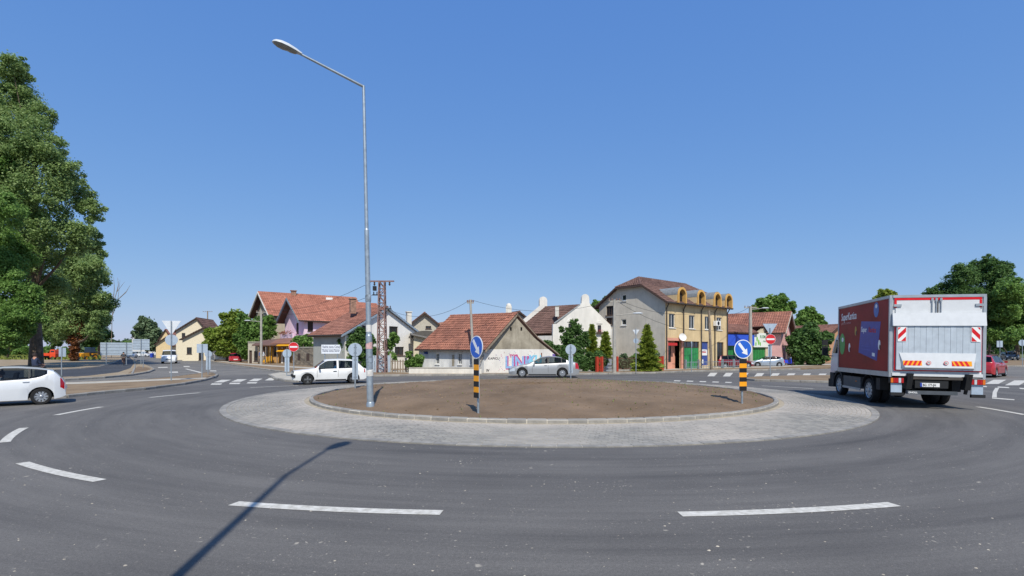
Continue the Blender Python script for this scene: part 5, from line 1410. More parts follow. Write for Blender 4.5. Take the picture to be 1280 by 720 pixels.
M_sign_blue = mat('sign_blue', '#1f5fc4', .35, var=.05, coat=.3)
M_sign_white = mat('sign_white_film', '#e4e6e6', .4, var=.04)
M_sign_red = mat('sign_red', '#cf2027', .35, var=.05, coat=.3)
M_sign_yel = mat('sign_amber', '#f0a010', .4, var=.05)
M_sign_blk = mat('sign_black', '#19191b', .45, var=.1)
def sign_frame(loc, nrm):
    """local axes of an upright sign: x along its face (to the viewer's right), outward normal"""
    n = Vector((nrm[0], nrm[1], 0)).normalized(); x = Vector((-n.y, n.x, 0))
    return n, x
def disc(b, c, n, x, r, d0, d1, k=28):
    z = Vector((0, 0, 1)); c = Vector(c)
    pts = [c + x * (r * math.cos(2 * math.pi * i / k)) + z * (r * math.sin(2 * math.pi * i / k)) + n * d0 for i in range(k)]
    return b.extrude(pts, n * (d1 - d0))
def flat(b, c, n, x, pts, d0, d1):
    z = Vector((0, 0, 1)); c = Vector(c)
    return b.extrude([c + x * p[0] + z * p[1] + n * d0 for p in pts], n * (d1 - d0))
def post(t, base, top, r=.03, m=None):
    MB().tube(base, top, r, r, 10).build('post', m or M_galv, t, world=True, smooth=50)
def keep_sign(label, base, nrm, face=True):
    t = thing('keep_right_sign', label, 'traffic sign', base, group='keep right signs around the island')
    n, x = sign_frame(base, nrm); base = Vector(base)
    zc = base.z + 1.72; c = Vector((base.x, base.y, zc))
    post(t, base - Vector((0, 0, .05)), Vector((base.x, base.y, zc + .26)), .032)
    pl = disc(MB(), c, n, x, .30, .05, .062).build('disc', M_sign_white if face else M_galv2, t, world=True)
    disc(MB(), c, n, x, .275, .0621, .066).build('blue_face', M_sign_blue, pl, world=True)
    disc(MB(), c, n, x, .296, .044, .0499).build('disc_back', M_galv2, pl, world=True)
    a = R(-52); u = (math.cos(a), math.sin(a)); w = (-u[1], u[0])
    P = lambda s, t_: (u[0] * s + w[0] * t_, u[1] * s + w[1] * t_)
    flat(MB(), c, n, x, [P(-.24, -.045), P(.06, -.045), P(.06, -.115), P(.24, 0), P(.06, .115), P(.06, .045), P(-.24, .045)], .0661, .069).build('arrow', M_sign_white, pl, world=True)
    # striped board under the disc
    bd = flat(MB(), (base.x, base.y, 0), n, x, [(-.125, base.z + .40), (.125, base.z + .40), (.125, zc - .31), (-.125, zc - .31)], .045, .06).build('striped_board', M_galv2, t, world=True)
    z0, z1 = base.z + .40, zc - .31; m_ = 7
    for i in range(m_):
        a0, a1 = z0 + (z1 - z0) * i / m_, z0 + (z1 - z0) * (i + 1) / m_
        flat(MB(), (base.x, base.y, 0), n, x, [(-.123, a0), (.123, a0), (.123, a1), (-.123, a1)], .0601, .063).build('stripe', M_sign_yel if i % 2 else M_sign_blk, bd, world=True)
    for zz in (zc - .12, zc + .12, z0 + .12, z1 - .12): flat(MB(), (base.x, base.y, 0), n, x, [(-.06, zz - .02), (.06, zz - .02), (.06, zz + .02), (-.06, zz + .02)], .02, .0439).build('clamp', M_galv, t, world=True)
    return t
def isl(px, y):
    p = W(px, HY, y); return (p.x, p.y, mound_z(p.x, p.y))
keep_sign('keep right sign on striped board nearest the camera, before the graffiti house', isl(597.8, 13.3), (-.80, -.6))
keep_sign('keep right sign on striped board at the right of the island beside the truck', isl(927.5, 16.2), (.13, -.99))
keep_sign('grey back of keep right sign before the white hatchback', isl(444, 22.7), (-.35, .94))
keep_sign('grey back of keep right sign before the silver sedan', isl(713.5, 29.0), (.1, 1))
def back_sign(name, label, base, nrm, shapes, top, group=None, r=.03):
    """sign seen from behind: bare metal plates on a post; shapes: (kind, centre height, size)"""
    t = thing(name, label, 'traffic sign', (base[0], base[1], .1), group=group)
    n, x = sign_frame(base, nrm); b0 = Vector((base[0], base[1], .08))
    post(t, b0, Vector((base[0], base[1], top)), r)
    for kind, zc, s in shapes:
        c = (base[0], base[1], zc)
        if kind == 'disc':
            d_ = disc(MB(), c, n, x, s, .04, .055).build('disc', M_galv2, t, world=True); disc(MB(), c, n, x, s * .97, .0551, .058).build('face', M_sign_blue, d_, world=True)
        elif kind == 'tri':
            P = lambda k: [(-s * k, s * .58 * k), (s * k, s * .58 * k), (0, -s * 1.15 * k)]
            d_ = flat(MB(), c, n, x, P(1), .04, .055).build('triangle', mat('pale_sheet', '#d3d9de', .5, var=.05), t, world=True); flat(MB(), c, n, x, P(.97), .0551, .058).build('red_border', M_sign_red, d_, world=True); flat(MB(), c, n, x, P(.68), .0581, .06).build('face', M_sign_white, d_, world=True)
        else:
            w_, h_ = s
            d_ = flat(MB(), c, n, x, [(-w_, -h_), (w_, -h_), (w_, h_), (-w_, h_)], .04, .055).build('plate', M_galv2, t, world=True); flat(MB(), c, n, x, [(-w_ * .96, -h_ * .96), (w_ * .96, -h_ * .96), (w_ * .96, h_ * .96), (-w_ * .96, h_ * .96)], .0551, .058).build('face', M_sign_blue if kind == 'rect' else M_sign_white, d_, world=True)
    return t
def Zp(px, py, y): return W(px, py, y).z
g_ = G(214, 478.5); y_ = g_[1]
back_sign('give_way_sign', 'back of give way triangle with disc under it on the left verge', g_, (-.3, .95), [('tri', Zp(214, 407, y_), 10.5 / F * y_), ('disc', Zp(214, 425, y_), 7 / F * y_)], Zp(214, 401, y_))
g_ = G(252.5, 474.5); y_ = g_[1]
back_sign('direction_sign', 'back of small rectangular sign on the nose of the left verge', g_, (-.3, .95), [('rect', Zp(252, 435.5, y_), (6 / F * y_, 5.5 / F * y_))], Zp(252, 430, y_))
g_ = G(260, 470); y_ = g_[1]
back_sign('keep_right_sign', 'back of small disc sign with narrow board on the verge nose', g_, (-.2, .97), [('disc', Zp(260, 442.5, y_), 4.3 / F * y_), ('board', Zp(260, 454, y_), (2.6 / F * y_, 8 / F * y_))], Zp(260, 438, y_))
g_ = G(77, 474.5); y_ = g_[1]
back_sign('direction_sign', 'back of rectangular sign on a post behind the white hatchback tail', g_, (.2, .97), [('rect', Zp(77, 440.3, y_), (5.5 / F * y_, 5.5 / F * y_))], Zp(77, 434, y_))
g_ = G(358.5, 472); y_ = g_[1]
back_sign('keep_right_sign', 'back of disc sign with board left of the left no entry sign', g_, (-.1, 1), [('disc', Zp(358, 442, y_), 5.4 / F * y_), ('board', Zp(358, 455, y_), (2.8 / F * y_, 9.5 / F * y_))], Zp(358, 437, y_))
# large direction boards down the left street
for (x0, y0, x1, y1, d, lab) in ((131, 428.2, 160, 444, 61, 'wide grey back of a large direction board on the left verge'), (168.5, 424, 184, 437.5, 62, 'smaller raised grey back of direction board by the left street')):
    c = W((x0 + x1) / 2, (y0 + y1) / 2, d); w_ = (x1 - x0) / 2 / F * d; h_ = (y1 - y0) / 2 / F * d
    t = thing('direction_board', lab, 'road sign', (c.x, c.y, .1))
    n, x = sign_frame(c, (-.45, .9))
    sc_ = 1 / abs(x.x)
    for k in ((-.7, .7) if w_ > 1 else (0,)):
        post(t, (c.x + x.x * w_ * k, c.y + x.y * w_ * k, .05), (c.x + x.x * w_ * k, c.y + x.y * w_ * k, c.z + h_), .05)
    pl = flat(MB(), c, n, x, [(-w_ * sc_, -h_), (w_ * sc_, -h_), (w_ * sc_, h_), (-w_ * sc_, h_)], .06, .08).build('plate', M_galv2, t, world=True)
    flat(MB(), c, n, x, [(-w_ * sc_ * .98, -h_ * .97), (w_ * sc_ * .98, -h_ * .97), (w_ * sc_ * .98, h_ * .97), (-w_ * sc_ * .98, h_ * .97)], .0801, .083).build('face', M_sign_blue, pl, world=True)
    for i in range(4):
        zz = -h_ + 2 * h_ * (i + .5) / 4
        flat(MB(), c, n, x, [(-w_ * sc_ * .98, zz - .02), (w_ * sc_ * .98, zz - .02), (w_ * sc_ * .98, zz + .02), (-w_ * sc_ * .98, zz + .02)], .045, .0599).build('stiffener', M_galv, pl, world=True)
g_ = G(179, 461.5); back_sign('small_post_sign', 'thin post with tiny plate on the planting bed by the cycle path', g_, (-.4, .9), [('rect', 1.62, (.16, .1))], 1.7)
def no_entry(label, base, nrm, top_tri=False, zc=2.1, r=.3):
    t = thing('no_entry_sign', label, 'traffic sign', (base[0], base[1], .1), group='no entry signs at the exits')
    n, x = sign_frame(base, nrm)
    post(t, (base[0], base[1], .08), (base[0], base[1], zc + (.75 if top_tri else .3)), .03)
    c = (base[0], base[1], zc)
    d_ = disc(MB(), c, n, x, r, .04, .055).build('disc', M_sign_white, t, world=True)
    disc(MB(), c, n, x, r * .96, .0551, .058).build('red_face', M_sign_red, d_, world=True)
    flat(MB(), c, n, x, [(-r * .76, -r * .17), (r * .76, -r * .17), (r * .76, r * .17), (-r * .76, r * .17)], .0581, .061).build('white_bar', M_sign_white, d_, world=True)
    if top_tri:
        c2 = Vector((base[0], base[1], zc + .78)); n2 = -n; s = .46
        P = lambda k: [(-s * k, s * .52 * k), (s * k, s * .52 * k), (0, -s * 1.1 * k)]
        d2 = flat(MB(), c2, n2, -x, P(1), .04, .055).build('triangle', M_galv2, t, world=True)
        flat(MB(), c2, n2, -x, P(.97), .0551, .058).build('red_border', M_sign_red, d2, world=True); flat(MB(), c2, n2, -x, P(.68), .0581, .06).build('triangle_face', M_sign_white, d2, world=True)
        flat(MB(), (base[0], base[1], zc - .75), n2, -x, [(-.12, -.4), (.12, -.4), (.12, .4), (-.12, .4)], .04, .055).build('narrow_board', M_galv2, t, world=True)
g_ = G(367.3, 470.8); y_ = g_[1]
no_entry('red no entry disc before the block wall by the kiosks', g_, (.15, -1), zc=Zp(367, 433.6, y_), r=5.9 / F * y_)
g_ = G(962.8, 473.3); y_ = g_[1]
no_entry('red no entry disc under a triangle back before the silver parked hatchback', g_, (-.1, -1), True, Zp(963, 424, y_), 6.2 / F * y_)
g_ = G(795, 467.4); y_ = g_[1]
back_sign('give_way_sign', 'back of give way triangle before the grey gable', g_, (.25, .97), [('tri', Zp(795, 414.5, y_), 4.2 / F * y_), ('disc', Zp(795, 426, y_), 3.2 / F * y_)], Zp(795, 410, y_))
g_ = G(864.5, 466.3); back_sign('plain_post', 'plain grey post before the green garage gate', g_, (.2, 1), [('rect', Zp(864, 430, g_[1]), (.05, .2))], Zp(864, 428, g_[1]))
g_ = G(1250, 453.5); y_ = g_[1]
back_sign('direction_sign', 'back of rectangular sign before the right park trees', g_, (.1, 1), [('rect', Zp(1250, 430, y_), (3.4 / F * y_, 4 / F * y_))], Zp(1250, 425, y_))
g_ = G(1278, 458.5); y_ = g_[1]
back_sign('disc_sign', 'back of round sign cut by the right edge of the picture', g_, (.1, 1), [('disc', Zp(1278, 428.5, y_), 3.9 / F * y_)], Zp(1278, 424, y_))
# two-line street direction sign
def text_sign():
    y_ = 35.0; p = W(414, 470, y_)
    t = thing('direction_sign', 'white two-line direction sign above the white old hatchback', 'road sign', (p.x, p.y, .1))
    n, x = sign_frame(p, (.05, -1))
    a, b_ = W(402.3, 436.5, y_), W(426.5, 436.5, y_); w_ = b_.x - a.x
    for px in (406, 422): post(t, (W(px, 440, y_).x, p.y, .05), (W(px, 440, y_).x, p.y, W(px, 431, y_).z), .035)
    c = W(414.4, 436.5, y_); h_ = 5.6 / F * y_
    k = w_ / 2
    bd = flat(MB(), c, n, x, [(-k, -h_), (k - .09, -h_), (k, 0), (k - .09, h_), (-k, h_)], .04, .06).build('plate', mat('sign_pale', '#dfe4ea', .45, var=.03), t, world=True)
    M = root_mat(t).inverted(); ink = mat('sign_ink', '#3f4660', .5)
    for i, tx in enumerate(('Radna zona Cenej', 'Radna zona Sever')):
        lettering('sign_lettering', tx, .235, M @ (Vector(c) - x * (k - .07) + Vector((0, 0, .09 - .27 * i)) + n * .0605), x, (0, 0, 1), ink, bd, sx=.69, bold=.003)
    flat(MB(), c, n, x, [(-k + .03, -.012), (k - .1, -.012), (k - .1, .012), (-k + .03, .012)], .0601, .062).build('divider', ink, bd, world=True)
text_sign()
# concrete and wooden poles
def pole(name, label, base, top_z, r0, r1, m, arms=(), lampside=None, tilt=(0, 0)):
    t = thing(name, label, 'utility pole', (base[0], base[1], 0))
    top = Vector((base[0] + tilt[0], base[1] + tilt[1], top_z))
    MB().path([Vector((base[0], base[1], -.05)), Vector((base[0], base[1], 0)).lerp(top, .5), top], [r0, (r0 + r1) / 2, r1], 10).build('shaft', m, t, world=True, smooth=50)
    for i, (dz, w_) in enumerate(arms):
        a = MB().box((top.x, top.y, top.z - dz), (w_, .09, .09)).build('crossarm', m, t, world=True)
        for k in (-.45, -.2, .2, .45): MB().lathe([(.03, 0), (.055, .05), (.04, .1), (.05, .13), (.02, .18)], (top.x + w_ * k, top.y, top.z - dz + .045), (0, 0, 1), 8).build('insulator', mat('porcelain', '#8a6a58', .3), a, world=True)
    if lampside:
        dx, dz, ln = lampside
        s = Vector((top.x, top.y, top.z - dz)); e = s + Vector((ln, -.3, .12))
        a = MB().path([s, e], .035, 6).build('lamp_arm', m, t, world=True)
        sg = 1 if ln > 0 else -1
        MB().loft([[e + Vector((sg * q_, w * math.cos(th), .02 + h_ * math.sin(th))) for th in [i * math.pi / 4 for i in range(8)]] for q_, w, h_ in ((-.1, .05, .04), (.1, .12, .07), (.45, .14, .08), (.65, .05, .03))]).build('lamp_head', mat('lamp_grey', '#c5cbce', .45), a, world=True, smooth=60)
    return t, top
M_cpole = mat('concrete_pole', '#a7a49b', .9, var=.1, scale=3, bump=.2)
pE, tE = pole('utility_pole', 'slender concrete pole standing before the low red roof', G(592.5, 468.4), W(588, 374, 38.5).z, .13, .08, M_cpole, [(.25, .5)], tilt=(-.28, 0))
pG, tG = pole('utility_pole', 'concrete pole with lamp arm before the grey gable', G(768, 467.3), W(767.5, 374.5, 40.3).z, .16, .1, M_cpole, [(.12, .9)], lampside=(0, 1.25, 1.5))
pW, tW = pole('utility_pole', 'brown wooden pole before the yellow front', G(889.5, 463.6), W(887, 388, 46).z, .13, .09, M_wood, [], tilt=(-.25, 0))
pK, tK = pole('utility_pole', 'concrete pole with white lamp beside the kiosks', G(326.5, 456.5), W(326, 387, 63.5).z, .17, .12, M_cpole, [(.3, 1.2)], lampside=(0, 1.5, -1.3))
pR, tR = pole('utility_pole', 'concrete lattice-like pole before the blue fascia', G(938, 459.5), W(938, 383, 55).z, .22, .15, M_cpole, [(.15, 1.3)], lampside=(0, .35, 1.2))
pS, tS = pole('utility_pole', 'far street pole with double crossarms beside the cream house', G(259.5, 446.5), W(259, 381, 120).z, .2, .14, M_wood, [(.2, 2.6), (2.4, 2.2)])
pS2, tS2 = pole('utility_pole', 'far street pole with single crossarm above the cream roof', G(219.5, 444), W(219, 393, 160).z, .22, .15, M_wood, [(.2, 2.8)])
pS3, tS3 = pole('utility_pole', 'farther street pole right of the round street tree', G(198.5, 443), W(198, 404.5, 190).z, .22, .15, M_wood, [(.2, 3.0)], lampside=(0, 4.5, -1.8))
def cable(label, a, b_, sag=.5, r=.014, n=12):
    a, b_ = Vector(a), Vector(b_)
    pts = [a.lerp(b_, i / n) - Vector((0, 0, sag * 4 * (i / n) * (1 - i / n))) for i in range(n + 1)]
    o = MB().path([p - a for p in pts], r, 4).build('overhead_cable', M_black, loc=tuple(a))
    tag(o, label, 'cable', 'overhead cables')
# lattice pylon
def pylon():
    y_ = 40.2; base = W(477.5, 467.5, y_); t = thing('lattice_pylon', 'rusty lattice steel pylon with crossarms beside the white house', 'pylon', (base.x, base.y, 0))
    top = W(477, 352, y_).z; m = mat('rusty_steel', '#7d5a53', .85, scale=6, col2='#8f7a74', bump=.1)
    w0, w1 = .46, .22; cx, cy = base.x, base.y
    def w(z): return (w0 + (w1 - w0) * z / top) / 2 + .1
    for sx in (-1, 1):
        for sy in (-1, 1):
            MB().tube((cx + sx * w(0), cy + sy * w(0), -.05), (cx + sx * w(top), cy + sy * w(top), top), 0.06, .05, 4).build('leg', m, t, world=True)
    n = 13
    for i in range(n):
        z0, z1 = top * i / n, top * (i + 1) / n; b = MB(); s = 1 if i % 2 else -1
        for a0, a1 in (((-s, -1), (s, -1)), ((-s, 1), (s, 1)), ((-1, -s), (-1, s)), ((1, -s), (1, s))):
            b.tube((cx + a0[0] * w(z0), cy + a0[1] * w(z0), z0), (cx + a1[0] * w(z1), cy + a1[1] * w(z1), z1), .036, .036, 4)
            b.tube((cx - abs(w(z1)) if a0[1] == a1[1] else cx + a0[0] * w(z1), cy + a0[1] * w(z1), z1), (cx + abs(w(z1)) if a0[1] == a1[1] else cx + a1[0] * w(z1), cy + a1[1] * w(z1), z1), .03, .03, 4)
        b.build('lattice_brace', m, t, world=True)
    arm = MB().bx(cx - .95, cx + .95, cy - .07, cy + .07, top - .02, top + .08).build('crossarm', m, t, world=True)
    for k in (-.85, .85): MB().lathe([(.03, 0), (.08, -.06), (.05, -.14), (.09, -.2), (.03, -.3)], (cx + k * .7, cy, top - .02), (0, 0, 1), 8).build('insulator', M_frame_b, arm, world=True)
    for dz, s in ((1.05, -1), (2.15, 1)):
        a = MB().bx(cx + s * .1, cx + s * .75, cy - .05, cy + .05, top - dz - .04, top - dz + .04).build('crossarm', M_black, t, world=True)
        for k in (.4, .65): MB().lathe([(.02, 0), (.05, .05), (.03, .12), (.05, .16), (.02, .22)], (cx + s * k, cy, top - dz + .04), (0, 0, 1), 8).build('insulator', M_frame_b, a, world=True)
    sw = MB().box((cx - .55, cy - .1, top - .55), (.25, .25, .35)).build('switch_box', M_black, t, world=True)
    return Vector((cx, cy, top))
tP = pylon()
cable('lower cable running left from the pylon to the kiosk pole', tP + Vector((-.6, 0, -1)), tK, 1.0)
cable('upper cable running left from the pylon crossarm', tP + Vector((-.7, 0, .05)), tK + Vector((.5, 0, .1)), .9)
cable('cable from the pylon to the pole before the low house', tP + Vector((.5, 0, -2.2)), tE, .9)
cable('cable sagging from the low house pole to the grey gable pole', tE, tG, .9)
cable('cable crossing the grey gable and yellow front', tG, W(905, 411, 48), 1.0)
cable('upper cable from the grey gable pole to the wooden pole', tG + Vector((.3, 0, 0)), tW, .7)
cable('cable from the wooden pole to the pole by the blue fascia', tW, tR, .6)
# fences
def fence_red():
    mr_ = mat('red_fence', '#b23a22', .6, var=.12); mg_ = mat('rusty_mesh', '#6d5446', .8, var=.15)
    a, b_ = Vector((*G(746, 466.6), .1)), Vector((*G(831, 464.3), .1)); d = (b_ - a); L = d.length; u = d.normalized(); n = Vector((u.y, -u.x, 0))
    t = thing('red_fence', 'red steel garden fence with rusty panels before the grey gable', 'fence', tuple(a))
    f = Frame(a.xy, u.xy)
    S = lambda px: f.sz(px, 455)[0]
    posts = [747, 753, 772, 797.5, 817, 829]
    for px in posts:
        plate(f, S(px) - .09, .05, S(px) + .09, 1.35, -.18, 0).build('post', mr_, t, world=True)
    for i in range(len(posts) - 1):
        s0, s1 = S(posts[i]) + .1, S(posts[i + 1]) - .1
        red = i in (0, 4)
        b = MB()
        for zz in (.3, 1.15): plate(f, s0, zz, s1, zz + .05, -.1, -.06, b)
        pan = b.build('rail', mr_ if red else mg_, t, world=True)
        k = max(2, int((s1 - s0) / .12))
        for j in range(k):
            s = s0 + (s1 - s0) * (j + .5) / k
            plate(f, s - (.035 if red else .012), .15, s + (.035 if red else .012), 1.28, -.059, -.04).build('picket', mr_ if red else mg_, pan, world=True)
    plate(f, S(757), .05, S(770), 1.15, -.6, -.55).build('gate_sheet', M_galv2, t, world=True)
fence_red()
def picket(name, label, a, b_, h_, m, gap=.16, w=.05, postm=None, posts=3, mesh=False):
    a, b_ = Vector((*a, .1)), Vector((*b_, .1)); L = (b_ - a).length; f = Frame(a.xy, (b_ - a).xy)
    t = thing(name, label, 'fence', tuple(a))
    for i in range(posts):
        s = L * i / (posts - 1); plate(f, s - .07, .02, s + .07, h_ + .25, -.16, -.02).build('post', postm or M_cpole, t, world=True)
    b = MB()
    for z in (.25 * h_ + .1, .85 * h_ + .1): plate(f, 0, z, L, z + .05, -.015, .01, b)
    rl = b.build('rail', m, t, world=True)
    k = int(L / gap)
    for j in range(k):
        s = L * (j + .5) / k
        plate(f, s - w / 2, .12, s + w / 2, h_ + .1, .011, .03).build('picket', m, rl, world=True)
picket('wooden_fence', 'weathered picket fence between pylon and low house', G(489, 467), G(525, 467), 1.0, M_wood, .2, .09)
picket('sheet_fence', 'grey sheet metal fence behind the lattice pylon', G(463, 467.3), G(488, 467), 1.35, M_galv2, .3, .28, posts=2)
picket('wire_fence', 'low grey railing before the dark red parked wagon', G(858, 463.2), G(932, 461), .75, M_galv, .35, .03, posts=6, postm=M_galv)
picket('garden_fence', 'grey paling fence between the scooter and the dense bush', G(984, 457.5), G(1004, 457.3), 1.5, M_wood, .4, .3, posts=3, postm=M_plaster)
picket('street_fence', 'low wall-like fence by the cream house on the left street', G(232, 447.6), G(262, 449.4), 1.5, M_wood, .5, .42, posts=4)
# ================================================================== vehicles
def lerp_prof(prof, u):
    if u <= prof[0][0]: return prof[0][1]
    for (a, za), (b, zb) in zip(prof, prof[1:]):
        if u <= b: return za + (zb - za) * (u - a) / (b - a) if b > a else zb
    return prof[-1][1]
SPECS = {
 'hatch': dict(L=4.05, W=1.72, top=[(0, .46), (.05, .62), (.2, .72), (.6, .84), (1.0, .93), (1.12, .97), (1.5, 1.18), (1.92, 1.38), (2.3, 1.45), (2.7, 1.45), (3.2, 1.40), (3.6, 1.32), (3.72, 1.26), (3.94, .99), (4.02, .82), (4.05, .5)],
     belt=[(1.0, .88), (2.4, .94), (3.0, .98), (3.3, 1.04), (3.6, 1.20)], fa=.78, ra=3.35, wr=.31, zb=.2, ws=(1.16, 1.9), rw=(3.7, 3.94), wins=[(1.34, 2.16), (2.22, 3.0), (3.03, 3.52)], doors=[(1.2, 2.19), (2.19, 3.1)], roofw=.70),
 'old': dict(L=3.9, W=1.64, top=[(0, .44), (.02, .68), (.07, .745), (.55, .80), (1.0, .845), (1.1, .88), (1.3, 1.06), (1.62, 1.31), (1.78, 1.36), (2.4, 1.38), (3.0, 1.355), (3.22, 1.31), (3.3, 1.26), (3.66, .89), (3.84, .83), (3.9, .5)],
     belt=[(1.0, .80), (2.4, .825), (3.4, .85)], fa=.72, ra=3.1, wr=.285, zb=.22, ws=(1.12, 1.6), rw=(3.29, 3.64), wins=[(1.3, 2.22), (2.32, 3.16)], doors=[(1.2, 2.29)], roofw=.76, boxy=True),
 'sedan': dict(L=4.77, W=1.8, top=[(0, .42), (.06, .60), (.25, .72), (.8, .84), (1.25, .93), (1.4, .97), (1.9, 1.22), (2.25, 1.4), (2.7, 1.465), (3.2, 1.45), (3.6, 1.38), (4.0, 1.2), (4.3, 1.08), (4.5, 1.06), (4.66, 1.0), (4.74, .8), (4.77, .5)],
     belt=[(1.3, .90), (2.6, .95), (4.2, 1.03)], fa=.92, ra=3.63, wr=.325, zb=.2, ws=(1.44, 2.22), rw=(3.62, 4.26), wins=[(1.72, 2.62), (2.72, 3.55), (3.6, 3.9)], doors=[(1.6, 2.67), (2.67, 3.65)], roofw=.70),
 'wagon': dict(L=4.2, W=1.7, top=[(0, .45), (.05, .62), (.3, .74), (.9, .88), (1.05, .93), (1.4, 1.15), (1.8, 1.36), (2.3, 1.43), (3.4, 1.42), (3.8, 1.38), (3.88, 1.34), (4.08, .95), (4.16, .8), (4.2, .5)],
     belt=[(1.0, .88), (2.4, .92), (3.9, .97)], fa=.78, ra=3.4, wr=.3, zb=.2, ws=(1.08, 1.78), rw=(3.87, 4.06), wins=[(1.28, 2.1), (2.2, 3.0), (3.1, 3.75)], doors=[(1.2, 2.15), (2.15, 3.1)], roofw=.74),
 'van': dict(L=4.8, W=1.84, top=[(0, .5), (.04, .75), (.15, .95), (.6, 1.12), (.75, 1.18), (1.1, 1.5), (1.45, 1.82), (1.8, 1.92), (4.5, 1.94), (4.66, 1.9), (4.7, 1.84), (4.76, 1.1), (4.79, .8), (4.8, .5)],
     belt=[(.7, 1.08), (2.4, 1.12), (4.6, 1.12)], fa=.85, ra=3.78, wr=.33, zb=.25, ws=(.78, 1.42), rw=(4.69, 4.765), wins=[(1.0, 1.75), (1.9, 3.1), (3.2, 4.4)], doors=[(.95, 1.85)], roofw=.80, boxy=True),
 'suv': dict(L=4.4, W=1.85, top=[(0, .55), (.04, .8), (.25, .95), (1.0, 1.06), (1.15, 1.1), (1.6, 1.45), (1.9, 1.62), (2.3, 1.68), (3.7, 1.67), (4.05, 1.6), (4.12, 1.55), (4.3, 1.1), (4.38, .9), (4.4, .55)],
     belt=[(1.0, 1.02), (2.4, 1.05), (4.1, 1.1)], fa=.85, ra=3.55, wr=.36, zb=.28, ws=(1.18, 1.86), rw=(4.11, 4.28), wins=[(1.4, 2.2), (2.3, 3.2), (3.3, 3.9)], doors=[(1.3, 2.25), (2.25, 3.25)], roofw=.76),
}
def wheel(parent, x, y, r, w, rim=M_alloy, spokes=8, scale=1.0):
    s = 1 if y > 0 else -1
    wl = MB().lathe([(r * .2, -w * .3), (r * .62, -w * .3), (r * .62, w * .28)], (x, y, r), (0, s, 0), 20).build('wheel', M_black, parent, smooth=40)
    MB().lathe([(r * .64, -w / 2), (r * .92, -w / 2), (r, -w * .3), (r, w * .3), (r * .93, w / 2), (r * .68, w / 2), (r * .64, w * .4)], (x, y, r), (0, s, 0), 26).build('tyre', M_rubber, wl, smooth=40)
    b = MB().lathe([(r * .55, w * .25), (r * .66, w * .47), (r * .665, w * .3), (r * .57, w * .2)], (x, y, r), (0, s, 0), 26)
    yy = y + s * w * .36
    for i in range(spokes):
        a = 2 * math.pi * i / spokes; ca, sa = math.cos(a), math.sin(a)
        wd = r * (.09 if spokes > 6 else .14)
        p = [(x + ca * q * r - sa * e * wd, yy + s * o, r + sa * q * r + ca * e * wd) for o in (-.015, .015) for q, e in ((.1, -1), (.1, 1), (.6, 1.25), (.6, -1.25))]
        b.hexa(p)
    b.lathe([(r * .17, -.02), (r * .17, .03), (r * .1, .045)], (x, yy, r), (0, s, 0), 12)
    b.build('rim', rim, wl, smooth=35)
    return wl
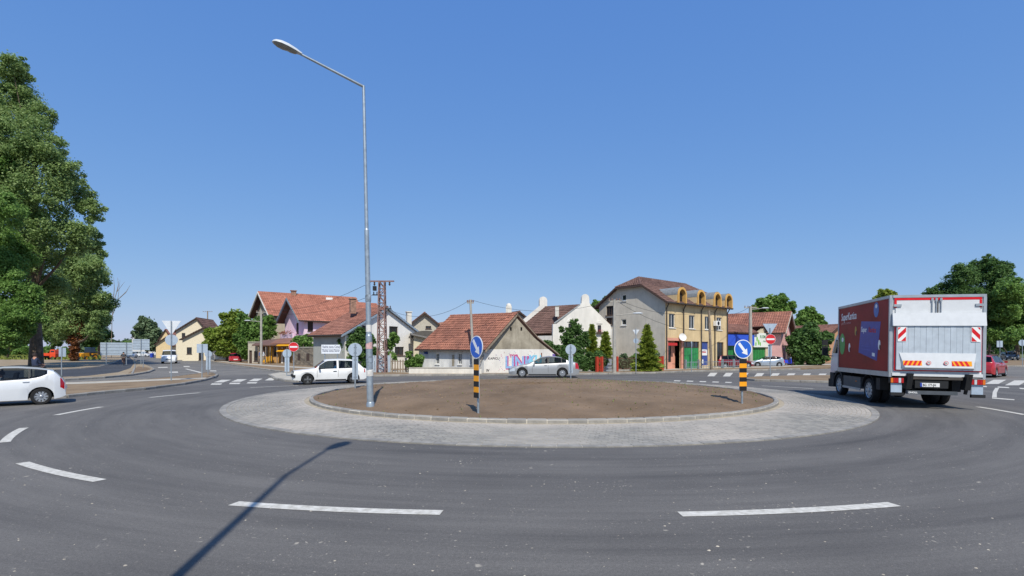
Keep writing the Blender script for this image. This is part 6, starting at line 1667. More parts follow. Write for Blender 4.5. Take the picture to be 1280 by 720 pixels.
def car(name, label, loc, hd, kind, paint, scale=1.0, group=None, rim=M_alloy, spokes=8, cat='car', plate_=True, bumper=None, lamps='oval', rail=None, detail=True):
    S = SPECS[kind]; L, Wd = S['L'], S['W']; hw = Wd / 2
    t = thing(name, label, cat, (loc[0], loc[1], 0), math.atan2(hd[1], hd[0]), group)
    t.scale = (scale,) * 3
    boxy = S.get('boxy', False)
    us = {round(p[0], 3) for p in S['top']}
    for uw in (S['fa'], S['ra']):
        Ra = S['wr'] + .055
        for i in range(13): us.add(round(uw - Ra * math.cos(math.pi * i / 12), 3))
        us |= {round(uw - Ra - .012, 3), round(uw + Ra + .012, 3)}
    for a, b in S['wins'] + S['doors'] + [S['ws'], S['rw']]: us |= {round(a, 3), round(b, 3)}
    LU = (.07, .42) if kind != 'old' else None; TU = (L - (.16 if kind == 'hatch' else .27), L - .035)
    us |= {TU[0], TU[1]}
    if LU: us |= {LU[0], LU[1]}
    us = sorted(u for u in us if 0 <= u <= L)
    us = [u for i, u in enumerate(us) if i == 0 or u - us[i - 1] > .004]
    Hmax = max(z for _, z in S['top'])
    rings = []
    for u in us:
        zt = lerp_prof(S['top'], u); bl = lerp_prof(S['belt'], u)
        pl = 1.0
        if u < .55: pl = (.86 if boxy else .74) + (.14 if boxy else .26) * math.sin(math.pi / 2 * u / .55)
        if u > L - .5: pl = (.93 if boxy else .84) + (.07 if boxy else .16) * math.sin(math.pi / 2 * (L - u) / .5)
        w = hw * pl
        zl = S['zb']
        if u < .25: zl = S['zb'] + .05 * (1 - u / .25)
        if u > L - .25: zl = S['zb'] + .1 * (1 - (L - u) / .25)
        arch = False
        for uw in (S['fa'], S['ra']):
            d = abs(u - uw); Ra = S['wr'] + .055
            if d <= Ra + .001: zl = max(zl, S['wr'] + math.sqrt(max(0, Ra * Ra - d * d))); arch = True
        zb = min(bl, zt - .035)
        zl = min(zl, zb - .08)
        fr_ = max(0, min(1, (zt - bl) / (Hmax - bl)))
        wt = w * (.93 + (S['roofw'] - .93) * fr_)
        ze = zt - (.02 + .03 * fr_)
        P = lambda tt: (w * .945 + (wt - w * .945) * tt, zb + (ze - zb) * tt)
        zm = zl + .5 * (zb - zl)
        half = [(0.0, S['zb'] + .02), (w * .68, min(zl, .75)), (w * .965, zl), (w, zm), (w * .985, zb - .05 if zb - .05 > zm else (zb + zm) / 2), P(0), P(.06), P(.93), P(1), (wt * .55, zt - .008), (0.0, zt)]
        x = L / 2 - u
        ring = [(x, y, z) for y, z in half] + [(x, -y, z) for y, z in half[-2:0:-1]]
        rings.append(ring)
    n = len(rings[0]); h = 10
    vv = [p for r_ in rings for p in r_]
    parts = {}
    def put(k, f): parts.setdefault(k, []).append(f)
    for i in range(len(us) - 1):
        um = (us[i] + us[i + 1]) / 2
        for j in range(n):
            f = (i * n + j, (i + 1) * n + j, (i + 1) * n + (j + 1) % n, i * n + (j + 1) % n)
            side = 0 if j < h else 1
            seg = j if j < h else n - 1 - j          # 0..9
            key = 'body'
            if seg in (5, 7) and not boxy and S['wins'][0][0] <= um <= S['wins'][-1][1]: key = 'pillar'
            if seg == 6:
                if not boxy and S['wins'][0][0] <= um <= S['wins'][-1][1]: key = 'pillar'
                for k, (a, b) in enumerate(S['wins']):
                    if a <= um <= b: key = ('side_window', k, side)
            if seg in (8, 9):
                if S['ws'][0] <= um <= S['ws'][1]: key = ('windscreen', 0, 0)
                if S['rw'][0] <= um <= S['rw'][1]: key = ('rear_window', 0, 0)
            if key == 'body' and seg in (2, 3, 4, 5):
                for k, (a, b) in enumerate(S['doors']):
                    if a <= um <= b: key = ('door', k, side)
            if kind != 'old' and TU[0] <= um <= TU[1] and seg in ((3, 4) if kind in ('hatch', 'sedan') else (3, 4, 5)): key = ('tail_light', 0, side)
            if LU and LU[0] <= um <= LU[1] and seg in (3,): key = ('headlight', 0, side)
            if seg in (0,): key = 'underside'
            put(key, f)
    put('body', tuple(range(n - 1, -1, -1))); put('body', tuple(range((len(us) - 1) * n, len(us) * n)))
    made = {}
    def sub(fs):
        ids = sorted({i for f in fs for i in f}); mp = {a: b for b, a in enumerate(ids)}
        return [vv[i] for i in ids], [tuple(mp[i] for i in f) for f in fs]
    for key in ['body', 'underside', 'pillar'] + [k for k in parts if isinstance(k, tuple)]:
        if key not in parts: continue
        v_, f_ = sub(parts[key]); nm = key if isinstance(key, str) else key[0]
        m_ = M_tail if nm == 'tail_light' else M_lens if nm == 'headlight' else paint if nm in ('body', 'door') else (M_black if nm in ('underside', 'pillar') else M_glass)
        o = MB().add(v_, f_).build(nm, m_, t, smooth=34, recalc=False)
        made[key] = o
    zf = lambda u: lerp_prof(S['top'], u)
    # cabin: floor, seats
    b = MB().bx(L / 2 - 3.4 if L > 3.8 else -1, L / 2 - 1.2, -hw * .8, hw * .8, .3, .36)
    b.build('cabin_floor', M_black, t)
    for u in (1.95, 2.85):
        for y in (-.38, .38):
            zs = S['zb'] + .2
            MB().bx(L / 2 - u - .5, L / 2 - u, y - .24, y + .24, zs, zs + .18).hexa([(L / 2 - u - .62, y - .22, zs + .1), (L / 2 - u - .5, y - .22, zs + .1), (L / 2 - u - .5, y + .22, zs + .1), (L / 2 - u - .62, y + .22, zs + .1), (L / 2 - u - .74, y - .18, zs + .8), (L / 2 - u - .64, y - .18, zs + .8), (L / 2 - u - .64, y + .18, zs + .8), (L / 2 - u - .74, y + .18, zs + .8)]).build('seat', mat('seat_cloth', '#2c2d30', .9), t)
    # wheels
    for u in (S['fa'], S['ra']):
        for s in (-1, 1): wheel(t, L / 2 - u, s * (hw - .12), S['wr'], .2, rim, spokes)
    # lights, bumpers, mirrors, handles, seams
    wf = hw * (.86 if boxy else .80)
    if lamps == 'square':
        gr = MB().bx(L / 2 - .03, L / 2 + .015, -hw * .84, hw * .84, .56, .73).build('grille', M_black, t)
        for s in (-1, 1): MB().bx(L / 2 + .016, L / 2 + .03, s * hw * .42, s * hw * .8, .575, .715).build('headlight', M_lens, t)
    else:
        MB().bx(L / 2 - .06, L / 2 + .012, -hw * .4, hw * .4, .52, .60).build('grille', M_black, t)
    for s in ((-1, 1) if kind == 'old' else ()):
        z0, z1 = (.62, .82) if kind == 'old' else ((.85, 1.25) if kind in ('van', 'wagon', 'suv') else (.74, .98))
        ub = L - .1
        MB().hexa([(-L / 2 - .004, s * hw * .58, z0), (-L / 2 + .16, s * hw * .985, z0), (-L / 2 + .28, s * hw * .95, z0), (-L / 2 + .1, s * hw * .58, z0), (-L / 2 + (.07 if z1 > .9 else .0), s * hw * .6, z1), (-L / 2 + .18, s * hw * .968, z1), (-L / 2 + .26, s * hw * .94, z1), (-L / 2 + .16, s * hw * .58, z1)]).build('tail_light', M_tail, t)
    bm_ = bumper or paint
    if bumper:
        for x in (L / 2 - .03, -L / 2 + .03):
            MB().box((x, 0, .47), (.16, Wd * .92, .13)).build('bumper', bm_, t)
    if plate_:
        for x, s in ((L / 2 + .012, 1), (-L / 2 - .02, -1)):
            MB().bx(x - .01, x + .01, -.26, .26, .40 if s > 0 else (.55 if kind != 'old' else .42), .51 if s > 0 else (.66 if kind != 'old' else .53)).build('number_plate', M_white, t)
    for s in (-1, 1):
        u = S['wins'][0][0] + .05; zz = lerp_prof(S['belt'], u) + .06
        MB().loft([[(L / 2 - u + .02 * q, s * (hw + .0 + dx), zz + dz) for q, dx, dz in ((0, -.02 + e * .16, -.05 + e * .0), (4, -.02 + e * .16, -.04), (4, -.02 + e * .16, .06), (0, -.02 + e * .16, .07))] for e in (0, 1)]).build('mirror', paint if kind != 'old' else M_black, t)
        for k, (a, b2) in enumerate(S['doors']):
            zz = lerp_prof(S['belt'], b2) - .13; d_ = made.get(('door', k, 0 if s > 0 else 1))
            if d_ and detail:
                MB().bx(L / 2 - b2 + .08, L / 2 - b2 + .26, s * hw * .985, s * (hw * .985 + .03), zz, zz + .03).build('handle', paint if kind != 'old' else M_black, d_)
                for uu in (a, b2):
                    z0_ = S['zb'] + .06
                    if abs(uu - S['ra']) < S['wr'] + .06: continue
                    zb_ = lerp_prof(S['belt'], uu); zm_ = S['zb'] + .5 * (zb_ - S['zb'])
                    x_ = L / 2 - uu
                    q = [(hw * .967, z0_), (hw + .001, zm_), (hw * .987, zb_ - .05), (hw * .948, zb_)]
                    b = MB()
                    for (y0, z0q), (y1, z1q) in zip(q, q[1:]):
                        b.add([(x_ - .007, s * (y0 + .002), z0q), (x_ + .007, s * (y0 + .002), z0q), (x_ + .007, s * (y1 + .002), z1q), (x_ - .007, s * (y1 + .002), z1q)], [(0, 1, 2, 3)])
                    b.build('seam', M_black, d_)
        if detail and kind != 'hatch': MB().bx(L / 2 - S['ra'] + S['wr'] + .1, L / 2 - S['fa'] - S['wr'] - .1, s * hw * .93, s * hw * .972, S['zb'] - .03, S['zb'] + .05).build('sill', M_black if kind != 'hatch' else paint, t)
    return t
def paint(name, c, metal=0.0, rough=.32):
    return mat('paint_' + name, c, rough, var=.02, scale=1, coat=.7, metal=metal)
P_white = paint('white', '#d9dcde'); P_oldw = mat('paint_old_white', '#dedfdd', .45, var=.04, scale=2, coat=.25); P_silver = mat('paint_silver', '#a2a5a7', .42, var=.03, scale=1, coat=.3, metal=.35); P_red = paint('red', '#a81f24'); P_dred = paint('dark_red', '#6d1a22'); P_bsil = paint('blue_silver', '#a9b6c4', .45); P_dark = paint('dark_blue', '#1d2735')
M_steelrim = mat('steel_rim', '#6d6f70', .5, var=.1, metal=.5)
car('white_hatchback', 'modern white hatchback leaving the ring at the left edge', (-17.45, 17.2), (-.76, -.65), 'hatch', P_white, .9, 'cars on the ring', spokes=10)
car('old_hatchback', 'old boxy white three-door hatchback with black bumpers behind the lamp post', (-10.25, 28.75), (-.90, -.44), 'old', P_oldw, 1.0, 'cars on the ring', rim=M_steelrim, spokes=4, bumper=M_black, lamps='square')
car('silver_sedan', 'silver sedan driving past the graffiti wall', (2.17, 35.3), (-1, .02), 'sedan', P_silver, 1.0, 'cars on the ring', spokes=10)
car('red_hatchback', 'red car turning away behind the right side of the truck', (33.6, 36.3), (.80, .60), 'wagon', P_red, 1.08, 'cars on the ring')
car('dark_car', 'dark blue car parked under the right park trees', (W(1262, 440, 97).x, 97), (-.5, -.87), 'suv', P_dark, .98)
car('red_wagon', 'dark red wagon parked behind the low railing', (W(916, 440, 53.5).x, 53.5), (.97, .1), 'wagon', P_dred, .95, 'cars parked by the shop')
car('parked_hatchback', 'silver blue hatchback parked before the green shop gate', (W(958, 440, 57).x, 57), (-.93, .2), 'hatch', P_bsil, .86, 'cars parked by the shop')
car('white_van', 'white van driving towards the roundabout down the left street', (W(209, 440, 73).x, 73.5), (.52, -.85), 'van', P_white, 1.0, 'vehicles on the left street', cat='van')
car('white_van', 'white van parked with its back to the camera by the yellow-green tree', (W(272, 440, 86).x, 87), (-.52, .85), 'van', P_white, 1.08, 'vehicles on the left street', cat='van')
car('red_car', 'red car seen side-on behind the approaching white van', (W(228, 440, 106).x, 106), (.96, -.1), 'sedan', P_red, .85, 'vehicles on the left street')
car('red_car', 'small red car parked with its back to the camera right of the van', (W(289.5, 440, 77).x, 78), (-.5, .86), 'old', P_red, 1.08, 'vehicles on the left street')
car('white_car', 'distant white car beside the large direction board', (W(165, 440, 128).x, 128), (.5, -.86), 'suv', P_white, .95, 'vehicles on the left street')
car('white_car', 'distant white vehicle side-on below the smaller direction board', (W(178, 440, 150).x, 150), (.98, .1), 'van', P_white, .8, 'vehicles on the left street')

# ---- the delivery truck
def truck():
    th = R(75); fwd = Vector((math.cos(th), math.sin(th))); left = Vector((-fwd.y, fwd.x))
    rl = Vector((12.07, 16.35)); o = rl - left * 1.275
    t = thing('box_truck', 'red and white delivery truck with tail lift driving round the island', 'truck', (o.x, o.y, 0), th)
    t.rotation_euler.x = R(.7)
    hw = 1.275; z0, z1 = 1.05, 3.6; LB = 4.6
    M_tw = mat('truck_white', '#d2d5d6', .35, var=.03, coat=.4); M_alu = mat('truck_aluminium', '#b3b9bd', .4, var=.08, scale=3, metal=.5); M_aluw = mat('lift_aluminium', '#c2ccd3', .45, var=.07, scale=4, metal=.25)
    M_tred = mat('truck_red_print', '#8e1b1c', .5, var=.16, scale=1.1, spec=.25); M_tape = mat('red_tape', '#d3121c', .35, var=.05)
    box = MB().bx(.03, LB, -hw + .02, hw - .02, z0, z1 - .02).build('cargo_box', M_tw, t)
    # aluminium profiles round the box
    for s in (-1, 1):
        MB().bx(0.0, LB + .02, s * (hw - .06), s * (hw + .012), z1 - .09, z1 + .0).build('roof_rail', M_alu, box)
        MB().bx(0.0, LB + .02, s * (hw - .06), s * (hw + .012), z0 - .06, z0 + .1).build('floor_rail', M_alu, box)
        for x in (0, LB - .06): MB().bx(x - .004, x + .07, s * (hw - .07), s * (hw + .014), z0 + .101, z1 - .091).build('corner_post', M_alu, box)
    MB().bx(-.02, .03, -hw + .07, hw - .07, z1 - .085, z1 - .0).build('rear_header', M_alu, box)
    MB().bx(-.02, .03, -hw + .07, hw - .07, z0 - .02, z0 + .08).build('rear_sill', M_tw, box)
    # printed side panels
    def side(sg):
        y = sg * (hw - .02)
        pn = MB().bx(.07, LB - .07, y, y + sg * .012, z0 + .105, z1 - .1).build('side_panel', M_tred, box)
        return pn
    pn = side(1); side(-1)
    y = hw - .02 + .0125
    def shape(pts, m, nm, d=.003, par=None):
        return MB().extrude([(x, y, z) for x, z in pts], (0, d, 0)).build(nm, m, par or pn)
    X = lambda f: .07 + (LB - .14) * (1 - f)      # f: 0 = front (left in view) .. 1 = rear
    Zz = lambda g: z1 - .1 - (z1 - z0 - .2) * g   # g: 0 top .. 1 bottom
    card = shape([(X(.50), Zz(.26)), (X(.86), Zz(.30)), (X(.80), Zz(.86)), (X(.45), Zz(.74))], mat('card_blue', '#27389a', .4, var=.1), 'printed_card')
    def ell(f, g, rx, rz, m, nm, d=.004, par=None):
        c = (X(f), Zz(g)); return shape([(c[0] + rx * math.cos(a), c[1] + rz * math.sin(a)) for a in [i * math.pi / 10 for i in range(20)]], m, nm, d, par)
    ell(.08, .60, .29, .42, mat('badge_green', '#2f9a4c', .4, var=.1), 'printed_badge')
    ell(.09, .53, .1, .09, M_white, 'badge_mark', .006)
    ell(.78, .12, .2, .26, mat('badge_blue', '#3464b0', .4), 'printed_badge'); ell(.78, .07, .08, .07, M_white, 'badge_mark', .006)
    for f, g_, m_ in ((.385, .40, mat('print_gold', '#b3903c', .5)), (.25, .66, M_white), (.84, .63, M_white)):
        ell(f, g_, .09, .17, m_, 'printed_ornament'); ell(f + .012, g_ + .03, .05, .08, mat('print_dark', '#4a3a36', .5), 'ornament_detail', .006)
    shape([(X(.715), Zz(.74)), (X(.765), Zz(.75)), (X(.765), Zz(.80)), (X(.715), Zz(.79))], M_white, 'card_chip', .006)
    lettering('lettering', 'SuperKartica', .40, (X(.055), y + .002, Zz(.205)), (-1, 0, .0), (0, 0, 1), M_white, pn, bold=.006, sx=.73)
    lettering('lettering', 'poklon za vernost', .15, (X(.055), y + .002, Zz(.275)), (-1, 0, .0), (0, 0, 1), mat('print_pale', '#c98f8a', .5), pn, sx=.9)
    lettering('lettering', 'Super', .26, (X(.50), y + .005, Zz(.42)), (-1, 0, -.06), (-.06, 0, 1), M_white, pn, bold=.004, sx=.8)
    lettering('lettering', 'Kartica', .26, (X(.645), y + .005, Zz(.435)), (-1, 0, -.06), (-.06, 0, 1), mat('print_red', '#c22a3a', .5), pn, bold=.004, sx=.8)
    for g_ in (.63, .68): shape([(X(.50), Zz(g_)), (X(.68), Zz(g_ + .02)), (X(.68), Zz(g_ + .03)), (X(.50), Zz(g_ + .01))], mat('card_line', '#4a5cb0', .5), 'card_print', .006)
    # rear doors
    A = lambda a: hw - .04 - (2 * hw - .08) * a    # a: 0 left .. 1 right
    B = lambda b: z1 - (z1 - z0) * b
    def rear(a0, b0, a1, b1, m, nm, x0, x1, par=None): return MB().bx(x0, x1, A(a0), A(a1), B(b0), B(b1)).build(nm, m, par or box)
    for a0, a1 in ((.045, .485), (.515, .955)):
        d_ = rear(a0, .055, a1, .955, M_tw, 'rear_door', -.005, .029)
        e = .03
    rear(.03, .035, .97, .065, M_tape, 'reflective_tape', -.012, -.006); rear(.03, .066, .055, .16, M_tape, 'reflective_tape', -.012, -.006); rear(.945, .066, .97, .16, M_tape, 'reflective_tape', -.012, -.006)
    rear(.03, .40, .045, .925, M_tape, 'reflective_tape', -.03, -.025); rear(.955, .40, .97, .925, M_tape, 'reflective_tape', -.03, -.025); rear(.03, .926, .97, .945, M_tape, 'reflective_tape', -.03, -.025)
    for a in (.44, .485, .535):
        MB().tube((-.03, A(a), B(.04)), (-.03, A(a), B(.25)), .018, .018, 8).build('lock_rod', M_alu, box); rear(a - .012, .045, a + .012, .085, M_alu, 'rod_bracket', -.045, -.013)
    rear(.495, .03, .505, .25, M_gutter, 'door_gap_seal', -.012, -.006)
    for a in (.02, .90): rear(a, .115, a + .085, .145, M_alu, 'hinge', -.04, -.013)
    # tail lift: upper white flap, ribbed platform, lower lip
    lift = MB().hexa([(-.13, A(.0), B(.385)), (-.13, A(1), B(.385)), (-.03, A(1), B(.385)), (-.03, A(0), B(.385)), (-.075, A(.0), B(.225)), (-.075, A(1), B(.225)), (-.03, A(1), B(.225)), (-.03, A(0), B(.225))]).build('tail_lift', M_tw, t)
    nrib = 14
    for i in range(nrib):
        a0 = .045 + .91 * i / nrib; a1 = .045 + .91 * (i + 1) / nrib
        rear(a0 + .0012, .386, a1 - .0012, .93, M_aluw, 'platform_rib', -.085 - (.004 if i % 2 else 0), -.031, lift)
    lip = MB().hexa([(-.17, A(.13), B(.90)), (-.17, A(.86), B(.90)), (-.09, A(.88), B(.92)), (-.09, A(.11), B(.92)), (-.10, A(.075), B(.72)), (-.10, A(.90), B(.72)), (-.09, A(.90), B(.72)), (-.09, A(.075), B(.72))]).build('lift_lip', M_tw, lift)
    def lp(a, b): # point on the sloping lip
        k = (b - .72) / .18; return (-.101 - .07 * k - .003, A(a), B(b))
    for (a0, a1) in ((.11, .315), (.635, .845)):
        n_ = 4
        MB().add([lp(a0, .875), lp(a1, .875), lp(a1, .815), lp(a0, .815)], [(0, 1, 2, 3)]).build('warning_stripe', M_sign_yel, lip)
        for i in range(n_):
            f0 = a0 + (a1 - a0) * i / n_; w_ = (a1 - a0) / n_ * .55
            sg = 1 if a0 < .5 else -1
            q = [lp(f0, .875), lp(f0 + w_, .875), lp(min(a1, max(a0, f0 + w_ + .03 * sg)), .815), lp(min(a1, max(a0, f0 + .03 * sg)), .815)]
            MB().add([(p[0] - .003, p[1], p[2]) for p in q], [(0, 1, 2, 3)]).build('red_bar', M_tape, lip)
    for a in (.385, .57):
        c = lp(a, .84); 
        for r_, m_, d_ in ((.062, M_tape, .03), (.047, M_white, .033)): MB().add([(c[0] - d_, c[1] + r_ * math.cos(i * .3927), c[2] + r_ * math.sin(i * .3927)) for i in range(16)], [tuple(range(16))]).build('speed_sticker', m_, lip)
        lettering('speed_number', '70' if a < .5 else '90', .07, (c[0] - .036, c[1] + .042, c[2] - .025), (0, -1, 0), (0, 0, 1), M_black, lip)
    # striped warning flags
    for a0, sg in ((.055, 1), (.845, -1)):
        fl = rear(a0, .40, a0 + .095, .58, M_white, 'warning_flag', -.105, -.095, lift)
        A0, A1, B0, B1 = A(a0 + .004), A(a0 + .091), B(.575), B(.405)
        for k0, k1 in ((-.25, .1), (.42, .77), (1.1, 1.45)):       # diagonal bands clipped to the flag
            P_ = []
            for sx_, kk in ((0, k0), (1, k0 + .55), (1, k1 + .55), (0, k1)): P_.append((sx_, kk))
            poly = []
            def clip(pts, lo, side_):
                out = []
                for (xa, ya), (xb, yb) in zip(pts, pts[1:] + pts[:1]):
                    ia = ya >= lo if side_ else ya <= lo; ib = yb >= lo if side_ else yb <= lo
                    if ia: out.append((xa, ya))
                    if ia != ib and yb != ya: out.append((xa + (xb - xa) * (lo - ya) / (yb - ya), lo))
                return out
            P_ = clip(clip([(x_, y_ - .3) for x_, y_ in P_], 0, True), 1, False)
            if len(P_) < 3: continue
            if sg < 0: P_ = [(1 - x_, y_) for x_, y_ in P_]
            MB().add([(-.107, A0 + (A1 - A0) * x_, B0 + (B1 - B0) * y_) for x_, y_ in P_], [tuple(range(len(P_)))]).build('flag_stripe', M_tape, fl)
    # chassis and under-run gear
    M_ch = mat('chassis_black', '#1c1d1f', .7, var=.15, scale=5)
    for s in (-1, 1): MB().bx(.25, 6.2, s * .36, s * .46, .72, .97).build('chassis_rail', M_ch, t)
    for a in (.17, .80):
        MB().hexa([(-.02, A(a), .62), (-.02, A(a + .06), .62), (.25, A(a + .06), .62), (.25, A(a), .62), (-.16, A(a), 1.12), (-.16, A(a + .06), 1.12), (.12, A(a + .06), 1.12), (.12, A(a), 1.12)]).build('lift_arm', M_ch, t)
        MB().tube((.1, A(a + .03), .5), (-.1, A(a + .03), 1.05), .05, .05, 8).build('lift_ram', M_black, t)
    MB().bx(-.03, .09, A(.20), A(.78), .93, 1.0).build('lift_beam', M_gutter, t)
    bump = MB().bx(-.06, .06, A(.18), A(.72), .46, .57).build('underrun_bar', mat('bumper_grey', '#4a5056', .6, var=.1), t)
    lettering('lettering', 'DHOLL', .075, (-.062, A(.19), .49), (0, -1, 0), (0, 0, 1), M_white, bump, bold=.002)
    holder = MB().bx(0, .06, A(.27), A(.63), .66, .90).build('plate_holder', M_black, t)
    npl = MB().bx(-.015, -.002, A(.325), A(.325) - .52, .70, .82).build('number_plate', M_white, t)
    MB().bx(-.0175, -.0155, A(.325), A(.325) - .05, .702, .818).build('plate_band', mat('plate_blue', '#2346b0', .4), npl)
    lettering('plate_lettering', 'BG 177-JH', .105, (-.0165, A(.325) - .065, .722), (0, -1, 0), (0, 0, 1), M_black, npl, bold=.002, sx=.78)
    for s in (-1, 1):
        yc = s * (hw - .2)
        lb = MB().bx(-.04, .1, yc - .18, yc + .18, .80, .97).build('light_cluster', M_black, t)
        for k, m_ in enumerate((M_orange, M_tail, M_tail, M_lens, M_tail)):
            w_ = .36 / 5; y0 = yc + s * (.18 - w_ * k)
            MB().bx(-.06, -.041, y0 - s * .004, y0 - s * (w_ - .004), .81, .96).build('lamp', m_, lb)
        MB().bx(0, .03, yc - .15, yc + .15, .50, .79).build('mudflap', M_galv2, t); MB().bx(-.03, .06, yc - .2, yc + .16, .40, .495).build('bumper_end', M_ch, t)
    # wheels: single front, twin rear
    def tw(x, y, w_, rim): 
        wl = wheel(t, x, y, .43, w_, rim, 10); return wl
    for s in (-1, 1):
        tw(4.95, s * 1.0, .24, M_alu); tw(1.95, s * 1.02, .24, M_alu); wheel(t, 1.95, s * .73, .43, .24, M_alu, 6)
        # arched mudguards over the rear wheels
        n_ = 10; arc = [(1.95 + .56 * math.cos(R(10 + 160 * i / n_)), .43 + .56 * math.sin(R(10 + 160 * i / n_))) for i in range(n_ + 1)]
        b = MB()
        for (xa, za), (xb, zb) in zip(arc, arc[1:]): b.hexa([(xa, s * .58, za - .02), (xb, s * .58, zb - .02), (xb, s * 1.16, zb - .02), (xa, s * 1.16, za - .02), (xa, s * .58, za), (xb, s * .58, zb), (xb, s * 1.16, zb), (xa, s * 1.16, za)])
        b.build('mudguard', M_ch, t)
        sk = MB().bx(2.65, 4.35, s * .95, s * 1.15, .42, .84).build('side_tank', mat('tank_grey', '#4d5154', .6, var=.12), t)
        MB().bx(2.62, 4.4, s * 1.151, s * 1.17, .36, .44).build('side_guard', M_alu, t); MB().bx(3.0, 3.1, s * 1.151, s * 1.165, .66, .70).build('side_marker', M_orange, t)
        MB().bx(1.0, 1.3, s * .9, s * 1.15, .5, .9).build('battery_box', M_ch, t)
    for x in (1.95, 4.95): MB().tube((x, -1, .43), (x, 1, .43), .07, .07, 8).build('axle', M_ch, t)
    # cab
    cw = 1.12; x0, x1 = 4.72, 6.0
    rings = []
    for z, xf, w_ in ((.97, x1 + .04, cw + .02), (1.35, x1 + .03, cw + .02), (1.75, x1 - .03, cw), (2.3, x1 - .2, cw - .06), (2.55, x1 - .4, cw - .1), (2.62, x1 - .6, cw - .16)):
        rings.append([(x0, -w_, z), (xf - .15, -w_, z), (xf, -w_ + .2, z), (xf, w_ - .2, z), (xf - .15, w_, z), (x0, w_, z)])
    cab = MB().loft(rings).build('cab', M_tw, t, smooth=30)
    MB().bx(5.52, x1 + .03, -cw + .02, cw - .02, .5, .965).build('cab_nose', M_tw, cab)
    for s in (-1, 1):
        MB().hexa([(x0 + .25, s * (cw + .005), 1.72), (x1 - .3, s * (cw + .005), 1.72), (x1 - .3, s * (cw - .01), 1.72), (x0 + .25, s * (cw - .01), 1.72), (x0 + .3, s * (cw - .048), 2.28), (x1 - .5, s * (cw - .048), 2.28), (x1 - .5, s * (cw - .07), 2.28), (x0 + .3, s * (cw - .07), 2.28)]).build('side_window', M_win, cab)
        MB().tube((x1 - .25, s * (cw), 2.3), (x1 - .15, s * (cw + .27), 2.25), .02).tube((x1 - .25, s * cw, 1.6), (x1 - .15, s * (cw + .27), 1.62), .02).build('mirror_arm', M_black, cab)
        MB().bx(x1 - .2, x1 - .08, s * (cw + .16), s * (cw + .36), 1.62, 2.02).build('mirror', M_black, cab); MB().bx(x1 - .2, x1 - .08, s * (cw + .16), s * (cw + .36), 2.05, 2.28).build('mirror', M_black, cab)
        MB().hexa([(4.4, s * .85, .5), (5.55, s * .85, .5), (5.55, s * 1.14, .5), (4.4, s * 1.14, .5), (4.5, s * .85, 1.0), (5.45, s * .85, 1.0), (5.45, s * 1.14, 1.0), (4.5, s * 1.14, 1.0)]) if False else None
        MB().bx(5.5, 5.95, s * 1.0, s * 1.145, .3, .9).build('step_panel', M_ch, cab)
        n_ = 10; arc = [(4.95 + .53 * math.cos(R(180 * i / n_)), .43 + .53 * math.sin(R(180 * i / n_))) for i in range(n_ + 1)]
        b = MB()
        for (xa, za), (xb, zb) in zip(arc, arc[1:]): b.hexa([(xa, s * .8, za - .02), (xb, s * .8, zb - .02), (xb, s * 1.145, zb - .02), (xa, s * 1.145, za - .02), (xa, s * .8, za + .08), (xb, s * .8, zb + .08), (xb, s * 1.145, zb + .08), (xa, s * 1.145, za + .08)])
        b.build('wheel_arch', M_ch, cab)
    MB().bx(x1 - .1, x1 + .12, -cw - .03, cw + .03, .28, .62).build('front_bumper', M_ch, cab)
    MB().hexa([(x1 + .0, -.95, 1.6), (x1 + .0, .95, 1.6), (x1 + .02, .95, 1.6), (x1 + .02, -.95, 1.6), (x1 - .19, -.9, 2.3), (x1 - .19, .9, 2.3), (x1 - .17, .9, 2.3), (x1 - .17, -.9, 2.3)]).build('windscreen', M_win, cab)
    return t
truck()

# ---- distant machines
def orange_flatbed():
    p = W(60, 449, 96); t = thing('flatbed_truck', 'small orange flatbed truck parked beneath the poplars', 'truck', (p.x, p.y, 0), R(8))
    mo = mat('orange_paint', '#d9481d', .5, var=.08)
    MB().bx(-1.3, .75, -.8, .8, .85, 1.0).build('bed_floor', mo, t)
    for y in (-.8, .76): MB().bx(-1.3, .75, y, y + .04, 1.001, 1.35).build('side_board', mo, t)
    MB().bx(-1.3, -1.26, -.75, .75, 1.001, 1.35).build('tail_board', mo, t)
    c = MB().loft([[(x, -w_, z), (x2, -w_, z), (x2, w_, z), (x, w_, z)] for x, x2, w_, z in ((.8, 1.75, .8, .55), (.8, 1.8, .82, 1.2), (.85, 1.65, .76, 1.9), (.95, 1.5, .7, 2.0))]).build('cab', mo, t)
    for s in (-1, 1): MB().hexa([(.95, s * .81, 1.25), (1.6, s * .81, 1.25), (1.6, s * .79, 1.25), (.95, s * .79, 1.25), (.98, s * .775, 1.8), (1.55, s * .775, 1.8), (1.55, s * .75, 1.8), (.98, s * .75, 1.8)]).build('side_window', M_win, c)
    for x in (-.7, 1.3):
        for s in (-1, 1): wheel(t, x, s * .72, .36, .22, M_steelrim, 5)
    MB().bx(-1.3, 1.7, -.4, .4, .5, .84).build('chassis', M_black, t)
orange_flatbed()
